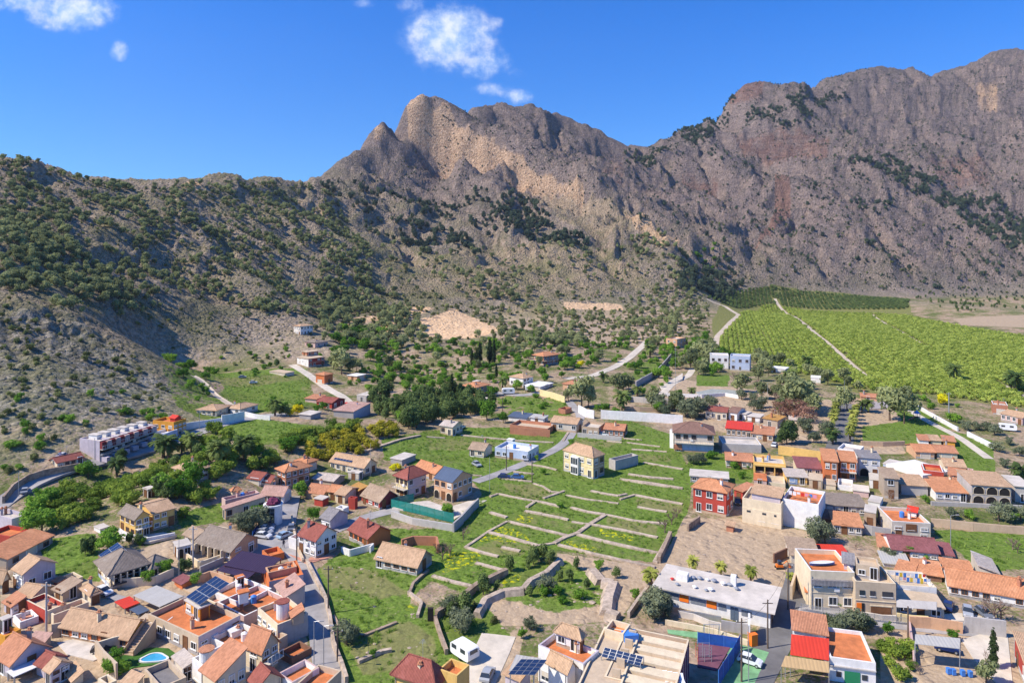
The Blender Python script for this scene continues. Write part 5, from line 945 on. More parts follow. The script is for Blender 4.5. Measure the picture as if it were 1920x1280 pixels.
H('flat grey outhouse beside the yellow two-storey house', v('Z1', 555, 345, 600, 362, 660, 345, 24, 'flat', 'white', 'conc', over=.1, L='1x1'), name='outhouse', cat='outhouse')
H('low beige extension joining the loggia house to its tower room', v('Z1', 1240, 372, 1280, 392, 1340, 345, 60, 'terr', 'cream', 'beige', bare=1))
H('small red and orange terrace room at the top of the street row', v('Z2', 275, 488, 330, 520, 430, 500, 40, 'terr', 'orange', 'terra', bare=1))
H('flat cottage with tan tiles between the pavilion and the tan-roofed row', v('M2', 596, 1110, 645, 1122, 680, 1100, 30, 'shed', 'yellow', 'tan', rise=.4, bare=1))
# outdoor stair down from the bungalow to the pool garden
a_ = hit(*fp('Z1', 770, 1118)); b_2 = hit(*fp('Z1', 905, 1020)); rt = empty('garden_stair', a_, 'tan outdoor staircase between bungalow and pool garden', 'stairs'); d_ = (b_2-a_); d_.z = 0; n_ = 12; u_ = d_.normalized(); sd_ = Vector((u_.y, -u_.x, 0))
for i in range(n_):
    mb = MB(); mb.box(u_*(d_.length*i/n_)-sd_*.8, u_*(d_.length/n_), sd_*1.6, Vector((0, 0, .22*(i+1)))); mb.build('step', [wm('tan')], rt)
for s_ in (-1, 1): mb = MB(); mb.face([sd_*.85*s_, u_*d_.length+sd_*.85*s_, u_*d_.length+sd_*.85*s_+Vector((0, 0, 3.4)), sd_*.85*s_+Vector((0, 0, .9))]); mb.face([sd_*.95*s_, u_*d_.length+sd_*.95*s_, u_*d_.length+sd_*.95*s_+Vector((0, 0, 3.4)), sd_*.95*s_+Vector((0, 0, .9))]); mb.face([sd_*.85*s_+Vector((0, 0, .9)), sd_*.95*s_+Vector((0, 0, .9)), u_*d_.length+sd_*.95*s_+Vector((0, 0, 3.4)), u_*d_.length+sd_*.85*s_+Vector((0, 0, 3.4))]); mb.build('side_wall', [wm('tan')], rt)
# ---------------------------------------------------------------- school details, solar arrays, walls, fences
def solar_quad(root, f, A, B, C, z, rise, nx, ny, frame=True):
    """tilted array of nx by ny panels whose near edge A-B stands at height z; each panel a part"""
    a, b_, c = (at_z(*fp(f, *p), z) for p in (A, B, C)); c0 = at_z(*fp(f, *C), z+rise)
    ux = (b_-a)/nx; vy = (c0-b_)/ny; n = ux.cross(vy).normalized(); n = n if n.z > 0 else -n
    for j in range(ny):
        for i in range(nx):
            o0 = a+ux*i+vy*j-root.location; mb = MB(); mb.box(o0, ux*.97, vy*.97, n*.05, 0); mb.box(o0+ux*.04+vy*.03+n*.05, ux*.89, vy*.90, n*.012, 1); mb.build('solar_panel', [METAL, SOLAR], root)
    if frame:
        mb = MB()
        for s in (0, .5, 1):
            for q, zz in ((a+ux*nx*s, z), (a+ux*nx*s+vy*ny, z+rise)): mb.cyl((q.x, q.y, zz-(.5+(0 if zz == z else rise))), (q.x, q.y, zz), .06, .06, 6)
        mb.build('mount', [METAL], root, world=True)
zs = bbv[0]['_g'][7]
solar_quad(bigblock, 'Z3', (1048, 1120), (1282, 1178), (1302, 1120), zs+.5, .9, 6, 3)
mb = MB(); q = at_z(*fp('Z3', 1190, 1040), zs); mb.box(q, (2.0, .3, 0), (-.3, 1.5, 0), (0, 0, 1.0)); mb.build('water_heater', [PLAST['blue']], bigblock, world=True)
sc_root = [o for o in bpy.data.objects if o.name == 'solar_canopy'][0]
solar_quad(sc_root, 'Z3', (488, 1228), (650, 1232), (724, 1140), sc_root.location.z+6.25, .35, 4, 4, False)
# school front: window band, orange panels, door, vents
O, ex, ey, La, Lc, zb, zt, ztop = scv[0]['_g']; out = -ey; rz = math.atan2(-ex.y, -ex.x)
def sch(x0, x1, z0, z1, name, m, n=1, th=.08):
    for i in range(n):
        w_ = (x1-x0)/n*La; mb = MB(); mb.box((0, -th, 0), (w_*.94, 0, 0), (0, th+.05, 0), (0, 0, (z1-z0))); o = mb.build(name, [m]); o.parent = SCH
        p = O+ex*La*(1-x0-(x1-x0)/n*i)+out*.0; o.location = Vector((p.x, p.y, zb+z0))-SCH.location; o.rotation_euler = (0, 0, rz)
WINB = mat('grey_glazing', (.22, .24, .27), .2, .6, .1)
H0 = zt-zb
sch(.055, .205, H0*.46, H0*.80, 'window', WINB, 4); sch(.21, .30, H0*.44, H0*.84, 'orange_panel', PLAST['orange'], 1, .12); sch(.31, .45, H0*.46, H0*.80, 'window', WINB, 4)
sch(.455, .55, H0*.44, H0*.84, 'orange_panel', PLAST['orange'], 1, .12); sch(.56, .63, H0*.46, H0*.80, 'window', WINB, 2); sch(.665, .735, .1, H0*.78, 'door', mat('blue_glass_door', (.10, .14, .2), .2, .5, .1), 2); sch(.76, .85, H0*.42, H0*.74, 'window', WINB, 2)
for i, (x, y) in enumerate([(235, 155), (290, 215), (350, 150), (465, 145), (480, 245), (535, 150), (620, 165), (605, 278), (655, 275), (690, 180), (790, 210), (860, 220), (905, 215), (935, 265)]):
    p = at_z(*fp('Q1', x, y), ztop); mb = MB(); s = R.uniform(.4, .7)
    if i == 2: mb.cbox(p, 1.9, 1.5, 1.2, rz)
    elif i == 12: mb.cbox(p, .9, .9, 1.8, rz)
    else: mb.cyl(p, p+Vector((0, 0, .6*s)), s*.4, s*.4, 8); mb.cyl(p+Vector((0, 0, .6*s)), p+Vector((0, 0, .9*s)), s*.8, s*.25, 8)
    mb.build('roof_vent', [PLAST['red'] if i == 0 else (METAL if i % 2 else wm('white'))], SCH, world=True)
def wall(name, label, f, pts, h, w_, m, group=None, cat='wall', follow=True, cap=None, lift=-.4):
    P3 = [hit(*fp(f, *p)) for p in pts]; mb = MB()
    segs = []
    for a, b_ in zip(P3[:-1], P3[1:]):
        n = max(1, int((b_-a).length/3)); segs += [(a.lerp(b_, i/n), a.lerp(b_, (i+1)/n)) for i in range(n)]
    prev = None
    for a, b_ in segs:
        d = (b_-a).normalized(); s = Vector((d.y, -d.x, 0))*w_/2; za = gz(a.x, a.y); zb_ = gz(b_.x, b_.y); ja = prev if prev is not None else 0; jb = R.uniform(-.07, .07)*min(1, h); prev = jb
        A0, A1, B0, B1 = a-s, a+s, b_-s, b_+s
        def P_(p, z): return Vector((p.x, p.y, z))
        fl_ = 2.2 if 'earth' in name else 1.0; sp2 = s*(fl_-1+(R.uniform(-.3, .3) if fl_ > 1 else 0)); 
        lo = [P_(A0-sp2, za+lift), P_(B0-sp2, zb_+lift), P_(B1+sp2, zb_+lift), P_(A1+sp2, za+lift)]; hi = [P_(A0, za+h+ja), P_(B0, zb_+h+jb), P_(B1, zb_+h+jb), P_(A1, za+h+ja)]
        for i in range(4): j = (i+1) % 4; mb.face([lo[i], lo[j], hi[j], hi[i]])
        mb.face(hi, 1 if cap else 0)
    o = mb.build(name, [m]+([cap] if cap else []), world=True); return tag(o, label, cat, group)
TW = 'terrace walls across the green fields'; TL = 'low stony bank dividing the green terraced plots'
for pts in [[(430, 148), (540, 172), (640, 190)], [(640, 85), (700, 105), (745, 135), (800, 140)], [(675, 195), (800, 225)], [(865, 230), (960, 255), (1070, 272)], [(1075, 272), (1160, 290), (1240, 308)], [(1285, 315), (1395, 325)],
            [(485, 312), (620, 345), (760, 378), (850, 400)], [(370, 378), (480, 405), (600, 440), (665, 458)], [(590, 252), (690, 270)], [(800, 292), (850, 305)], [(870, 315), (950, 328)], [(765, 445), (830, 410), (905, 385)], [(905, 385), (980, 330), (1070, 275)], [(905, 392), (1050, 430), (1200, 465), (1390, 505)],
            [(1040, 340), (1200, 370), (1385, 410)], [(1160, 60), (1300, 85), (1440, 105), (1536, 118)], [(1250, 155), (1400, 185), (1536, 210)], [(1265, 225), (1370, 245)], [(835, 155), (960, 180), (1150, 205)], [(985, 130), (1080, 150), (1150, 160)], [(600, 230), (650, 195)],
            [(295, 562), (380, 585), (470, 610)], [(35, 640), (150, 675), (280, 705)], [(240, 470), (330, 500), (430, 525)], [(450, 468), (560, 492)], [(790, 455), (1000, 510), (1200, 555), (1370, 590)], [(1370, 560), (1410, 490), (1460, 400)], [(230, 470), (370, 375), (485, 312)], [(640, 30), (520, 15)],
            [(1210, 30), (1340, 50), (1480, 60)], [(380, 260), (480, 290)], [(700, 175), (830, 130)], [(380, 165), (430, 148)], [(640, 190), (675, 195)], [(950, 328), (1040, 340)], [(1160, 182), (1250, 155)], [(1370, 245), (1440, 255)], [(450, 58), (630, 75)], [(1150, 160), (1200, 150)], [(665, 458), (765, 445)], [(690, 270), (800, 292)], [(1240, 308), (1285, 315)], [(1395, 325), (1440, 330)]]:
    w_ = R.uniform(.6, 1.0); wall('stone_bank', TL, 'Z3', pts, R.uniform(.22, .34), w_, STONEP, TW, 'bank', cap=STONEP)
for pts in [[(210, 640), (330, 655), (470, 672)], [(205, 755), (400, 775), (560, 790), (760, 800)], [(1080, 790), (1170, 800)], [(1200, 800), (1400, 825)], [(1230, 840), (1440, 855)], [(600, 930), (700, 945), (780, 965)], [(1300, 920), (1536, 960)], [(1160, 1020), (1350, 1045), (1536, 1075)], [(0, 765), (110, 772)], [(1180, 775), (1290, 785)], [(330, 1000), (200, 990)], [(850, 740), (820, 790)]]:
    wall('stone_bank', TL, 'M3', pts, R.uniform(.22, .34), R.uniform(.6, 1.0), STONEP, TW, 'bank', cap=STONEP)
for pts in [[(640, 860), (560, 905), (440, 985), (330, 1060)], [(1240, 760), (1120, 785), (900, 860)]]: wall('stone_bank', TL, 'M2', pts, .5, 1.1, STONE, TW, 'bank', cap=STONEP)
for f, pts, h, w_, m, lab in [
    ('Z3', [(50, 905), (80, 1000), (120, 1110)], .9, .5, STONE, 'narrow field wall running down beside the caravan'), ('Z3', [(60, 890), (200, 800), (300, 720), (400, 670), (480, 630)], 1.3, .9, STONE, 'thick dark retaining wall with bushes below the grass plots'),
    ('Z3', [(300, 890), (350, 800), (460, 750), (580, 740), (620, 690), (720, 640), (800, 560)], 1.0, 1.0, STONEP, 'crumbling reddish earth bank round the sunken dirt pit'), ('Z3', [(990, 620), (1050, 690), (1120, 700), (1090, 790), (1080, 880), (1150, 900)], 1.0, 1.6, STONEP, 'eroded orange earth bank right of the sunken pit'),
    ('Z3', [(1350, 700), (1280, 790), (1210, 890)], 1.0, .5, STONEP, 'pale boundary wall beside the school garden'), ('Z4', [(240, 560), (270, 500), (310, 405)], 1.3, .7, STONE, 'tall stone wall between grass plots and dirt lot'),
    ('Z4', [(415, 370), (485, 318)], 1.6, .4, STONE, 'short brown wall stub at the top of the dirt lot'), ('Z2', [(560, 560), (620, 680), (670, 780), (700, 900), (720, 1060), (770, 1180), (800, 1280)], .9, .5, STONEP, 'long stone wall along the right side of the sloping street'),
    ('Z2', [(470, 290), (480, 350), (500, 470), (540, 560)], .8, .4, wm('beige'), 'low beige wall at the parking square'), ('Z2', [(1170, 745), (1250, 810), (1225, 890)], .6, .5, STONEP, 'thin pale wall at the corner of the dark green plot'),
    ('Z2', [(1180, 740), (1200, 690), (1290, 610)], .5, .5, STONE, 'field wall behind the old farmhouse'), ('Z2', [(1130, 470), (1200, 450), (1340, 455), (1350, 500)], 1.8, .4, wm('brick'), 'ruined red enclosure wall behind the old farmhouse'),
    ('Z2', [(870, 1160), (1010, 1100), (1070, 1090)], .5, .6, STONEP, 'short pale wall fragment in the weedy field'), ('Z2', [(720, 880), (760, 960), (900, 1000), (1100, 920)], .3, .5, STONE, 'low rubble line in the weedy field'),
    ('M3', [(1045, 655), (1250, 668), (1536, 688)], 3.2, .4, wm('white'), 'long bright white wall beyond the fields'), ('M3', [(912, 620), (960, 648), (1005, 655)], 3.0, .4, wm('white'), 'curved white wall end at the lane'),
    ('M3', [(680, 515), (760, 535), (830, 560)], 2.6, .4, wm('paleyellow'), 'pale yellow garden wall beside the rising lane'), ('M3', [(1255, 470), (1340, 420), (1420, 350), (1470, 290)], 2.8, .5, wm('grey'), 'long dark grey fence wall curving uphill'),
    ('M3', [(1150, 545), (1300, 560), (1536, 575)], 2.2, .5, wm('concrete'), 'grey blockwork retaining wall on the bare terraces'), ('M3', [(1100, 600), (1280, 610), (1400, 612)], 1.6, .5, wm('tan'), 'tan lower retaining wall on the bare terraces'),
    ('M3', [(905, 765), (1040, 778), (1170, 790)], 1.5, .3, wm('concrete'), 'concrete fence wall in front of the white parked car'), ('M3', [(500, 745), (600, 755), (740, 765)], 2.4, .3, wm('brick'), 'bare brick yard wall with piers'),
    ('M4', [(958, 868), (1080, 885), (1222, 905)], 2.6, .4, wm('yellow'), 'bright yellow wall beside the parked white car'), ('M4', [(280, 520), (500, 530), (640, 520), (720, 535)], 1.4, .4, wm('white'), 'low white wall round the grey basin'),
    ('M5', [(770, 595), (900, 670), (1010, 730)], 1.4, .5, wm('white'), 'white boundary wall beside the small park'), ('M5', [(1070, 760), (1150, 800), (1220, 835)], 1.6, .5, wm('white'), 'white boundary wall lower section by the field'),
    ('M5', [(430, 815), (560, 820), (690, 815)], 1.4, .6, wm('tan'), 'tan retaining wall under the grass field'), ('M1', [(1110, 722), (1200, 708), (1330, 690)], 2.2, .3, wm('white'), 'white street wall below the white villa'),
    ('M1', [(1330, 692), (1400, 680), (1465, 665)], 3.2, .3, wm('white'), 'tall white gate wall of the white villa'), ('M1', [(920, 830), (970, 812), (1035, 785)], 3.0, .3, wm('blue'), 'pale blue-white street wall below the stepped house'),
    ('M1', [(1470, 640), (1530, 655), (1620, 665)], 1.6, .3, wm('white'), 'white wall at the bend of the hillside street'), ('M1', [(20, 1165), (80, 1090), (170, 1030), (260, 1000), (340, 985), (480, 960)], 1.8, .5, STONE, 'dark stone retaining wall under the curved street'),
    ('Z1', [(715, 385), (760, 415), (890, 440), (1050, 410)], 1.2, .3, wm('white'), 'white garden wall in front of the yellow house'), ('Z1', [(1060, 475), (1090, 520), (1200, 590), (1390, 520)], 1.2, .3, wm('cream'), 'cream garden wall round the loggia garden'),
    ('Z1', [(690, 705), (820, 700), (930, 690), (1040, 640)], 1.6, .3, wm('cream'), 'cream garden wall below the villa porch'), ('Z1', [(575, 1120), (620, 1180), (700, 1260)], 2.4, .3, wm('beige'), 'beige pool garden wall'), ('Z1', [(575, 1115), (680, 1085), (770, 1060)], 2.0, .3, wm('cream'), 'cream wall between the court and the pool garden'),
    ('Z1', [(310, 1010), (360, 1000), (435, 975)], 2.2, .3, wm('beige'), 'beige wall beside the orange bungalow'), ('Z1', [(1180, 690), (1260, 660), (1400, 700)], 1.6, .3, wm('peach'), 'peach courtyard wall beside the small pool'),
    ('M2', [(1070, 1245), (1200, 1290), (1440, 1330)], 1.5, .4, wm('concrete'), 'concrete base wall under the green mesh fence'), ('M2', [(1440, 1335), (1490, 1290), (1560, 1210), (1590, 1180)], 2.0, .4, wm('grey'), 'dark retaining wall at the side of the paved yard'),
    ('Z2', [(940, 500), (960, 480), (820, 520), (770, 500)], 1.3, .3, wm('white'), 'white forecourt wall of the brick-orange bungalow'), ('Z1', [(1340, 560), (1200, 620)], 1.2, .3, wm('grey'), 'grey balustrade below the loggia garden'),
    ('Z5', [(400, 880), (560, 905), (640, 910)], 1.0, .3, CONC, 'concrete kerb wall in front of the beige house'), ('Z5', [(720, 945), (850, 955), (1040, 985)], 1.8, .3, wm('peach'), 'peach garden wall beside the carport'), ('Z5', [(1050, 975), (1180, 992), (1300, 1008)], 2.6, .3, wm('concrete'), 'grey wall with doors above the concrete yard'),
    ('Z5', [(640, 905), (740, 920), (835, 925)], 1.3, .3, wm('paleyellow'), 'pale yellow wall under the awning house'), ('Z5', [(720, 940), (740, 1080), (750, 1180)], 1.0, .3, wm('pink'), 'pinkish wall between the orange trees and the carport'),
    ('Z5', [(850, 335), (1100, 362), (1408, 385)], 1.6, .5, wm('tan'), 'long tan bank above the bright green field'), ('Z5', [(850, 215), (1100, 225), (1400, 240)], 1.0, .4, wm('concrete'), 'concrete wall below the arcade house'), ('Z5', [(530, 430), (560, 530), (590, 560)], .8, .3, wm('peach'), 'peach path wall beside the orange-ended cottage'),
    ('Q1', [(310, 560), (470, 590), (640, 660), (770, 690)], 1.0, .25, CONC, 'grey ramp wall in front of the school'), ('Q1', [(300, 545), (520, 565), (770, 610)], .9, .25, METAL, 'metal ramp railing in front of the school'), ('Q1', [(770, 700), (920, 725), (1070, 745)], 1.6, .3, wm('grey'), 'grey entrance terrace wall of the school'),
    ('Q1', [(160, 640), (470, 700), (700, 745), (1060, 870)], .8, .3, wm('cream'), 'cream kerb wall between school and playground'), ('Q1', [(1075, 860), (1075, 720)], 3.0, .3, wm('white'), 'white gate pier wall of the school'), ('Z4', [(1035, 780), (1050, 730), (1065, 680)], 2.4, .4, wm('beige'), 'beige wall end at the top of the right street'),
    ('Z4', [(930, 560), (1010, 525)], 1.8, .3, wm('brown'), 'brown wall stub beside the old shed'), ('Z5', [(430, 380), (500, 395), (610, 410)], 2.0, .3, wm('grey'), 'dark netting fence behind the pale two-storey house')]:
    wall('garden_wall' if 'bank' not in lab else 'earth_bank', lab, f, pts, h, w_, m)
def fence(label, f, pts, h, m, mp, name='mesh_fence'):
    P3 = [hit(*fp(f, *p)) for p in pts]; line = []
    for a, b_ in zip(P3[:-1], P3[1:]): n = max(1, round((b_-a).length/2.6)); line += [a.lerp(b_, i/n) for i in range(n)]
    line.append(P3[-1]); root = empty(name, line[0], label, 'fence')
    for i, p in enumerate(line):
        z = gz(p.x, p.y); mb = MB(); mb.cyl((0, 0, -.3), (0, 0, h+.1), .05, .05, 6); o = mb.build('post', [mp], root); o.location = Vector((p.x, p.y, z))-root.location
        if i+1 < len(line):
            q = line[i+1]; zq = gz(q.x, q.y); d = (q-p); mb = MB(); s = Vector((d.y, -d.x, 0)).normalized()*.02
            mb.box(Vector((p.x, p.y, z+.1))-s, Vector((d.x, d.y, zq-z)), s*2, Vector((0, 0, h-.1))); mb.build('fence_panel', [m], root, world=True)
    return root
def netm(k, col, a):
    M_ = mat(k, col, .8, .2, .15, 1.5); b = M_.node_tree.nodes['Principled BSDF']; b.inputs['Alpha'].default_value = a; return M_
NETG = netm('green_mesh', (.03, .26, .22), .75); NETB = netm('blue_mesh', (.02, .10, .42), .85); NETW = netm('wire_mesh', (.4, .4, .4), .25)
fence('green mesh fence round the paved yard of the arcade house', 'Q3', [(470, 465), (640, 500), (900, 560), (1080, 610), (1220, 640)], 2.2, NETG, PLAST['green'])
fence('green mesh fence returning beside the crimson gabled house', 'Q3', [(470, 465), (560, 430), (740, 395)], 2.2, NETG, PLAST['green'])
fence('blue mesh fence on the far side of the purple play court', 'Q1', [(515, 850), (640, 868), (800, 890), (960, 915)], 1.8, NETB, PLAST['blue'])
fence('blue mesh fence on the right side of the purple play court', 'Q1', [(975, 930), (900, 1070), (790, 1240), (740, 1330)], 2.4, NETB, PLAST['blue'])
fence('wire fence along the lane in front of the beige garage house', 'Z5', [(70, 845), (200, 870), (400, 900), (620, 925), (840, 945), (1050, 975)], 1.3, NETW, METAL)
# yards and courts: thin slabs on the ground
def yard(f, pts, m, dz=.12, kind='structure', name='yard'):
    P3 = [hit(*fp(f, *p)) for p in pts]; z = max(p.z for p in P3)+dz; mb = MB(); mb.slab([Vector((p.x, p.y, z)) for p in P3], .5); o = mb.build(name, [m], world=True); tag(o, kind=kind); return o
GREENC = mat('green_court', (.20, .40, .20), .85, .2, .25, .6); PURPC = mat('purple_court', (.17, .07, .10), .9, .2, .2, .7)
yard('Q1', [(180, 700), (520, 730), (960, 860), (1230, 930), (1290, 950), (1110, 1340), (700, 1340), (900, 1000), (540, 800), (190, 740)], GREENC, .10)
yard('Q1', [(520, 850), (870, 900), (720, 1150), (510, 1110)], PURPC, .16)
yard('Q3', [(480, 480), (740, 400), (920, 380), (1120, 450), (1100, 560), (900, 530)], CONC, .10); yard('Q3', [(1130, 470), (1400, 380), (1620, 370), (1230, 600)], CONCP, .11)
yard('Z5', [(1030, 1020), (1160, 985), (1310, 1000), (1340, 1280), (1250, 1290), (1100, 1130)], CONCP, .10); yard('Z5', [(400, 870), (640, 905), (640, 930), (400, 892)], CONC, .12)
yard('Z5', [(930, 870), (1010, 860), (1300, 900), (1200, 915), (900, 905)], CONCP, .10); yard('Z1', [(340, 1040), (480, 1010), (600, 1060), (720, 1090), (560, 1150), (400, 1110)], CONC, .10)
yard('Z1', [(1100, 640), (1250, 700), (1320, 740), (1180, 760), (1040, 690)], mat('paved_patio', (.52, .40, .28), .9, .2, .15), .10); yard('Z1', [(720, 430), (900, 450), (1060, 410), (980, 380), (820, 400)], CONCP, .10)
yard('M3', [(170, 530), (330, 560), (390, 535), (250, 515)], CONC, .10); yard('Z1', [(610, 760), (700, 790), (760, 770), (680, 740)], ROADC, .10); yard('Z2', [(450, 510), (560, 545), (600, 520), (740, 515), (560, 570)], TERRAP, .10)
yard('Z1', [(640, 1140), (760, 1110), (900, 1070), (1010, 1075), (1060, 1110), (960, 1170), (800, 1190), (700, 1240)], mat('artificial_lawn', (.06, .15, .03), .95, .1, .25, 1), .10, name='lawn')
yard('M4', [(460, 500), (560, 480), (720, 490), (700, 520), (500, 522)], mat('grey_basin', (.34, .36, .33), .8, .2, .2), .3); yard('M3', [(1390, 470), (1536, 400), (1536, 425), (1410, 480)], CONCP, .10, name='path')
yard('M5', [(530, 540), (640, 565), (620, 600), (430, 600), (420, 570)], mat('grey_court', (.38, .34, .33), .9, .2, .2), .15)
for f, cx, cy, rx, ry, lab in [('Z1', 925, 1138, 88, 30, 'kidney-shaped garden pool with white rim'), ('Z1', 1222, 748, 42, 20, 'small bright pool in the peach courtyard')]:
    c = hit(*fp(f, cx, cy)); e = hit(*fp(f, cx+rx, cy)); g = hit(*fp(f, cx, cy-ry)); a = (e-c).length; b_ = abs(g.y-c.y); root = empty('swimming_pool', c, lab, 'pool')
    def sh(t, k): r = 1+.13*math.cos(3*t+1) if rx > 50 else 1/(max(abs(math.cos(t)), abs(math.sin(t)))); return (math.cos(t)*a*k*r*.95, math.sin(t)*b_*k*r*.95)
    N_ = 28; o1 = [sh(i*2*math.pi/N_, 1) for i in range(N_)]; o2 = [sh(i*2*math.pi/N_, .84) for i in range(N_)]; mb = MB()
    for i in range(N_):
        j = (i+1) % N_; mb.face([(*o1[i], .32), (*o1[j], .32), (*o2[j], .32), (*o2[i], .32)]); mb.face([(*o2[i], .32), (*o2[j], .32), (*o2[j], .15), (*o2[i], .15)]); mb.face([(*o1[i], -.2), (*o1[j], -.2), (*o1[j], .32), (*o1[i], .32)])
    mb.build('rim', [TILEW], root); mb = MB(); mb.face([(*p, .24) for p in o2]); mb.build('water', [WATER], root)
# red and tan sheet awnings of the right street house, stepped down towards the camera
def sheet(label, f, A, B, C, D, z1, z2, m, posts=True, name='awning'):
    a, b_ = at_z(*fp(f, *A), z1), at_z(*fp(f, *B), z1); c, d = at_z(*fp(f, *C), z2), at_z(*fp(f, *D), z2)
    root = empty(name, (a.x, a.y, gz(a.x, a.y)), label, 'awning'); mb = MB(); mb.slab([a, b_, c, d], .07); mb.build('canvas', [m], root, world=True); mb = MB()
    for q in (a, b_, c, d): mb.cyl((q.x, q.y, gz(q.x, q.y)-.3), (q.x, q.y, q.z-.07), .05, .05, 6)
    mb.build('frame', [METAL], root, world=True); return root
sheet('big bright red sheet awning over the right street yard', 'Z4', (1030, 1108), (1262, 1142), (1262, 1012), (1036, 985), 3.2, 4.0, rm('bright')); sheet('tan canvas awning below the red sheet', 'Z4', (975, 1178), (1262, 1216), (1262, 1150), (1000, 1114), 2.6, 3.1, rm('canvas'))
sheet('grey canvas awning over the cream ground floor', 'Z5', (642, 822), (884, 840), (884, 792), (642, 775), 2.6, 3.3, wm('concrete')); sheet('long grey sheet carport on blue posts', 'Z5', (752, 1042), (1022, 1072), (1026, 1010), (756, 985), 3.6, 3.8, rm('metal'), name='carport')
# house details that stand out: green garage, brown garage, doors, windows
def on_wall(root, V, side, x0, x1, z0, z1, name, m, th=.08):
    O, ex, ey, La, Lc, zb, zt, ztop = V['_g']
    if side == 'L': p = O+ex*La*(1-x0); d = -ex; L = La*(x1-x0); out = -ey
    else: p = O+ey*Lc*x0; d = ey; L = Lc*(x1-x0); out = -ex
    hh = zt-zb; mb = MB(); mb.box(Vector((p.x, p.y, zb+hh*z0))+out*th, d*L, -out*(th+.03), Vector((0, 0, hh*(z1-z0)))); mb.build(name, [m] if not isinstance(m, list) else m, root, world=True)
def find(lab):
    for k_, r_ in VOLS.items():
        if lab in k_: return r_
rt, vs = find('green garage door'); on_wall(rt, vs[0], 'L', .32, .66, .0, .50, 'garage_door', PLAST['green']); on_wall(rt, vs[0], 'L', .14, .25, .22, .44, 'window', GLASS); on_wall(rt, vs[0], 'L', .70, .82, .22, .44, 'window', GLASS); on_wall(rt, vs[0], 'L', 0, 1, .66, .70, 'cornice', wm('concrete'), .3)
rt, vs = find('brown garage door'); on_wall(rt, vs[0], 'L', .38, .88, .02, .34, 'garage_door', WOOD); on_wall(rt, vs[0], 'L', .36, .90, .34, .37, 'lintel', wm('cream'), .12); on_wall(rt, vs[0], 'L', .03, .15, .04, .40, 'front_door', PLAST['orange']); on_wall(rt, vs[0], 'L', .15, .22, .04, .40, 'side_light', DARK)
for a_, b__ in ((.10, .23), (.36, .49), (.66, .92)): on_wall(rt, vs[0], 'L', a_, b__, .62, .76, 'window', GLASS); on_wall(rt, vs[0], 'L', a_-.01, b__+.01, .60, .62, 'sill', wm('white'), .12)
on_wall(rt, vs[0], 'L', 0, 1, .47, .49, 'string_course', wm('cream'), .10)
rt, vs = find('rowing boat'); on_wall(rt, vs[0], 'L', 0, 1, .66, .80, 'eaves', rm('grey'), .55); O, ex, ey, La, Lc, zb, zt, ztop = vs[0]['_g']
p = O+ex*La*.55+ey*Lc*.45; mb = MB(); n = 12; prof = [(-2.3+4.6*i/n, .62*math.sin(math.pi*min(1, (i+.6)/(n+.6)))**.6) for i in range(n+1)]
for (x1, w1), (x2, w2) in zip(prof[:-1], prof[1:]):
    for s in (1, -1):
        mb.face([(x1, s*w1, .55), (x2, s*w2, .55), (x2, s*w2*.4, .05), (x1, s*w1*.4, .05)], 0); mb.face([(x1, s*w1, .55), (x2, s*w2, .55), (x2, s*w2*.8, .45), (x1, s*w1*.8, .45)], 1)
    mb.face([(x1, -w1*.8, .42), (x1, w1*.8, .42), (x2, w2*.8, .42), (x2, -w2*.8, .42)], 1)
o = mb.build('rowing_boat', [PLAST['blue'], PLAST['white']]); o.location = (p.x, p.y, ztop+.05); o.rotation_euler = (0, 0, .1); tag(o, 'blue and white rowing boat lying on the roof terrace', 'boat')
rt, vs = find('blank side wall'); 
rt, vs = find('blue shutter'); on_wall(rt, vs[0], 'L', .15, .52, .05, .72, 'shutter', mat('pale_blue_door', (.30, .42, .62), .6, .3, .1))
rt, vs = find('bay window'); on_wall(rt, vs[0], 'L', .32, .56, .02, .88, 'bay_window', wm('white'), .9)
for j in (0, 1):
    for i in range(3): on_wall(rt, vs[0], 'L', .335+.075*i, .395+.075*i, .08+.44*j, .38+.44*j, 'pane', GLASS, .94)
rt, vs = find('purple end wall')
for i in range(6): on_wall(rt, vs[0], 'R', .06+.155*i, .065+.155*i, 0, .98, 'pilaster', wm('pink'), .12)

fence('blue railing beside the row of parked cars', 'Z2', [(235, 400), (262, 365), (285, 330)], 1.0, NETB, PLAST['blue'])

rt, vs = find('sprawling villa'); on_wall(rt, vs[0], 'R', .06, .96, .40, .86, 'porch_shade_panel', DARK, .1); on_wall(rt, vs[0], 'R', .02, .98, .30, .40, 'porch_railing', wm('dark'), 1.0)  # flat dark panel paints the shade inside the porch
for i in range(6): on_wall(rt, vs[0], 'R', .05+.18*i, .075+.18*i, .30, .95, 'column', wm('cream'), .9)
on_wall(rt, vs[0], 'L', .05, .9, .03, .30, 'garage_door', wm('blue'), .08)
rt, vs = find('columned garden loggia'); on_wall(rt, vs[0], 'L', .04, .80, .18, .86, 'loggia_shade_panel', DARK, .1)  # loggia shade is painted as a dark panel behind the columns
for i in range(5): on_wall(rt, vs[0], 'L', .04+.19*i, .065+.19*i, .0, .95, 'column', wm('cream'), 1.0)
rt, vs = find('open porch'); on_wall(rt, vs[0], 'L', .05, .95, .25, .72, 'porch_shade_panel', DARK, .1); on_wall(rt, vs[0], 'L', 0, 1, .74, .86, 'porch_beam', wm('yellow'), 1.0)  # shade under the porch beam put in as a dark panel
for i in range(4): on_wall(rt, vs[0], 'L', .02+.31*i, .05+.31*i, .0, .76, 'column', wm('yellow'), .9)
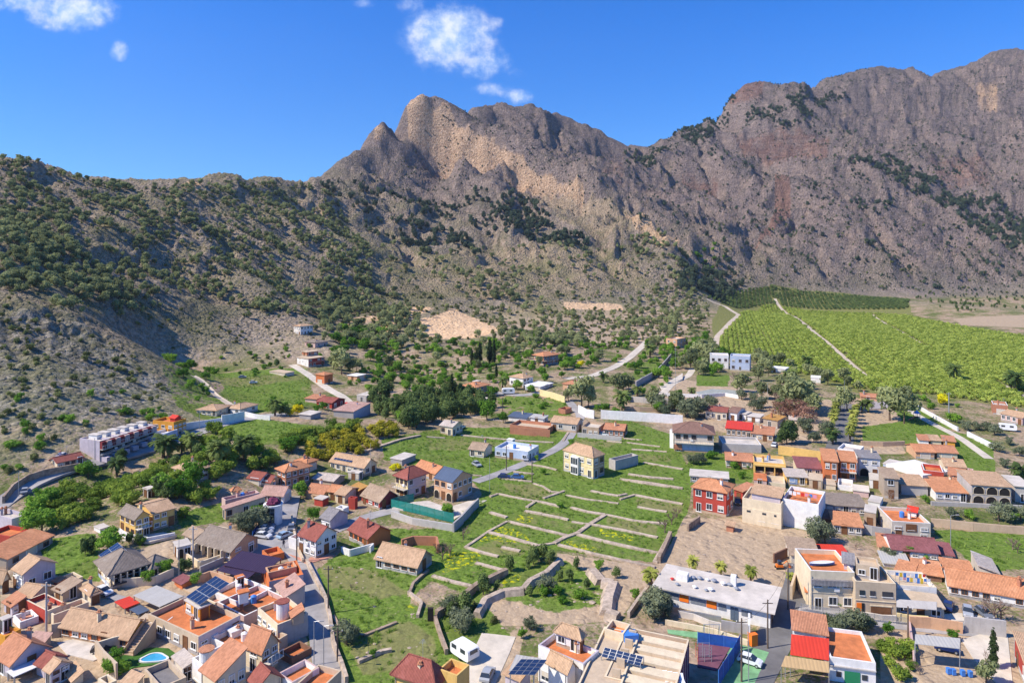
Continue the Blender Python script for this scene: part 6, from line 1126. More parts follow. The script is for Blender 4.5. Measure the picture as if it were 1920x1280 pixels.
rt, vs = find('brown hip roof and two'); on_wall(rt, vs[0], 'L', .18, .98, .08, .42, 'lower_floor_front', wm('blue'), .1); on_wall(rt, vs[0], 'L', 0, .2, .10, .36, 'brick_corner', wm('brick'), .4)
rt, vs = find('stepped flat roofs'); on_wall(rt, vs[0], 'L', .0, 1, .05, .95, 'white_face', wm('white'), .05)
rt, vs = find('recessed brown balcony'); on_wall(rt, vs[0], 'L', .36, .64, .42, .88, 'balcony_dark_panel', WOOD, .1)
rt, vs = find('stepped blank side wall'); on_wall(rt, vs[0], 'L', 0, 1, .0, .62, 'blank_wall', wm('cream'), .12)
for a_, b__ in ((.12, .22), (.52, .62), (.82, .88)): on_wall(rt, vs[0], 'L', a_, b__, .46, .54, 'window', GLASS, .16)
# ---------------------------------------------------------------- plants
def leafmat(name, a, b_, rnd=.35):
    k_ = 1.95 if name == 'orchard_leaves' else 1.6; a = tuple(min(.75, q*k_) for q in a); b_ = tuple(min(.8, q*k_) for q in b_)
    M_ = bpy.data.materials.new(name); M_.use_nodes = True; t = NT(M_.node_tree); b = t.n['Principled BSDF']
    inf = t.node('ShaderNodeObjectInfo').outputs['Random']; P = t.node('ShaderNodeTexCoord').outputs['Object']
    n = t.noise(P, 5.0, 3, .7); f = t.math('ADD', t.math('MULTIPLY', inf, .7), t.math('MULTIPLY', n, .6))
    c = t.mix(t.ramp(f, .25, 1.05), a, b_); t.set(b.inputs['Base Color'], c); b.inputs['Roughness'].default_value = .8; b.inputs['Specular IOR Level'].default_value = .12
    tr = t.node('ShaderNodeBsdfTranslucent', Color=c); mx = t.n.new('ShaderNodeMixShader'); mx.inputs[0].default_value = .38
    t.l.new(b.outputs[0], mx.inputs[1]); t.l.new(tr.outputs[0], mx.inputs[2]); t.l.new(mx.outputs[0], t.n['Material Output'].inputs[0]); return M_
LF = {'pine': leafmat('pine_needles', (.115, .135, .06), (.27, .29, .13)), 'darkpine': leafmat('dark_pine_needles', (.035, .055, .042), (.095, .125, .075)), 'citrus': leafmat('citrus_leaves', (.07, .12, .016), (.20, .26, .04)), 'orchard': leafmat('orchard_leaves', (.13, .175, .028), (.27, .31, .07)),
      'dark': leafmat('dark_orchard_leaves', (.06, .095, .03), (.13, .175, .055)), 'green': leafmat('green_leaves', (.06, .14, .015), (.16, .27, .035)), 'olive': leafmat('olive_leaves', (.075, .095, .055), (.16, .18, .105)), 'scrub': leafmat('scrub_leaves', (.075, .09, .03), (.19, .21, .075)),
      'yellow': leafmat('yellowish_leaves', (.16, .16, .015), (.34, .30, .03)), 'flower': leafmat('mimosa_flowers', (.6, .40, .01), (.8, .55, .02)), 'twig': leafmat('bare_twigs', (.17, .12, .095), (.27, .20, .16)), 'palm': leafmat('palm_fronds', (.05, .085, .025), (.14, .18, .05)), 'palmy': leafmat('yellow_green_palm_fronds', (.13, .16, .03), (.30, .31, .07)),
      'cypress': leafmat('cypress_leaves', (.014, .028, .012), (.04, .06, .022)), 'dry': leafmat('dry_leaves', (.16, .085, .06), (.28, .16, .11)), 'grass': leafmat('grass_blades', (.10, .17, .025), (.22, .30, .06))}
BARK = mat('bark', (.16, .11, .08), .95, .1, .2, 3)
import bmesh
def lobes_mesh(name, lobes, nleaf, leaf, m, seed, trunk=None, core=.66, up=0.0):
    """crown of many small leaf clumps spread over lobes round a ragged dark core; unit: metres"""
    rg = np.random.RandomState(seed); V = []; F = []; MI = []
    bm = bmesh.new(); bmesh.ops.create_icosphere(bm, subdivisions=2, radius=1); base = np.array([q.co[:] for q in bm.verts]); fb = [[q.index for q in f.verts] for f in bm.faces]; bm.free()
    tot = sum(l[3]*l[4]*l[5] for l in lobes)**(1)
    for (cx, cy, cz, rx, ry, rz) in lobes:
        nrm = rg.uniform(.78, 1.12, len(base))*core; n0 = len(V)
        for p, k in zip(base, nrm): V.append((cx+p[0]*rx*k, cy+p[1]*ry*k, cz+p[2]*rz*k))
        F += [tuple(n0+i for i in f) for f in fb]; MI += [0]*len(fb)
        nl = int(nleaf*(rx*ry*rz/tot)**.8*len(lobes)**(-.2)) if len(lobes) > 1 else nleaf
        for _ in range(max(20, nl)):
            d = rg.normal(size=3); d /= np.linalg.norm(d); d[2] = abs(d[2]) if rg.rand() < .45+up else d[2]
            r = rg.uniform(.72, 1.12); c = np.array([cx+d[0]*rx*r, cy+d[1]*ry*r, cz+d[2]*rz*r])
            a = rg.normal(size=3)+d*.2; a -= d*a.dot(d)*.6; a /= np.linalg.norm(a); b_ = np.cross(d+rg.normal(size=3)*.5, a); b_ /= np.linalg.norm(b_)+1e-9
            s = leaf*rg.uniform(.6, 1.5); n0 = len(V); V += [tuple(c-a*s), tuple(c-b_*s*.7+d*s*.3), tuple(c+a*s), tuple(c+b_*s*.7+d*s*.2)]; F.append((n0, n0+1, n0+2, n0+3)); MI.append(0)
    if trunk:
        mb = MB(); mb.v = V; mb.f = F; mb.m = MI; mb.uv = [None]*len(F)
        for (a, b_, ra, rb_) in trunk: mb.cyl(a, b_, ra, rb_, 6, 1)
        V, F, MI = mb.v, mb.f, mb.m
    me = bpy.data.meshes.new(name); me.from_pydata(V, [], F); me.materials.append(m)
    if trunk: me.materials.append(BARK)
    me.polygons.foreach_set('material_index', MI); me.update(); return me
def rand_lobes(seed, n, H_, Wd, z0, flat=.8, spread=.55):
    rg = random.Random(seed); L_ = [(0, 0, z0+(H_-z0)*.5, Wd*.34, Wd*.34, (H_-z0)*.42)]
    for i in range(n):
        a = rg.uniform(0, 6.28); r = Wd*.5*spread*rg.uniform(.5, 1.1); z = z0+(H_-z0)*rg.uniform(.18, .85); q = Wd*.5*rg.uniform(.32, .56)*(1.15-.5*(z-z0)/(H_-z0))
        L_.append((math.cos(a)*r, math.sin(a)*r, z, q, q*rg.uniform(.8, 1.1), q*flat))
    return L_
TR = [((0, 0, -.3), (.03, 0, 2.4), .16, .09)]
def variants(name, n, fn): return [fn(i) for i in range(n)]
KIND = {}
KIND['pine'] = dict(name='pine_tree', H=6.0, ms=variants('p', 3, lambda i: lobes_mesh('pine_tree', rand_lobes(i, 8, 6, 4.6, 1.1, .75, .75), 620, .30, LF['pine'], i, [((0, 0, -.4), (.1, .1, 3.4), .17, .08)], .6)))
KIND['darkpine'] = dict(name='dark_pine_tree', H=7.0, ms=variants('p', 2, lambda i: lobes_mesh('dark_pine_tree', rand_lobes(10+i, 8, 7, 5.4, .9, .8, .7), 420, .40, LF['darkpine'], i+5, [((0, 0, -.4), (.1, .1, 3.4), .17, .08)], .68)))
KIND['citrus'] = dict(name='citrus_tree', H=3.0, ms=variants('c', 3, lambda i: lobes_mesh('citrus_tree', rand_lobes(20+i, 6, 3.0, 3.5, .35, .8, .7), 520, .17, LF['citrus'], 20+i, [((0, 0, -.2), (0, 0, 1.2), .1, .06)])))
KIND['orchard'] = dict(name='orange_tree', H=2.6, ms=variants('c', 3, lambda i: lobes_mesh('orange_tree', rand_lobes(30+i, 5, 2.6, 3.7, .3, .75, .7), 300, .26, LF['orchard'], 30+i, [((0, 0, -.2), (0, 0, 1.0), .1, .06)])))
KIND['darkorchard'] = dict(name='dark_orange_tree', H=2.6, ms=variants('c', 1, lambda i: lobes_mesh('dark_orange_tree', rand_lobes(37+i, 5, 2.6, 3.9, .2, .75, .7), 260, .28, LF['dark'], 37+i)))
KIND['yellow'] = dict(name='yellowish_citrus_tree', H=3.0, ms=variants('c', 2, lambda i: lobes_mesh('yellowish_citrus_tree', rand_lobes(40+i, 6, 3.0, 3.6, .3, .8, .7), 420, .20, LF['yellow'], 40+i, [((0, 0, -.2), (0, 0, 1.2), .1, .06)])))
KIND['green'] = dict(name='broadleaf_tree', H=5.0, ms=variants('b', 3, lambda i: lobes_mesh('broadleaf_tree', rand_lobes(50+i, 9, 5, 4.8, .9, .85, .75), 900, .22, LF['green'], 50+i, [((0, 0, -.3), (.1, .1, 2.6), .16, .1)])))
KIND['darkgreen'] = dict(name='dense_tree', H=6.0, ms=variants('b', 2, lambda i: lobes_mesh('dense_tree', rand_lobes(56+i, 9, 6, 4.2, .5, .95, .6), 800, .26, LF['dark'], 56+i, [((0, 0, -.3), (.1, .1, 2.6), .16, .1)])))
KIND['olive'] = dict(name='olive_tree', H=4.0, ms=variants('b', 2, lambda i: lobes_mesh('olive_tree', rand_lobes(60+i, 9, 4, 4.4, .6, .8, .8), 1100, .17, LF['olive'], 60+i, [((0, 0, -.3), (.1, .1, 2.2), .18, .1)], .62)))
KIND['shrub'] = dict(name='shrub', H=1.4, ms=variants('s', 3, lambda i: lobes_mesh('shrub', rand_lobes(70+i, 4, 1.4, 1.9, .0, .7, .7), 220, .15, LF['scrub'], 70+i)))
KIND['bush'] = dict(name='green_bush', H=1.8, ms=variants('s', 2, lambda i: lobes_mesh('green_bush', rand_lobes(75+i, 5, 1.8, 2.4, .0, .8, .7), 420, .14, LF['green'], 75+i)))
KIND['flower'] = dict(name='mimosa_bush', H=2.6, ms=variants('s', 1, lambda i: lobes_mesh('mimosa_bush', rand_lobes(78+i, 5, 2.6, 3.4, .2, .8, .7), 420, .17, LF['flower'], 78+i)))
KIND['cypress'] = dict(name='cypress_tree', H=8.0, ms=[lobes_mesh('cypress_tree', [(0, 0, 1.8, .75, .75, 1.6), (0, 0, 3.8, .72, .72, 2.0), (.05, 0, 5.6, .52, .52, 1.7), (0, .05, 7.0, .3, .3, 1.1)], 900, .16, LF['cypress'], 81, [((0, 0, -.3), (0, 0, 1), .15, .1)])])
KIND['dry'] = dict(name='dry_tree', H=5.0, ms=[lobes_mesh('dry_tree', rand_lobes(85, 9, 5, 5.5, .8, .7, .8), 1300, .13, LF['dry'], 85, [((0, 0, -.3), (.1, .1, 2.6), .16, .1)], .3)])
def bare_mesh(seed, H_=4.5, n=5):
    rg = random.Random(seed); mb = MB()
    def br(p, d, l, r, k):
        q = p+d*l; mb.cyl(p, q, r, r*.6, 5 if k < 2 else 4, 0, False)
        if k >= 4: return
        for _ in range(n if k == 0 else 3+(k > 1)): e = (d+Vector((rg.uniform(-1, 1), rg.uniform(-1, 1), rg.uniform(-.3, .7)))*.85).normalized(); br(p.lerp(q, rg.uniform(.6, 1)), e, l*rg.uniform(.55, .8), r*.55, k+1)
    br(Vector((0, 0, -.2)), Vector((0, 0, 1)), H_*.32, .14, 0); return mb.mesh('bare_tree', [LF['twig']])
KIND['bare'] = dict(name='bare_tree', H=4.5, ms=[bare_mesh(1), bare_mesh(2)])
def palm_mesh(seed, H_, R0, key, nf=34, skirt=True):
    rg = random.Random(seed); mb = MB(); mb.cyl((0, 0, -.3), (.05, 0, H_), .32, .26, 8, 1)
    for i in range(nf):
        a = rg.uniform(0, 6.28); e = rg.uniform(-.55, 1.25); L_ = R0*rg.uniform(.8, 1.1); d = Vector((math.cos(a), math.sin(a), 0)); s = Vector((-math.sin(a), math.cos(a), 0)); p = Vector((.05, 0, H_)); pts = [p.copy()]; el = e
        for k in range(5): p = p+(d*math.cos(el)+Vector((0, 0, math.sin(el))))*L_/5; el -= .28; pts.append(p.copy())
        for k in range(5):
            w1, w2 = .34*math.sin(math.pi*(k+.35)/5.6)*R0/2, .34*math.sin(math.pi*(k+1.35)/6.6)*R0/2 if k < 4 else .02
            for sg in (1, -1):
                A, B = pts[k], pts[k+1]; t_ = Vector((0, 0, -.12*R0/2)); m1 = A.lerp(B, .5)
                mb.face([A, m1, m1+s*sg*w1*1.2+t_+(B-A)*.3, A+s*sg*w1+t_+(B-A)*.35], 0); mb.face([m1, B, B+s*sg*w2+t_+(B-A)*.2, m1+s*sg*w1*1.1+t_+(B-A)*.35], 0)
    mb.cyl((0, 0, H_-.5), (0, 0, H_+.3), .42, .3, 8, 1); return mb.mesh('palm_tree', [LF[key], BARK])
KIND['palm'] = dict(name='palm_tree', H=5.0, ms=[palm_mesh(1, 3.4, 2.7, 'palm', 40), palm_mesh(2, 3.8, 2.9, 'palm', 44)])
KIND['fanpalm'] = dict(name='fan_palm', H=5.0, ms=[palm_mesh(3, 3.3, 1.9, 'palmy', 60), palm_mesh(4, 3.6, 2.0, 'palmy', 60)])
LBL = {'pine': ('rounded grey-green pine growing on the left hillside', 'tree', 'pines on the left hillside'), 'darkpine': ('dark pine standing in a clump on the mountain', 'tree', 'dark pines on the mountain'), 'citrus': ('dark leafy citrus tree in the valley grove', 'tree', 'citrus trees in the valley grove'),
       'orchard': ('round bright green orange tree in the big orchard', 'tree', 'orange trees in the big orchard'), 'darkorchard': ('dark orange tree in the upper orchard rows', 'tree', 'dark trees in the upper orchard rows'), 'yellow': ('yellowish citrus tree in the grove below the warehouse', 'tree', 'yellowish trees below the warehouse'),
       'green': ('leafy green tree among the valley houses', 'tree', 'green trees among the houses'), 'darkgreen': ('dark dense tree in the wood beside the houses', 'tree', 'dense dark trees in the valley'), 'olive': ('grey-green olive-like tree between houses', 'tree', 'grey-green trees between houses'), 'shrub': ('low olive-green shrub on the dry slope', 'shrub', 'shrubs on the dry slopes'),
       'bush': ('small green bush beside walls and banks', 'bush', 'green bushes by walls and banks'), 'flower': ('bush covered in yellow flowers', 'bush', 'yellow flowering bushes'), 'cypress': ('tall narrow dark cypress', 'tree', 'cypresses on the slope'), 'dry': ('reddish dry-leaved tree in the park', 'tree', 'reddish trees'), 'bare': ('leafless grey-brown tree with fine twigs', 'tree', 'leafless trees'),
       'palm': ('feathery palm tree among the groves', 'palm', 'feathery palms'), 'fanpalm': ('small fan palm with yellow-green crown', 'palm', 'fan palms'),
       'vpine': ('green pine between the scattered villas on the valley slope', 'tree', 'pines between the villas'), 'spine': ('small pine on the open slope below the crag', 'tree', 'pines below the crag')}
CAND = {}
def blocked(x, y, m=1.0):
    for O, ex, ey, La, Lc in HOUSES:
        dx, dy = x-O.x, y-O.y
        if abs(dx) > 60 or abs(dy) > 60: continue
        a = dx*ex.x+dy*ex.y; b_ = dx*ey.x+dy*ey.y
        if -m < a < La+m and -m < b_ < Lc+m: return True
    return False
ROADS = []
for o in bpy.data.objects:
    if o.get('kind') == 'structure' and o.name.split('.')[0] in ('street', 'track', 'lane', 'avenue', 'farm_track', 'path', 'yard', 'lawn'):
        vs_ = np.array([tuple(q.co) for q in o.data.vertices])[:, :2]+np.array([o.location.x, o.location.y]); ROADS.append(vs_)
RG = set()
for vs_ in ROADS:
    for x, y in vs_:
        RG.add((int(x//2), int(y//2)))
for i_, vs_ in enumerate(ROADS):
    for k in range(0, len(vs_)-4, 4):
        m_ = vs_[k:k+4].mean(0); RG.add((int(m_[0]//2), int(m_[1]//2)))
def onroad(x, y): return (int(x//2), int(y//2)) in RG
NOGO = [wpoly('N', [(782, 606), (850, 580), (890, 598), (935, 618), (898, 630), (802, 632)]), wpoly('N', [(1058, 567), (1162, 571), (1166, 580), (1062, 579)])]
def ptin(x, y, poly):
    r = False; n = len(poly)
    for i in range(n):
        x1, y1 = poly[i]; x2, y2 = poly[(i+1) % n]
        if (y1 > y) != (y2 > y) and x < (x2-x1)*(y-y1)/(y2-y1)+x1: r = not r
    return r
def add(kind, x, y, h, lab=None, gate=True):
    if gate and 380 < y < 800 and any(ptin(x, y, q) for q in NOGO): return
    if gate and (blocked(x, y) or onroad(x, y)): return
    CAND.setdefault((kind, lab or kind), []).append((x, y, h))
def scat(kind, n100, h0, h1, f, pts, lab=None, noise=None):
    """n100 trees per 100 square metres inside a photo-traced patch"""
    wp = wpoly(f, pts); xs = [p[0] for p in wp]; ys = [p[1] for p in wp]; x0, x1, y0, y1 = min(xs), max(xs), min(ys), max(ys)
    n = int((x1-x0)*(y1-y0)*n100/100); n = min(n, 60000); X = NR.uniform(x0, x1, n); Y = NR.uniform(y0, y1, n); k = in_poly(X, Y, wp)
    if noise: sc, th = noise; k &= (gnoise(X/sc, Y/sc, 77)+.5*gnoise(X/sc*2.7, Y/sc*2.7, 78)) > th+NR.uniform(-.12, .12, n)
    for x, y in zip(X[k], Y[k]): add(kind, float(x), float(y), NR.uniform(h0, h1), lab)
def put(kind, f, pts, h, lab=None, jit=.15):
    for p in pts: q = hit(*fp(f, p[0], p[1])); add(kind, q.x, q.y, (p[2] if len(p) > 2 else h)*R.uniform(1-jit, 1+jit), lab, False)
# left hillside
HL = [(0, 300), (110, 326), (200, 345), (330, 345), (430, 336), (560, 345), (640, 370), (700, 480), (700, 560), (640, 600), (520, 600), (400, 560), (240, 590), (150, 590), (60, 545), (0, 545)]
scat('pine', 4.8, 3.0, 5.6, 'N', HL, noise=(30, -.12)); scat('pine', 3.6, 3.8, 6.6, 'N', [(0, 380), (100, 400), (260, 560), (200, 590), (120, 575), (0, 540)], noise=(30, -.25)); scat('pine', .8, 3.5, 6, 'N', [(-300, 260), (0, 300), (0, 545), (-150, 560), (-400, 520)], noise=(40, 0))
scat('pine', .7, 3.5, 6, 'N', [(380, 560), (640, 600), (560, 640), (480, 660), (330, 660), (300, 600)], noise=(30, .05))
scat('shrub', 1.6, .8, 2.0, 'N', [(0, 300), (330, 345), (600, 345), (700, 560), (640, 640), (480, 690), (330, 660), (240, 600), (60, 560), (0, 560)], noise=(22, -.3)); scat('shrub', 1.2, .7, 1.9, 'N', [(0, 560), (150, 590), (240, 650), (330, 740), (250, 790), (100, 830), (0, 880)], noise=(20, .0))
scat('shrub', 4.2, .8, 2.2, 'N', [(0, 590), (200, 640), (330, 740), (250, 790), (100, 850), (0, 900)], noise=(16, -.05)); scat('bush', 1.3, 1.2, 2.8, 'N', [(0, 760), (330, 720), (300, 800), (100, 860), (0, 900)], noise=(14, -.1)); scat('bush', .6, 1.2, 2.6, 'N', [(0, 800), (120, 830), (300, 770), (330, 740), (380, 720), (420, 760), (400, 790), (280, 800), (150, 850), (0, 900)]); scat('green', .8, 3, 5, 'N', [(210, 650), (240, 640), (330, 670), (400, 700), (390, 740), (330, 720), (270, 690)])
# middle slopes
scat('pine', 2.6, 4.5, 7.5, 'N', [(640, 480), (760, 560), (780, 600), (700, 650), (600, 640), (600, 560)], 'spine', (26, -.15)); scat('pine', 1.6, 4.5, 8, 'N', [(850, 500), (950, 520), (1000, 590), (900, 560)], 'spine', (24, -.1)); scat('pine', .34, 3.5, 7, 'N', [(700, 440), (1200, 460), (1330, 560), (1300, 650), (1000, 650), (760, 640)], 'spine')
scat('shrub', .9, 1.0, 2.4, 'N', [(640, 470), (1200, 470), (1330, 560), (1330, 640), (1200, 660), (900, 640), (700, 690), (620, 640)], noise=(26, -.15)); scat('bush', .5, 1.4, 3.0, 'N', [(680, 640), (1000, 640), (1000, 700), (860, 720), (740, 740), (690, 700)])
scat('shrub', 1.2, 1.0, 2.2, 'N', [(700, 650), (860, 640), (870, 720), (760, 740), (720, 720)])
scat('darkpine', 1.4, 5, 8.5, 'N', [(770, 400), (870, 340), (960, 400), (1020, 440), (1110, 460), (1100, 475), (960, 430), (880, 480), (780, 470), (740, 440)], noise=(45, -.05)); scat('darkpine', 1.8, 6, 9, 'N', [(940, 372), (990, 375), (1050, 440), (1105, 455), (1100, 472), (1010, 455), (950, 420)], noise=(60, -.4))
scat('darkpine', 1.5, 5, 8.5, 'N', [(600, 350), (700, 340), (860, 400), (900, 500), (760, 480), (680, 420)], noise=(40, .05)); scat('darkpine', 1.3, 6, 9, 'N', [(1155, 290), (1240, 275), (1250, 300), (1190, 320)], noise=(40, -.1))
scat('darkpine', 4.0, 4, 8, 'N', [(1262, 256), (1300, 238), (1380, 214), (1450, 200), (1560, 172), (1590, 184), (1520, 215), (1540, 232), (1470, 245), (1350, 240), (1330, 262), (1280, 268)], noise=(30, -.2)); scat('darkpine', 3.6, 5, 8.5, 'N', [(1590, 300), (1680, 300), (1780, 360), (1810, 400), (1740, 370), (1660, 330), (1590, 305)], noise=(60, -.3))
scat('darkpine', 3.0, 5, 8.5, 'N', [(1800, 360), (1860, 370), (1930, 400), (1960, 460), (1900, 470), (1820, 430), (1780, 400)], noise=(50, -.3)); scat('darkpine', .34, 4, 8, 'N', [(1200, 290), (1500, 200), (1930, 250), (1960, 540), (1700, 530), (1400, 520), (1200, 470)], noise=(60, .12)); scat('darkpine', .8, 5, 8, 'N', [(1600, 370), (1690, 370), (1700, 400), (1620, 400)], noise=(40, -.1))
scat('darkpine', 3.0, 6, 9, 'N', [(1275, 490), (1360, 470), (1395, 530), (1340, 560), (1270, 545)], noise=(30, -.35)); scat('pine', 1.8, 5, 8, 'N', [(1180, 440), (1290, 470), (1290, 540), (1220, 560), (1230, 520), (1180, 490)], 'spine', (30, -.1)); scat('pine', 1.2, 4.5, 7, 'N', [(1200, 540), (1300, 550), (1310, 620), (1180, 640), (1170, 590)], 'spine', (28, -.1))
scat('green', 1.2, 4, 7, 'N', [(1300, 455), (1370, 455), (1370, 490), (1300, 500)], noise=(30, -.1))
scat('shrub', .25, 1.5, 3.2, 'N', [(1300, 300), (1560, 240), (1930, 300), (1960, 570), (1700, 550), (1350, 540)], noise=(60, -.2)); scat('darkgreen', .4, 3, 5, 'N', [(1700, 560), (1780, 545), (1930, 560), (1930, 585), (1780, 590)], noise=(40, -.1))
scat('darkpine', 1.5, 1.6, 3.6, 'N', [(600, 340), (800, 190), (1010, 205), (1200, 290), (1370, 180), (1640, 135), (1930, 110), (1980, 560), (1700, 545), (1400, 530), (1200, 450), (900, 330), (700, 400)], noise=(24, -.1))
# valley woods and groves
scat('bush', 1.6, 1.4, 3.2, 'N', [(690, 650), (1000, 640), (1240, 650), (1230, 690), (1060, 700), (940, 720), (860, 730), (740, 750), (680, 700)], noise=(16, -.1)); scat('green', .5, 3, 5.5, 'N', [(690, 650), (1000, 630), (1300, 640), (1300, 700), (1060, 740), (900, 740), (740, 750)]); scat('pine', .5, 4, 7, 'N', [(620, 600), (1000, 590), (1200, 600), (1290, 640), (1100, 690), (700, 700)], 'vpine', (30, 0))
scat('bush', 1.2, 1.2, 2.8, 'N', [(200, 640), (330, 680), (440, 720), (640, 700), (640, 650), (480, 660), (330, 650)], noise=(16, -.1)); scat('shrub', 2.2, 1.0, 2.4, 'N', [(640, 560), (1330, 560), (1330, 650), (640, 660)], noise=(12, -.1))
scat('green', 1.6, 4, 7, 'N', [(640, 620), (720, 615), (740, 650), (700, 680), (620, 670)], noise=(20, -.3)); scat('pine', 2.0, 5, 8, 'N', [(680, 620), (740, 600), (800, 610), (760, 650), (690, 660)], 'vpine'); scat('pine', 1.1, 4, 7, 'N', [(930, 620), (1080, 610), (1100, 650), (960, 665)], 'vpine'); scat('green', .7, 3, 5, 'N', [(1050, 650), (1130, 650), (1120, 700), (1050, 700)])
scat('darkgreen', 5.5, 5, 8, 'N', [(738, 775), (790, 745), (880, 735), (925, 765), (900, 775), (840, 790), (760, 810)]); scat('darkgreen', 3.0, 4, 7, 'N', [(690, 740), (735, 750), (760, 790), (735, 800), (700, 770)]); scat('yellow', 7.5, 2.6, 3.4, 'N', [(545, 852), (640, 815), (700, 795), (742, 798), (745, 820), (690, 850), (600, 866)])
scat('citrus', 6.0, 2.8, 3.8, 'N', [(500, 850), (560, 815), (640, 800), (690, 800), (600, 830), (540, 860)]); scat('citrus', 7.0, 2.6, 4.0, 'N', [(60, 960), (120, 920), (260, 900), (330, 905), (320, 940), (250, 955), (200, 965), (190, 1000), (130, 1000), (80, 985)]); scat('citrus', 6.0, 2.6, 3.8, 'N', [(240, 895), (330, 870), (420, 860), (520, 870), (480, 880), (420, 895), (400, 920), (420, 950), (340, 975), (320, 930)])
scat('citrus', 3.6, 2.6, 4.4, 'N', [(340, 830), (400, 790), (440, 830), (520, 850), (560, 850), (500, 880), (400, 870)]); scat('darkgreen', 1.6, 3, 5, 'N', [(200, 880), (330, 840), (400, 870), (300, 900)]); scat('green', 1.2, 3, 5, 'N', [(50, 940), (100, 920), (120, 1000), (90, 1010)])
scat('citrus', 34, 1.5, 2.2, 'Z5', [(515, 1050), (600, 1060), (730, 1070), (745, 1200), (740, 1270), (580, 1270)]); scat('bush', 1.5, .8, 1.6, 'Z5', [(450, 300), (580, 300), (850, 300), (1408, 290), (1408, 340), (850, 330), (560, 440)]); scat('olive', .5, 2, 3.4, 'Z5', [(850, 250), (1408, 240), (1408, 330), (900, 310)]); scat('bush', 2.2, 1, 2.4, 'Z5', [(930, 470), (1050, 470), (1240, 560), (1300, 620), (1180, 600), (1040, 560)])
scat('green', 1.0, 4, 6.5, 'N', [(1290, 650), (1340, 625), (1370, 680), (1330, 720), (1290, 710)]); scat('pine', 1.9, 5, 8, 'N', [(1300, 640), (1340, 640), (1345, 700), (1310, 710)], 'vpine'); scat('pine', 1.6, 5, 8, 'N', [(1400, 690), (1470, 700), (1540, 720), (1640, 745), (1700, 760), (1660, 740), (1540, 705), (1420, 670)], 'vpine'); scat('pine', 1.3, 5, 8, 'N', [(1440, 730), (1530, 725), (1545, 780), (1440, 780)], 'vpine')
scat('olive', .7, 3, 5, 'N', [(1210, 760), (1320, 755), (1300, 785), (1220, 785)]); scat('green', .4, 2, 4, 'N', [(1060, 745), (1300, 720), (1300, 760), (1060, 790)]); scat('olive', .9, 3, 5, 'N', [(1370, 740), (1440, 740), (1440, 780), (1380, 770)]); scat('green', .5, 3, 5, 'N', [(1240, 640), (1290, 640), (1290, 680), (1260, 720), (1200, 740), (1210, 690)])
scat('olive', 1.0, 2.5, 4.5, 'N', [(1800, 800), (1850, 780), (1930, 850), (1930, 900), (1850, 880)], noise=(20, -.3)); scat('bush', .7, 1.2, 2.6, 'N', [(1700, 745), (1850, 770), (1930, 830), (1850, 800), (1760, 780)]); scat('green', .7, 2.5, 4.5, 'N', [(480, 760), (530, 740), (600, 750), (590, 790), (500, 785)]); scat('bush', .9, 1.2, 2.8, 'N', [(640, 650), (700, 650), (700, 740), (620, 700)]); scat('bush', 1.0, 1, 2.4, 'N', [(930, 745), (1060, 745), (1070, 770), (960, 790)])
scat('bush', 1.3, .7, 1.5, 'N', [(620, 1080), (720, 1070), (780, 1130), (820, 1230), (760, 1280), (660, 1270)], noise=(9, .1)); scat('bush', 2.5, .9, 2.0, 'N', [(1000, 1090), (1060, 1080), (1120, 1090), (1120, 1130), (1040, 1135), (1010, 1120)]); scat('shrub', 1.0, .6, 1.3, 'N', [(840, 1130), (920, 1120), (940, 1200), (860, 1240), (810, 1180)]); scat('bush', 1.2, .8, 1.8, 'N', [(830, 1190), (900, 1170), (960, 1190), (900, 1250), (840, 1240)])
scat('shrub', .12, .3, .6, 'N', [(1265, 985), (1500, 1000), (1480, 1090), (1270, 1080)]); scat('bush', 1.4, 1, 2.2, 'Z1', [(690, 430), (860, 430), (1060, 440), (1040, 500), (900, 480), (720, 500)])
put('green', 'Z1', [(250, 390, 7), (215, 310, 6), (280, 250, 5.5), (650, 490, 5), (980, 160, 6), (1060, 180, 5), (1170, 120, 6.5), (690, 1180, 3), (730, 1230, 2.6), (660, 1240, 2.6), (980, 640, 3.2), (880, 690, 2.6), (1170, 690, 2.6)], 4); put('darkgreen', 'Z1', [(960, 170, 5), (1010, 190, 5), (510, 510, 3.5), (550, 500, 3.8), (1090, 620, 2.6), (1130, 610, 2.8), (780, 450, 2.6), (830, 450, 2.6)], 4)
put('olive', 'Z2', [(190, 370, 5), (240, 350, 4.4), (150, 360, 4.2), (800, 1050, 3.2), (830, 1020, 2.4), (1480, 960, 3.6), (1430, 840, 3)], 3.4); put('green', 'Z2', [(525, 165, 4.2), (275, 300, 3.4), (600, 310, 2.8), (1410, 280, 2.8)], 3); put('bare', 'Z2', [(1375, 540, 4.4), (1420, 520, 4.4), (1500, 420, 3.4), (1340, 500, 3.6), (830, 720, 2), (790, 1060, 2.4)], 3.5)
put('darkgreen', 'Z3', [(700, 540, 3.6), (640, 570, 3.6), (740, 570, 2.8), (500, 610, 3.0), (340, 750, 3.6), (230, 860, 3.6), (420, 730, 2.2), (620, 760, 2.4), (900, 600, 2.4), (1140, 650, 2.2), (800, 670, 2.6), (610, 590, 2.4), (190, 850, 3), (140, 880, 2.6), (860, 670, 2.6), (960, 720, 2.6), (660, 540, 3)], 3); put('olive', 'Z3', [(230, 960, 3.6), (200, 930, 2.6), (730, 730, 2.6), (1400, 850, 4.2), (1350, 880, 3.4), (630, 960, 2.2)], 3); put('green', 'Z3', [(1035, 600, 2), (805, 230, 1.4), (130, 270, 2.6), (790, 760, 2), (1250, 770, 2), (570, 1010, 1.6)], 2)
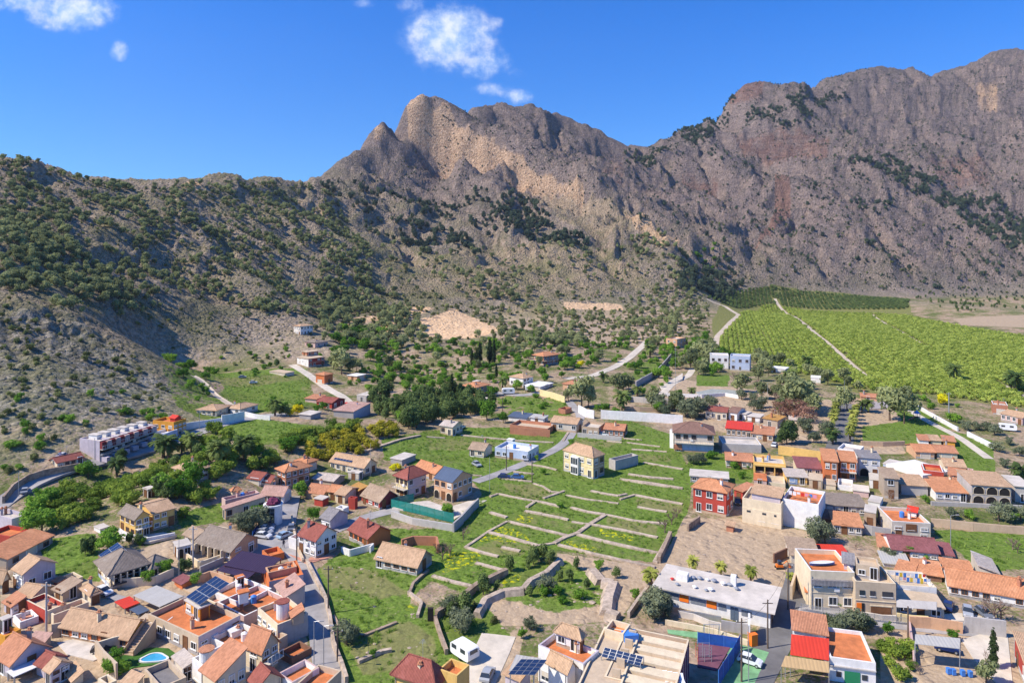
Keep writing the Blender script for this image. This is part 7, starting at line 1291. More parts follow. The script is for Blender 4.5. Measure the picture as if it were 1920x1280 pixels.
put('bare', 'Z3', [(1470, 330, 4.6), (1430, 380, 4.2), (1500, 290, 4)], 4); put('fanpalm', 'Z3', [(1345, 720, 4.6)], 4.5); put('fanpalm', 'Z4', [(445, 640, 3.6), (612, 650, 3.8), (792, 685, 4), (1030, 690, 2.2)], 3.6); put('olive', 'Z4', [(240, 870, 4), (200, 880, 3), (300, 880, 2.4)], 3)
put('olive', 'Z5', [(215, 440, 5.4), (180, 430, 4.4), (300, 980, 3.4), (370, 970, 3.2), (440, 970, 3), (260, 960, 2.6), (480, 960, 2.4), (1255, 310, 4.2), (1390, 310, 3.6), (980, 300, 3), (570, 520, 2), (610, 540, 2.2)], 3); put('green', 'Z5', [(590, 990, 2.2), (985, 1020, 2), (700, 530, 2.4), (805, 540, 2), (230, 830, 2.2), (290, 830, 2.4), (820, 200, 2.4), (1080, 300, 2.6), (1330, 320, 2.8)], 2.4); put('bare', 'Z5', [(1230, 900, 5), (1270, 900, 4.6), (610, 190, 4), (1180, 1170, 3), (780, 1230, 2.4), (1370, 500, 3.8), (1340, 480, 3.4), (400, 480, 2.6), (1180, 890, 4)], 4); put('cypress', 'Z5', [(1225, 1195, 5.6)], 5.6); put('pine', 'Z5', [(1180, 1290, 3.4)], 3.4, 'vpine')
put('pine', 'Q2', [(770, 485, 12), (960, 525, 13), (200, 350, 10), (110, 360, 8)], 10, 'vpine'); put('fanpalm', 'Q2', [(240, 765, 5), (255, 700, 5), (270, 640, 5), (280, 585, 5), (290, 530, 5), (300, 480, 5), (310, 430, 5), (320, 385, 4.6), (-5, 720, 4.4), (0, 640, 4.4), (20, 560, 4.4), (40, 480, 4.4), (55, 420, 4.4), (60, 370, 4.4)], 5); put('palm', 'Q2', [(485, 375, 5.5), (400, 370, 5), (10, 800, 5)], 5)
put('palm', 'M2', [(370, 640, 6), (185, 900, 6.5), (20, 920, 5.5)], 6); put('palm', 'M1', [(1010, 900, 6.5), (980, 890, 6), (1150, 860, 6), (1470, 910, 7), (1320, 940, 6), (700, 1000, 4.6), (1090, 870, 4)], 6); put('green', 'M1', [(530, 1010, 4), (480, 990, 3), (1250, 900, 4)], 4); put('flower', 'M2', [(470, 640, 3), (500, 620, 3), (520, 620, 3), (1080, 965, 2), (1110, 960, 2)], 2.6); put('flower', 'M5', [(910, 570, 4), (930, 570, 4)], 4); put('flower', 'M3', [(925, 350, 4)], 3); put('flower', 'Z3', [(1040, 10, 1)], 1)
put('green', 'M2', [(430, 850, 4.4), (470, 850, 4), (1130, 690, 5), (620, 620, 3.4), (250, 905, 4), (655, 600, 3)], 4); put('pine', 'M2', [(770, 390, 12), (820, 385, 9), (720, 360, 7), (860, 370, 6)], 10, 'vpine'); put('darkgreen', 'M2', [(1030, 560, 9), (1010, 500, 6), (440, 640, 5), (410, 635, 4), (1080, 600, 6), (380, 345, 5)], 6)
put('cypress', 'M3', [(270, 345, 9), (300, 345, 10), (320, 340, 12), (380, 330, 15), (405, 335, 13), (150, 545, 12), (418, 415, 8), (290, 350, 8)], 9); put('pine', 'M3', [(930, 590, 12), (970, 590, 11), (1150, 510, 9), (1180, 500, 8), (1210, 490, 8), (850, 550, 6), (460, 270, 7), (510, 280, 6), (540, 270, 7), (1030, 310, 7), (1350, 590, 8), (1500, 610, 9)], 8, 'vpine'); put('green', 'M3', [(540, 480, 5.5), (390, 520, 5), (630, 500, 3.6), (850, 340, 6), (870, 820, 2.6), (660, 905, 1.8), (360, 660, 7), (460, 680, 4), (700, 990, 2), (1400, 620, 5)], 4); put('palm', 'M3', [(455, 480, 6), (1170, 600, 7), (1340, 290, 7), (1490, 320, 6), (1060, 440, 6), (1180, 480, 5)], 6)
put('olive', 'M4', [(430, 650, 8), (470, 640, 7), (400, 640, 6), (220, 600, 6), (240, 610, 5), (560, 590, 5), (480, 930, 3.6), (450, 930, 3), (1110, 740, 5), (1240, 760, 5), (1170, 800, 4)], 5); put('darkgreen', 'M4', [(1010, 810, 9), (1040, 800, 7), (980, 810, 6), (340, 610, 8)], 7); put('pine', 'M4', [(740, 500, 8), (710, 490, 6), (1060, 620, 13), (1120, 600, 12), (1000, 600, 9), (1170, 640, 9), (860, 540, 9), (840, 430, 9), (520, 330, 12), (470, 320, 12), (430, 350, 10), (380, 360, 9), (560, 330, 9), (870, 380, 9), (900, 400, 8)], 8, 'vpine'); put('bare', 'M4', [(620, 350, 11), (950, 560, 8), (970, 590, 7), (700, 440, 7), (820, 480, 8)], 8); put('dry', 'M4', [(1070, 660, 8), (1110, 680, 6), (970, 660, 6)], 7)
put('palm', 'M4', [(1010, 440, 6), (1040, 430, 6), (190, 270, 6), (110, 520, 4), (440, 520, 4), (1150, 480, 5), (1130, 350, 6), (20, 610, 5)], 5); put('palm', 'M5', [(985, 430, 7), (1350, 490, 8), (1330, 480, 6), (1370, 1030, 5), (1390, 1040, 5), (20, 420, 5), (90, 350, 5), (105, 350, 5)], 6); put('green', 'M5', [(690, 600, 6), (1000, 680, 4), (960, 670, 3.6), (550, 600, 0.6)], 3); put('bush', 'M4', [(560, 895, 2.6), (690, 955, 2.4), (780, 950, 2.6), (740, 1010, 2), (700, 940, 2)], 2)
# orchards in rows
def rows(kind, f, pts, dr, dc, h0, h1, gap=.04):
    wp = wpoly(f, pts); a, b_ = hit(1470, 575), hit(1600, 685); d = Vector((b_.x-a.x, b_.y-a.y, 0)).normalized(); s = Vector((d.y, -d.x, 0)); U_ = [Vector((p[0], p[1], 0)) for p in wp]
    i0, i1 = min(u.dot(d) for u in U_), max(u.dot(d) for u in U_); j0, j1 = min(u.dot(s) for u in U_), max(u.dot(s) for u in U_)
    I, J = np.meshgrid(np.arange(i0, i1, dr), np.arange(j0, j1, dc)); I = I+NR.uniform(-.35, .35, I.shape); J = J+NR.uniform(-.3, .3, J.shape); X = (I*d.x+J*s.x).ravel(); Y = (I*d.y+J*s.y).ravel(); k = in_poly(X, Y, wp)&(NR.rand(len(X)) > gap)
    for x, y in zip(X[k], Y[k]): add(kind, float(x), float(y), NR.uniform(h0, h1))
ORCH = [(1338, 655), (1345, 630), (1385, 590), (1430, 572), (1456, 572), (1640, 588), (1700, 592), (1800, 612), (1925, 632), (1990, 640), (1990, 775), (1900, 762), (1760, 742), (1600, 728), (1520, 705), (1450, 690), (1400, 672)]
rows('orchard', 'N', ORCH, 2.6, 3.2, 1.5, 2.5, .05); rows('darkorchard', 'N', [(1328, 560), (1350, 540), (1450, 536), (1705, 562), (1700, 580), (1600, 580), (1440, 568)], 3.8, 4.6, 2.2, 2.9)
# ---- build: the 300 that show largest as trees of their own, the rest in one mass per kind
VM = np.minimum.accumulate(VV, 0)
def seen(x, y):
    i = int(round((CX+x/y*FPX-US[0])/3)); 
    if i < 0 or i >= len(US): return False
    u = CX+x/y*FPX
    if u < -20 or u > 1940: return False
    j = int(min(max((math.log(y)-LY[0])/(LY[1]-LY[0]), 0), len(YS)-1)); return VV[j, i] <= VM[max(j-1, 0), i]+5 and VV[j, i] < 1290
def gn_group(src):
    g = bpy.data.node_groups.new('scatter', 'GeometryNodeTree'); g.interface.new_socket('Geometry', in_out='INPUT', socket_type='NodeSocketGeometry'); g.interface.new_socket('Geometry', in_out='OUTPUT', socket_type='NodeSocketGeometry')
    n = g.nodes; gi = n.new('NodeGroupInput'); go = n.new('NodeGroupOutput'); ip = n.new('GeometryNodeInstanceOnPoints'); oi = n.new('GeometryNodeObjectInfo'); oi.inputs['Object'].default_value = src; oi.inputs['As Instance'].default_value = True
    r = n.new('GeometryNodeInputNamedAttribute'); r.data_type = 'FLOAT_VECTOR'; r.inputs['Name'].default_value = 'rotv'; s = n.new('GeometryNodeInputNamedAttribute'); s.data_type = 'FLOAT_VECTOR'; s.inputs['Name'].default_value = 'sclv'
    L_ = g.links.new; L_(gi.outputs[0], ip.inputs['Points']); L_(oi.outputs['Geometry'], ip.inputs['Instance']); L_(r.outputs[0], ip.inputs['Rotation']); L_(s.outputs[0], ip.inputs['Scale']); L_(ip.outputs[0], go.inputs[0]); return g
def mass(name, src, pts, H_):
    me = bpy.data.meshes.new(name); me.from_pydata([(x, y, gz(x, y)-.05) for x, y, h in pts], [], [])
    a = me.attributes.new('rotv', 'FLOAT_VECTOR', 'POINT'); a.data.foreach_set('vector', np.array([(0, 0, R.uniform(0, 6.28)) for _ in pts], np.float32).ravel())
    a = me.attributes.new('sclv', 'FLOAT_VECTOR', 'POINT'); a.data.foreach_set('vector', np.array([(h/H_*R.uniform(.85, 1.2), h/H_*R.uniform(.85, 1.2), h/H_) for x, y, h in pts], np.float32).ravel())
    o = bpy.data.objects.new(name, me); COL.objects.link(o); m_ = o.modifiers.new('scatter', 'NODES'); m_.node_group = gn_group(src); tag(o, kind='stuff'); return o
OWN = {}
NAMES = {'pine': 'pine_wood', 'darkpine': 'dark_pine_wood', 'orchard': 'orchard_foliage', 'darkorchard': 'upper_orchard_foliage', 'shrub': 'shrubland'}
for kind in KIND:
    K = KIND[kind]; H_ = K['H']; vis = []; rest = []
    for (kd, lab), L_ in CAND.items():
        if kd != kind: continue
        for p in L_: (vis if seen(p[0], p[1]) else rest).append((*p, lab))
    vis.sort(key=lambda p: -p[2]/p[1]); own = vis[:300]; rest += vis[300:]; nm_ = len(K['ms']); src = [None]*nm_
    for i, (x, y, h, lab) in enumerate(own):
        lb, cat, grp = LBL[lab]; k = i % nm_; o = bpy.data.objects.new(K['name'], K['ms'][k]); COL.objects.link(o); o.location = (x, y, gz(x, y)-.05); o.rotation_euler = (0, 0, R.uniform(0, 6.28)); s = h/H_; o.scale = (s*R.uniform(.85, 1.2), s*R.uniform(.85, 1.2), s); tag(o, lb, cat, grp)
        if src[k] is None: src[k] = o
        OWN.setdefault(kind, []).append((o, x, y, h))
    R.shuffle(rest); OWN.setdefault(kind, [])
    for k in range(nm_):
        pp = [q[:3] for q in rest[k::nm_]]
        if pp and src[k]: mass(NAMES.get(kind, kind+'_undergrowth'), src[k], pp, H_)
# trees that stand by a house are told apart by it
ADJ = {'green': 'leafy green tree', 'olive': 'grey-green tree', 'darkgreen': 'dark dense tree', 'palm': 'feathery palm', 'fanpalm': 'fan palm', 'bare': 'leafless tree', 'cypress': 'narrow cypress', 'pine': 'pine', 'flower': 'yellow-flowered bush', 'citrus': 'citrus tree', 'bush': 'green bush', 'yellow': 'yellowish citrus tree'}
HC_ = [(r_.location.x, r_.location.y, k_) for k_, (r_, _) in VOLS.items()]
for kind, L_ in OWN.items():
    if kind not in ADJ: continue
    by = {}
    for (o, x, y, h) in L_:
        if y > 420: continue
        d, k_ = min((math.hypot(x-a, y-b_), k_) for a, b_, k_ in HC_)
        if d < 15: by.setdefault(k_, []).append((h, o))
    for k_, M2 in by.items():
        M2.sort(key=lambda q: -q[0]); n = len(M2)
        for i, (h, o) in enumerate(M2):
            rk = '' if n == 1 else (['taller ', 'shorter '][i] if n == 2 else (['tallest ', 'second tallest ', 'third tallest '][i] if i < 3 else 'low '))
            wd = (rk+ADJ[kind]+' beside the '+k_).split()[:16]
            while wd[-1] in ('the', 'a', 'and', 'with', 'of', 'beside', 'behind', 'in', 'at', 'to', 'by', 'its', 'under', 'between', 'on', 'above', 'below', 'near', 'over', 'from'): wd.pop()
            o['label'] = ' '.join(wd)
# grass tufts on the fields
tm = MB()
for i in range(26):
    a = R.uniform(0, 6.28); r = R.uniform(0, .4); p = Vector((math.cos(a)*r, math.sin(a)*r, 0)); d = Vector((R.uniform(-.2, .2), R.uniform(-.2, .2), R.uniform(.22, .5))); s = Vector((math.cos(a+1.3), math.sin(a+1.3), 0))*.05
    tm.face([p-s, p+s, p+d])
tuft = tm.build('grass_tuft', [LF['grass']]); q = hit(1000, 1000); tuft.location = q; tag(tuft, kind='stuff')
gp = []
for k, val, f, pts in COVER:
    if k != 'g': continue
    wp = wpoly(f, pts); xs = [p[0] for p in wp]; ys = [p[1] for p in wp]; n = int((max(xs)-min(xs))*(max(ys)-min(ys))*.5*val); X = NR.uniform(min(xs), max(xs), n); Y = NR.uniform(min(ys), max(ys), n)
    kk = in_poly(X, Y, wp)&((gnoise(X/7, Y/7, 91)+.6*gnoise(X/2.4, Y/2.4, 92)) > -.12)
    gp += [(float(x), float(y), NR.uniform(.6, 1.5)) for x, y in zip(X[kk], Y[kk]) if y < 330 and not onroad(x, y) and not blocked(x, y, .3)]
mass('field_grass', tuft, gp, 1.0)
# stones and rubble
bm = bmesh.new(); bmesh.ops.create_icosphere(bm, subdivisions=1, radius=.5)
for q in bm.verts: q.co *= R.uniform(.7, 1.2); q.co.z *= .6
sm = bpy.data.meshes.new('boulder'); bm.to_mesh(sm); bm.free(); sm.materials.append(STONEP); stn = bpy.data.objects.new('boulder', sm); COL.objects.link(stn); stn.location = hit(1110, 1130); stn.scale = (1.4, 1.4, 1.4); tag(stn, 'pale boulder lying in the sunken dirt pit', 'boulder')
sp_ = []
for f, pts, dn in [('N', [(890, 1120), (1230, 1065), (1180, 1180), (890, 1180)], 22), ('N', [(620, 1060), (720, 1050), (800, 1150), (820, 1280), (650, 1280)], 12), ('N', [(1240, 980), (1500, 1000), (1480, 1100), (1240, 1080)], 5), ('N', [(700, 640), (1320, 560), (1300, 760), (1050, 740), (700, 720)], 1.2), ('N', [(0, 560), (230, 640), (330, 740), (100, 830), (0, 880)], 5)]:
    wp = wpoly(f, pts); xs = [p[0] for p in wp]; ys = [p[1] for p in wp]; n = int((max(xs)-min(xs))*(max(ys)-min(ys))*dn/100); X = NR.uniform(min(xs), max(xs), n); Y = NR.uniform(min(ys), max(ys), n); kk = in_poly(X, Y, wp)
    sp_ += [(float(x), float(y), float(abs(NR.normal())*.35+.12)) for x, y in zip(X[kk], Y[kk]) if not onroad(x, y) and not blocked(x, y, .3)]
mass('rubble', stn, sp_, 1.0)
# ---------------------------------------------------------------- vehicles
def car_meshes():
    prof = [(-2.05, .35), (-2.08, .75), (-1.75, .95), (-1.35, 1.0), (-.95, 1.0), (.9, .98), (1.55, .88), (2.0, .72), (2.05, .35)]
    cab = [(-1.75, .95), (-1.35, 1.42), (-.2, 1.5), (.35, 1.42), (1.05, .97)]
    b = MB(); hw = .86
    for s in (1, -1): b.face([(x, s*hw, z) for x, z in prof])
    for (x1, z1), (x2, z2) in zip(prof, prof[1:]+prof[:1]): b.face([(x1, -hw, z1), (x1, hw, z1), (x2, hw, z2), (x2, -hw, z2)])
    b.box((-1.30, -.68, 1.44), (1.5, 0, 0), (0, 1.36, 0), (0, 0, .06))
    for s in (1, -1):
        for x in (-1.34, -.45, .36): b.box((x-.04, s*.72-.04, 1.0), (.08, 0, 0), (0, .08, 0), (0, 0, .44))
    g = MB()
    for s in (1, -1): g.face([(x, s*(hw-.02 if z < 1.1 else .70), z) for x, z in cab])
    for (x1, z1), (x2, z2) in zip(cab[:-1], cab[1:]):
        w1, w2 = [(hw-.02 if z < 1.1 else .70) for z in (z1, z2)]; g.face([(x1, -w1, z1), (x1, w1, z1), (x2, w2, z2), (x2, -w2, z2)])
    w = MB(); w.cyl((0, -.1, 0), (0, .1, 0), .32, .32, 14, 0); rim = MB(); rim.cyl((0, -.11, 0), (0, .11, 0), .19, .19, 10, 0); global_rim = rim.mesh('rim', [METAL])
    l = MB(); l.box((0, -.16, -.07), (.06, 0, 0), (0, .32, 0), (0, 0, .14))
    return b.mesh('body', [METAL]), g.mesh('windows', [GLASS]), w.mesh('wheel', [RUBBER]), l.mesh('headlight', [PLAST['white']]), global_rim
CB, CG, CW, CL, CR = car_meshes()
def paint(k, c): return mat('car_paint_'+k, c, .25, .6, 0)
PT = {k: paint(k, c) for k, c in {'white': (.75, .76, .77), 'silver': (.36, .38, .41), 'navy': (.015, .03, .12), 'blue': (.05, .14, .34), 'dark': (.03, .035, .045), 'grey': (.16, .18, .22), 'red': (.4, .03, .02), 'lightblue': (.3, .42, .55)}.items()}
def car(f, x, y, dxp, dyp, col, label, sc=(.84, .84, .86), group=None):
    a = hit(*fp(f, x, y)); b_ = hit(*fp(f, x+dxp, y+dyp)); rz = math.atan2(b_.y-a.y, b_.x-a.x); root = empty('parked_car', (a.x, a.y, gz(a.x, a.y)+.12), label, 'car', group); root.rotation_euler = (0, 0, rz); root.scale = sc
    o = inst('body', CB, root, (0, 0, 0)); o.material_slots[0].link = 'OBJECT'; o.material_slots[0].material = PT[col]; inst('windows', CG, root, (0, 0, 0))
    for sx_ in (-1.3, 1.3):
        for sy_ in (-.78, .78): inst('rim', CR, inst('wheel', CW, root, (sx_, sy_, .32)), (0, 0, 0))
    for sy_ in (-.6, .6): inst('headlight', CL, root, (2.0, sy_, .66))
    return root
for a in [('Z2', 300, 412, 30, 4, 'white', 'white car, nearest to the camera in the row by the blue railing'), ('Z2', 308, 390, 30, 4, 'silver', 'silver car, second from the near end of the row by the railing'), ('Z2', 314, 370, 30, 4, 'white', 'white car, third from the near end of the row by the railing'), ('Z2', 328, 350, 30, 4, 'grey', 'grey car, farthest in the row by the blue railing'),
          ('Z2', 428, 408, 30, -12, 'lightblue', 'pale blue car driving across the small square'), ('Z3', 466, 55, 40, 2, 'navy', 'dark blue car on the grass below the mansion'), ('Z3', 546, 57, 40, 2, 'blue', 'mid-blue car on the grass below the mansion'), ('Z3', 366, 1250, 20, -40, 'silver', 'silver car beside the yellow terrace house at the bottom'),
          ('Z1', 625, 1090, 40, -6, 'dark', 'black car in front of the orange bungalow'), ('Z1', 622, 748, 30, 12, 'white', 'white car beside the big villa garage'), ('Z1', 150, 140, 10, -30, 'silver', 'silver car parked on the curved hillside street'), ('M1', 1238, 700, 40, -5, 'white', 'white car parked along the white villa wall'), ('Q1', 1085, 1075, 50, 16, 'white', 'white hatchback on the green court by the street'),
          ('Z5', 955, 835, 10, -30, 'navy', 'navy car beside the laundry house'), ('Z5', 1070, 872, 3, 20, 'silver', 'silver van-like car in front of the farmhouse'), ('Z5', 1168, 880, 20, 16, 'grey', 'grey car half under the bare tree'), ('Z4', 712, 205, 4, 20, 'dark', 'dark car beside the brick red house'), ('M3', 1065, 758, 40, 4, 'white', 'white car behind the concrete fence wall'), ('M3', 602, 905, 10, -16, 'silver', 'silver car at the flat white field house'),
          ('M4', 935, 822, 14, -16, 'white', 'white car in front of the bright yellow wall'), ('Z5', 945, 1090, 50, 10, 'navy', 'dark car under the grey carport'), ('Z4', 1110, 605, 6, -30, 'grey', 'grey car beside the old shed and steep roof'), ('M1', 380, 890, 0.1, 0, 'white', 'white car on the street by the red-roofed bungalow'), ('M3', 210, 715, 20, -8, 'white', 'white car beside the small cream house near the wood'), ('Z2', 470, 360, 6, -20, 'grey', 'grey car by the corner house wall'),
          ('M2', 175, 412, 30, 0, 'silver', 'silver car on the upper green terrace'), ('M2', 240, 445, 30, 0, 'white', 'white car on the green field track'), ('Z3', 300, -20, 20, 10, 'silver', 'silver car behind the arcade house')]: car(*a)
def van(f, x, y, dxp, dyp, label, L_=5.6, name='caravan', cat='caravan', m='white', h=2.5):
    a = hit(*fp(f, x, y)); b_ = hit(*fp(f, x+dxp, y+dyp)); rz = math.atan2(b_.y-a.y, b_.x-a.x); root = empty(name, (a.x, a.y, gz(a.x, a.y)+.12), label, cat); root.rotation_euler = (0, 0, rz); mb = MB(); n = 8; pr = []
    for i in range(32):
        t_ = i*2*math.pi/32; cx_ = math.cos(t_); sz = math.sin(t_); pr.append((L_/2*math.copysign(abs(cx_)**.35, cx_), (h+.4)/2+(h-.4)/2*math.copysign(abs(sz)**.35, sz)))
    for s in (1, -1): mb.face([(x_, s*1.1, z) for x_, z in pr])
    for (x1, z1), (x2, z2) in zip(pr, pr[1:]+pr[:1]): mb.face([(x1, -1.1, z1), (x1, 1.1, z1), (x2, 1.1, z2), (x2, -1.1, z2)])
    mb.build('body', [PLAST[m]], root); 
    for k in (-.28, .2):
        for s in (1, -1): mb = MB(); mb.box((k*L_-.55, s*1.1-.02, 1.35), (1.1, 0, 0), (0, .04, 0), (0, 0, .6)); mb.build('window', [GLASS], root)
    mb = MB(); mb.box((L_/2-.35, -.7, 1.45), (.4, 0, 0), (0, 1.4, 0), (0, 0, .5)); mb.build('windscreen', [GLASS], root)
    for sx_ in ((0,) if cat == 'caravan' else (-L_*.32, L_*.32)):
        for s in (-1, 1): inst('wheel', CW, root, (sx_, s*.95, .32))
    return root
van('Z3', 228, 1130, 40, 26, 'white caravan parked behind the bottom yellow house', 4.2, h=2.1); van('M5', 1310, 728, 40, 4, 'white motor caravan beside the pink right-edge house', 5, h=2.3); van('M3', 490, 508, 40, -2, 'white and blue delivery van at the pink villa', 5.5, 'delivery_van', 'van'); van('Z5', 85, 612, 3, -30, 'blue-grey van between the old shed and the modern house', 5.0, 'parked_van', 'van', 'white', 2.1); van('M3', 610, 488, 12, -22, 'white van beside the white workshop roofs', 5.0, 'parked_van', 'van')
# little orange digger in the dirt lot
a = hit(*fp('Z4', 965, 592)); root = empty('mini_digger', a, 'small orange digger at the edge of the dirt lot', 'digger'); root.scale = (.7, .7, .7); mb = MB(); mb.box((-.9, -.6, .45), (1.8, 0, 0), (0, 1.2, 0), (0, 0, .7)); mb.build('body', [PLAST['orange']], root); mb = MB(); mb.box((-.5, -.5, 1.15), (.9, 0, 0), (0, 1.0, 0), (0, 0, 1.0)); mb.build('cab', [GLASS], root)
for s in (-.8, .45): mb = MB(); mb.box((-1.1, s, 0), (2.2, 0, 0), (0, .35, 0), (0, 0, .5)); mb.build('track_belt', [RUBBER], root)
mb = MB(); mb.cyl((.8, 0, 1), (2.0, 0, 2.1), .13, .1, 6); mb.cyl((2.0, 0, 2.1), (2.8, 0, .8), .1, .08, 6); mb.box((2.6, -.3, .3), (.5, 0, 0), (0, .6, 0), (0, 0, .5)); mb.build('arm', [PLAST['orange']], root)
# ---------------------------------------------------------------- poles, lamps, street furniture
def pole(f, x, y, h, kind, label, group=None):
    p = hit(*fp(f, x, y)); root = empty({'wood': 'utility_pole', 'concrete': 'utility_pole', 'lamp': 'street_lamp', 'lattice': 'power_pole', 'thin': 'metal_pole'}[kind], p, label, 'street lamp' if kind == 'lamp' else 'pole', group); m_ = {'wood': POLEW, 'concrete': wm('concrete'), 'lamp': METAL, 'lattice': METAL, 'thin': METAL}[kind]; r = {'wood': .13, 'concrete': .16, 'lamp': .07, 'lattice': .2, 'thin': .06}[kind]
    mb = MB(); mb.cyl((0, 0, -.5), (0, 0, h), r*1.15, r*.8, 8); mb.build('shaft', [m_], root)
    if kind == 'lamp':
        mb = MB(); mb.cyl((0, 0, h-.05), (1.1, -.3, h+.25), .04, .035, 6); mb.build('bracket', [METAL], root); mb = MB(); mb.box((.9, -.42, h+.16), (.65, 0, 0), (0, .26, 0), (0, 0, .12)); mb.build('lamp_head', [wm('grey')], root)
    elif kind != 'thin':
        mb = MB(); mb.box((-.8, -.05, h-.6), (1.6, 0, 0), (0, .1, 0), (0, 0, .1)); mb.build('crossarm', [m_], root)
        for k in (-.7, 0, .7): mb = MB(); mb.cyl((k, 0, h-.5), (k, 0, h-.28), .05, .04, 6); mb.build('insulator', [wm('white')], root)
    return root, p+Vector((0, 0, h-.3))
tops = {}
for k, a in {'a': ('Z2', 690, 862, 8, 'wood', 'dark wooden pole beside the street wall, middle of the slope'), 'b': ('Z2', 604, 1175, 6.5, 'lamp', 'thin street lamp near the beige street house'), 'c': ('Z2', 662, 1205, 6.5, 'lamp', 'street lamp at the bottom of the sloping street'), 'd': ('Z1', 278, 976, 8, 'concrete', 'tall grey pole in front of the orange terrace house'), 'e': ('Z1', 1074, 645, 7, 'thin', 'thin white pole beside the villa garden'), 'f': ('Z1', 1158, 590, 8, 'concrete', 'pale pole at the loggia garden'),
             'g': ('M5', 957, 662, 10, 'lattice', 'tall steel power pole beside the yellow bush'), 'h': ('Q1', 1277, 905, 7.5, 'wood', 'reddish wooden pole on the street beside the school'), 'i': ('Q1', 992, 1268, 9, 'wood', 'tall wooden pole on the green court, left of the pair'), 'j': ('Q1', 1068, 1275, 8, 'thin', 'thin steel pole on the green court, right of the pair'), 'k': ('M4', 340, 540, 22, 'thin', 'very tall slender mast beside the bare terraces'), 'l': ('M3', 455, 640, 7, 'wood', 'wooden pole below the pink villa'),
             'm': ('M3', 378, 1095, 9, 'thin', 'thin pale pole beside the arcade house'), 'n': ('M2', 944, 1000, 9, 'thin', 'thin pale pole in front of the long cream house'), 'o': ('Z4', 1016, 840, 8, 'wood', 'grey pole at the corner of the school'), 'p': ('Z5', 968, 480, 7, 'lamp', 'lamp post in front of the bright green field'), 'q': ('M4', 894, 575, 9, 'lamp', 'lamp post beside the half-built brick house'), 'r': ('Z1', 112, 165, 6, 'lamp', 'street lamp on the curved hillside street'), 's': ('M1', 568, 900, 6, 'lamp', 'street lamp in front of the terraced row'),
             't': ('Z2', 500, 560, 7, 'wood', 'wooden pole at the top corner of the sloping street'), 'u': ('M3', 478, 965, 7, 'wood', 'wooden pole in the field near the flat white house'), 'v': ('M3', 632, 1040, 6, 'wood', 'short wooden pole in the field below the mansion'), 'w': ('Z5', 712, 1010, 5, 'wood', 'short post beside the pinkish garden wall'), 'x': ('Z2', 745, 1150, 5, 'wood', 'short dark post beside the street wall'), 'y': ('M1', 1196, 720, 6, 'lamp', 'street lamp beside the white villa wall'), 'z': ('M5', 330, 610, 12, 'thin', 'slender mast in the palm avenue')}.items():
    tops[k] = pole(*a)[1]
def wire(a, b_, sag=.6):
    mb = MB(); P_ = [a.lerp(b_, i/10)-Vector((0, 0, sag*4*(i/10)*(1-i/10))) for i in range(11)]
    for p, q in zip(P_[:-1], P_[1:]): mb.cyl(p, q, .018, .018, 4, 0, False)
    return mb
for a, b_, lb in [('t', 'a', 'thin overhead wire along the upper sloping street'), ('a', 'x', 'thin overhead wire along the lower sloping street'), ('h', 'i', 'overhead wire from the street pole over the green court'), ('h', 'o', 'overhead wire between the two school corner poles')]:
    o = wire(tops[a], tops[b_]).build('overhead_wire', [RUBBER], world=True); tag(o, lb, 'cable')
def box_thing(name, label, cat, f, x, y, sx_, sy_, h, m, rz=0, lid=None):
    p = hit(*fp(f, x, y)); root = empty(name, (p.x, p.y, gz(p.x, p.y)+.1), label, cat); root.rotation_euler = (0, 0, rz); mb = MB(); mb.cbox((0, 0, 0), sx_, sy_, h); mb.build('body', [m], root); mb = MB(); mb.cbox((0, 0, h), sx_*1.06, sy_*1.1, .08); mb.build('lid', [lid or m], root)
box_thing('recycling_container', 'tall orange recycling container by the school gate', 'container', 'Q1', 1115, 868, 1.1, 1.0, 1.7, PLAST['orange'], .3)
for i, x in enumerate((955, 985, 1040, 1085)): box_thing('blue_barrel', 'blue plastic barrel, %s in the line under the wooden trellis' % ['first from the left', 'second from the left', 'third from the left', 'last on the right'][i], 'barrel', 'Z5', x, 1225+i*6, .5, .5, .7, PLAST['blue'])
box_thing('utility_box', 'black cabinet beside the pale corner wall in the field', 'cabinet', 'Z2', 1303, 905, .9, .6, 1.9, DARK); 
# play court: swing frame, climbing frame, hoop board
p = hit(*fp('Q1', 665, 800)); root = empty('swing_frame', (p.x, p.y, p.z+.1), 'grey A-frame swing beside the purple court', 'swing'); 
for s in (-1.2, 1.2): mb = MB(); mb.cyl((s, -.7, 0), (s, 0, 2.2), .05, .05, 6); mb.cyl((s, .7, 0), (s, 0, 2.2), .05, .05, 6); mb.build('leg', [METAL], root)
mb = MB(); mb.cyl((-1.3, 0, 2.2), (1.3, 0, 2.2), .05, .05, 6); mb.build('crossbar', [METAL], root)
for s in (-.5, .5): mb = MB(); mb.box((s-.2, -.1, .5), (.4, 0, 0), (0, .2, 0), (0, 0, .04)); mb.cyl((s-.18, 0, .5), (s-.18, 0, 2.2), .012, .012, 4); mb.cyl((s+.18, 0, .5), (s+.18, 0, 2.2), .012, .012, 4); mb.build('seat', [RUBBER], root)
p = hit(*fp('Q1', 590, 1060)); root = empty('climbing_frame', (p.x, p.y, p.z+.2), 'grey metal climbing frame with red bars on the purple court', 'climbing frame')
for i in range(3):
    for j in range(2): mb = MB(); mb.cyl((i*1.0-1, j*1.1, 0), (i*1.0-1, j*1.1, 2.2), .045, .045, 6); mb.build('post', [METAL if i else PLAST['red']], root)
for k in range(5): mb = MB(); mb.cyl((-1, 0, .4+k*.44), (1, 0, .4+k*.44), .03, .03, 6); mb.cyl((-1, 1.1, .4+k*.44), (1, 1.1, .4+k*.44), .03, .03, 6); mb.build('bar', [METAL], root)
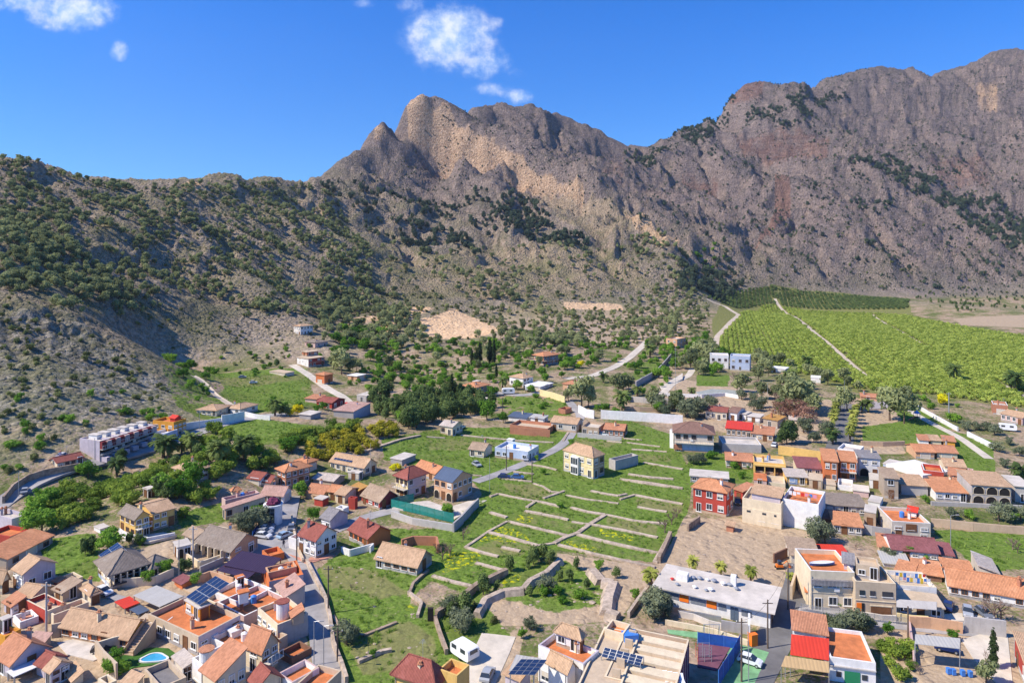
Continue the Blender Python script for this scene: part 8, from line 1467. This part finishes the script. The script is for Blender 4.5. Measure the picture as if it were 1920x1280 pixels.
p = hit(*fp('M5', 765, 665)); root = empty('play_tower', p, 'small dark play tower with slide on the park lawn', 'play tower'); mb = MB(); mb.cbox((0, 0, 1.2), 1.6, 1.6, .15)
for a_ in (-.7, .7):
    for b__ in (-.7, .7): mb.cyl((a_, b__, 0), (a_, b__, 2.6), .08, .08, 6)
mb.build('platform', [POLEW], root); mb = MB(); mb.cyl((0, 0, 2.6), (0, 0, 3.7), 1.3, .05, 4); mb.build('tower_roof', [PLAST['blue']], root); mb = MB(); mb.slab([(-.8, -.4, 1.3), (-.8, .4, 1.3), (-3.2, .4, .2), (-3.2, -.4, .2)], .06); mb.build('slide', [PLAST['red']], root)
# loungers, laundry, planters on the terraces
O, ex, ey, La, Lc, zb, zt, ztop = stv[0]['_g']
for i in range(4):
    p = at_z(*fp('Z4', 285+32*i, 1262+6*i), ztop+.1); root = empty('deck_chair', p, '%s white lounger on the lowest orange terrace' % ['leftmost', 'second', 'third', 'rightmost'][i], 'lounger', 'white loungers on the orange terrace'); mb = MB(); mb.slab([(-.3, -.9, .35), (.3, -.9, .35), (.3, .3, .35), (-.3, .3, .35)], .05); mb.build('seat', [PLAST['white']], root); mb = MB(); mb.slab([(-.3, .3, .35), (.3, .3, .35), (.3, .9, .8), (-.3, .9, .8)], .05); mb.build('backrest', [PLAST['white']], root)
def laundry(lab, V, y, n, dz=.9, x0=.1, x1=.9, x_=None):
    O, ex, ey, La, Lc, zb, zt, ztop = V['_g']; a = O+ex*La*x1+ey*y+Vector((0, 0, ztop)); d = -ex; L_ = La*(x1-x0); root = empty('washing_line', a, lab, 'washing line'); mb = MB()
    for t_ in (0, L_): mb.cyl(a+d*t_, a+d*t_+Vector((0, 0, dz+1.0)), .03, .03, 5)
    mb.cyl(a+Vector((0, 0, dz+.95)), a+d*L_+Vector((0, 0, dz+.95)), .012, .012, 4); mb.build('line', [METAL], root, world=True)
    for i in range(n):
        w_ = L_/n; k = R.choice(['blue', 'white', 'red', 'pink', 'white', 'blue', 'yellow']); h_ = R.uniform(.5, 1.0); mb = MB(); q = a+d*(i*w_+.05)+Vector((0, 0, dz+.95)); mb.slab([q, q+d*w_*.8, q+d*w_*.78+Vector((.04, .06, -h_)), q+Vector((.02, .05, -h_))], .015); mb.build('garment', [PLAST[k]], root, world=True)
rt, vs = find('house with laundry'); laundry('line of blue and white laundry on the white terrace', vs[0], .8, 9); laundry('second line of mixed washing behind the first', vs[0], 2.6, 8)
rt, vs = find('washing and plants'); laundry('washing line with coloured clothes on the tall white house', vs[0], 3.0, 7)
# the walker on the small square
def person(f, x, y, label):
    p = hit(*fp(f, x, y)); me = bpy.data.meshes.new('person')
    J = {'pel': (0, 0, .95, .13), 'bel': (0, 0, 1.12, .125), 'che': (0, 0, 1.36, .15), 'nec': (0, 0, 1.50, .06), 'hd1': (0, .01, 1.60, .085), 'hd2': (0, .01, 1.72, .08), 'ls': (-.19, 0, 1.43, .06), 'le': (-.24, -.05, 1.15, .045), 'lw': (-.23, .08, .92, .035), 'lh': (-.23, .11, .84, .035), 'rs': (.19, 0, 1.43, .06), 're': (.24, .03, 1.15, .045), 'rw': (.23, -.1, .93, .035), 'rh': (.23, -.13, .85, .035),
         'lh1': (-.09, 0, .90, .09), 'lk': (-.10, .16, .50, .06), 'la': (-.10, .10, .09, .045), 'lf': (-.10, .28, .04, .04), 'rh1': (.09, 0, .90, .09), 'rk': (.10, .0, .50, .06), 'ra': (.10, -.28, .13, .045), 'rf': (.10, -.12, .04, .04)}
    E = [('pel', 'bel'), ('bel', 'che'), ('che', 'nec'), ('nec', 'hd1'), ('hd1', 'hd2'), ('che', 'ls'), ('ls', 'le'), ('le', 'lw'), ('lw', 'lh'), ('che', 'rs'), ('rs', 're'), ('re', 'rw'), ('rw', 'rh'), ('pel', 'lh1'), ('lh1', 'lk'), ('lk', 'la'), ('la', 'lf'), ('pel', 'rh1'), ('rh1', 'rk'), ('rk', 'ra'), ('ra', 'rf')]
    ks = list(J); me.from_pydata([J[k][:3] for k in ks], [(ks.index(a), ks.index(b_)) for a, b_ in E], []); o = bpy.data.objects.new('person', me); COL.objects.link(o); o.modifiers.new('skin', 'SKIN'); sv = me.skin_vertices.new() if not me.skin_vertices else me.skin_vertices[0]
    sv = me.skin_vertices[0]
    for i, k in enumerate(ks): sv.data[i].radius = (J[k][3], J[k][3]); sv.data[i].use_root = (k == 'pel')
    o.modifiers.new('sub', 'SUBSURF').levels = 1; me.materials.append(mat('dark_clothes', (.04, .04, .06), .9, .1, .1)); root = o; o.location = (p.x, p.y, p.z+.12); o.rotation_euler = (0, 0, .6); tag(o, label, 'person')
    mb = MB(); mb.cyl((0, 0, 1.62), (0, -.01, 1.78), .10, .07, 10); h_ = mb.build('hair', [mat('dark_hair', (.03, .02, .015), .8, .2, 0)], o)
person('Z2', 422, 472, 'person in dark clothes walking across the small square')
# ---------------------------------------------------------------- air: one closed box of thin haze
mb = MB(); mb.box((-1500, -60, -12), (4200, 0, 0), (0, 2800, 0), (0, 0, 900))
hz = mb.build('haze', [], world=False); hz.name = 'haze'; tag(hz, kind='stuff')
HM = bpy.data.materials.new('haze'); HM.use_nodes = True; HM.node_tree.nodes.clear(); t = NT(HM.node_tree)
pv = t.node('ShaderNodeVolumePrincipled', Density=.00005); pv.inputs['Color'].default_value = (.80, .90, 1, 1); pv.inputs['Anisotropy'].default_value = .2
t.l.new(pv.outputs[0], t.node('ShaderNodeOutputMaterial').inputs['Volume']); hz.data.materials.append(HM)
S.cycles.volume_bounces = 0
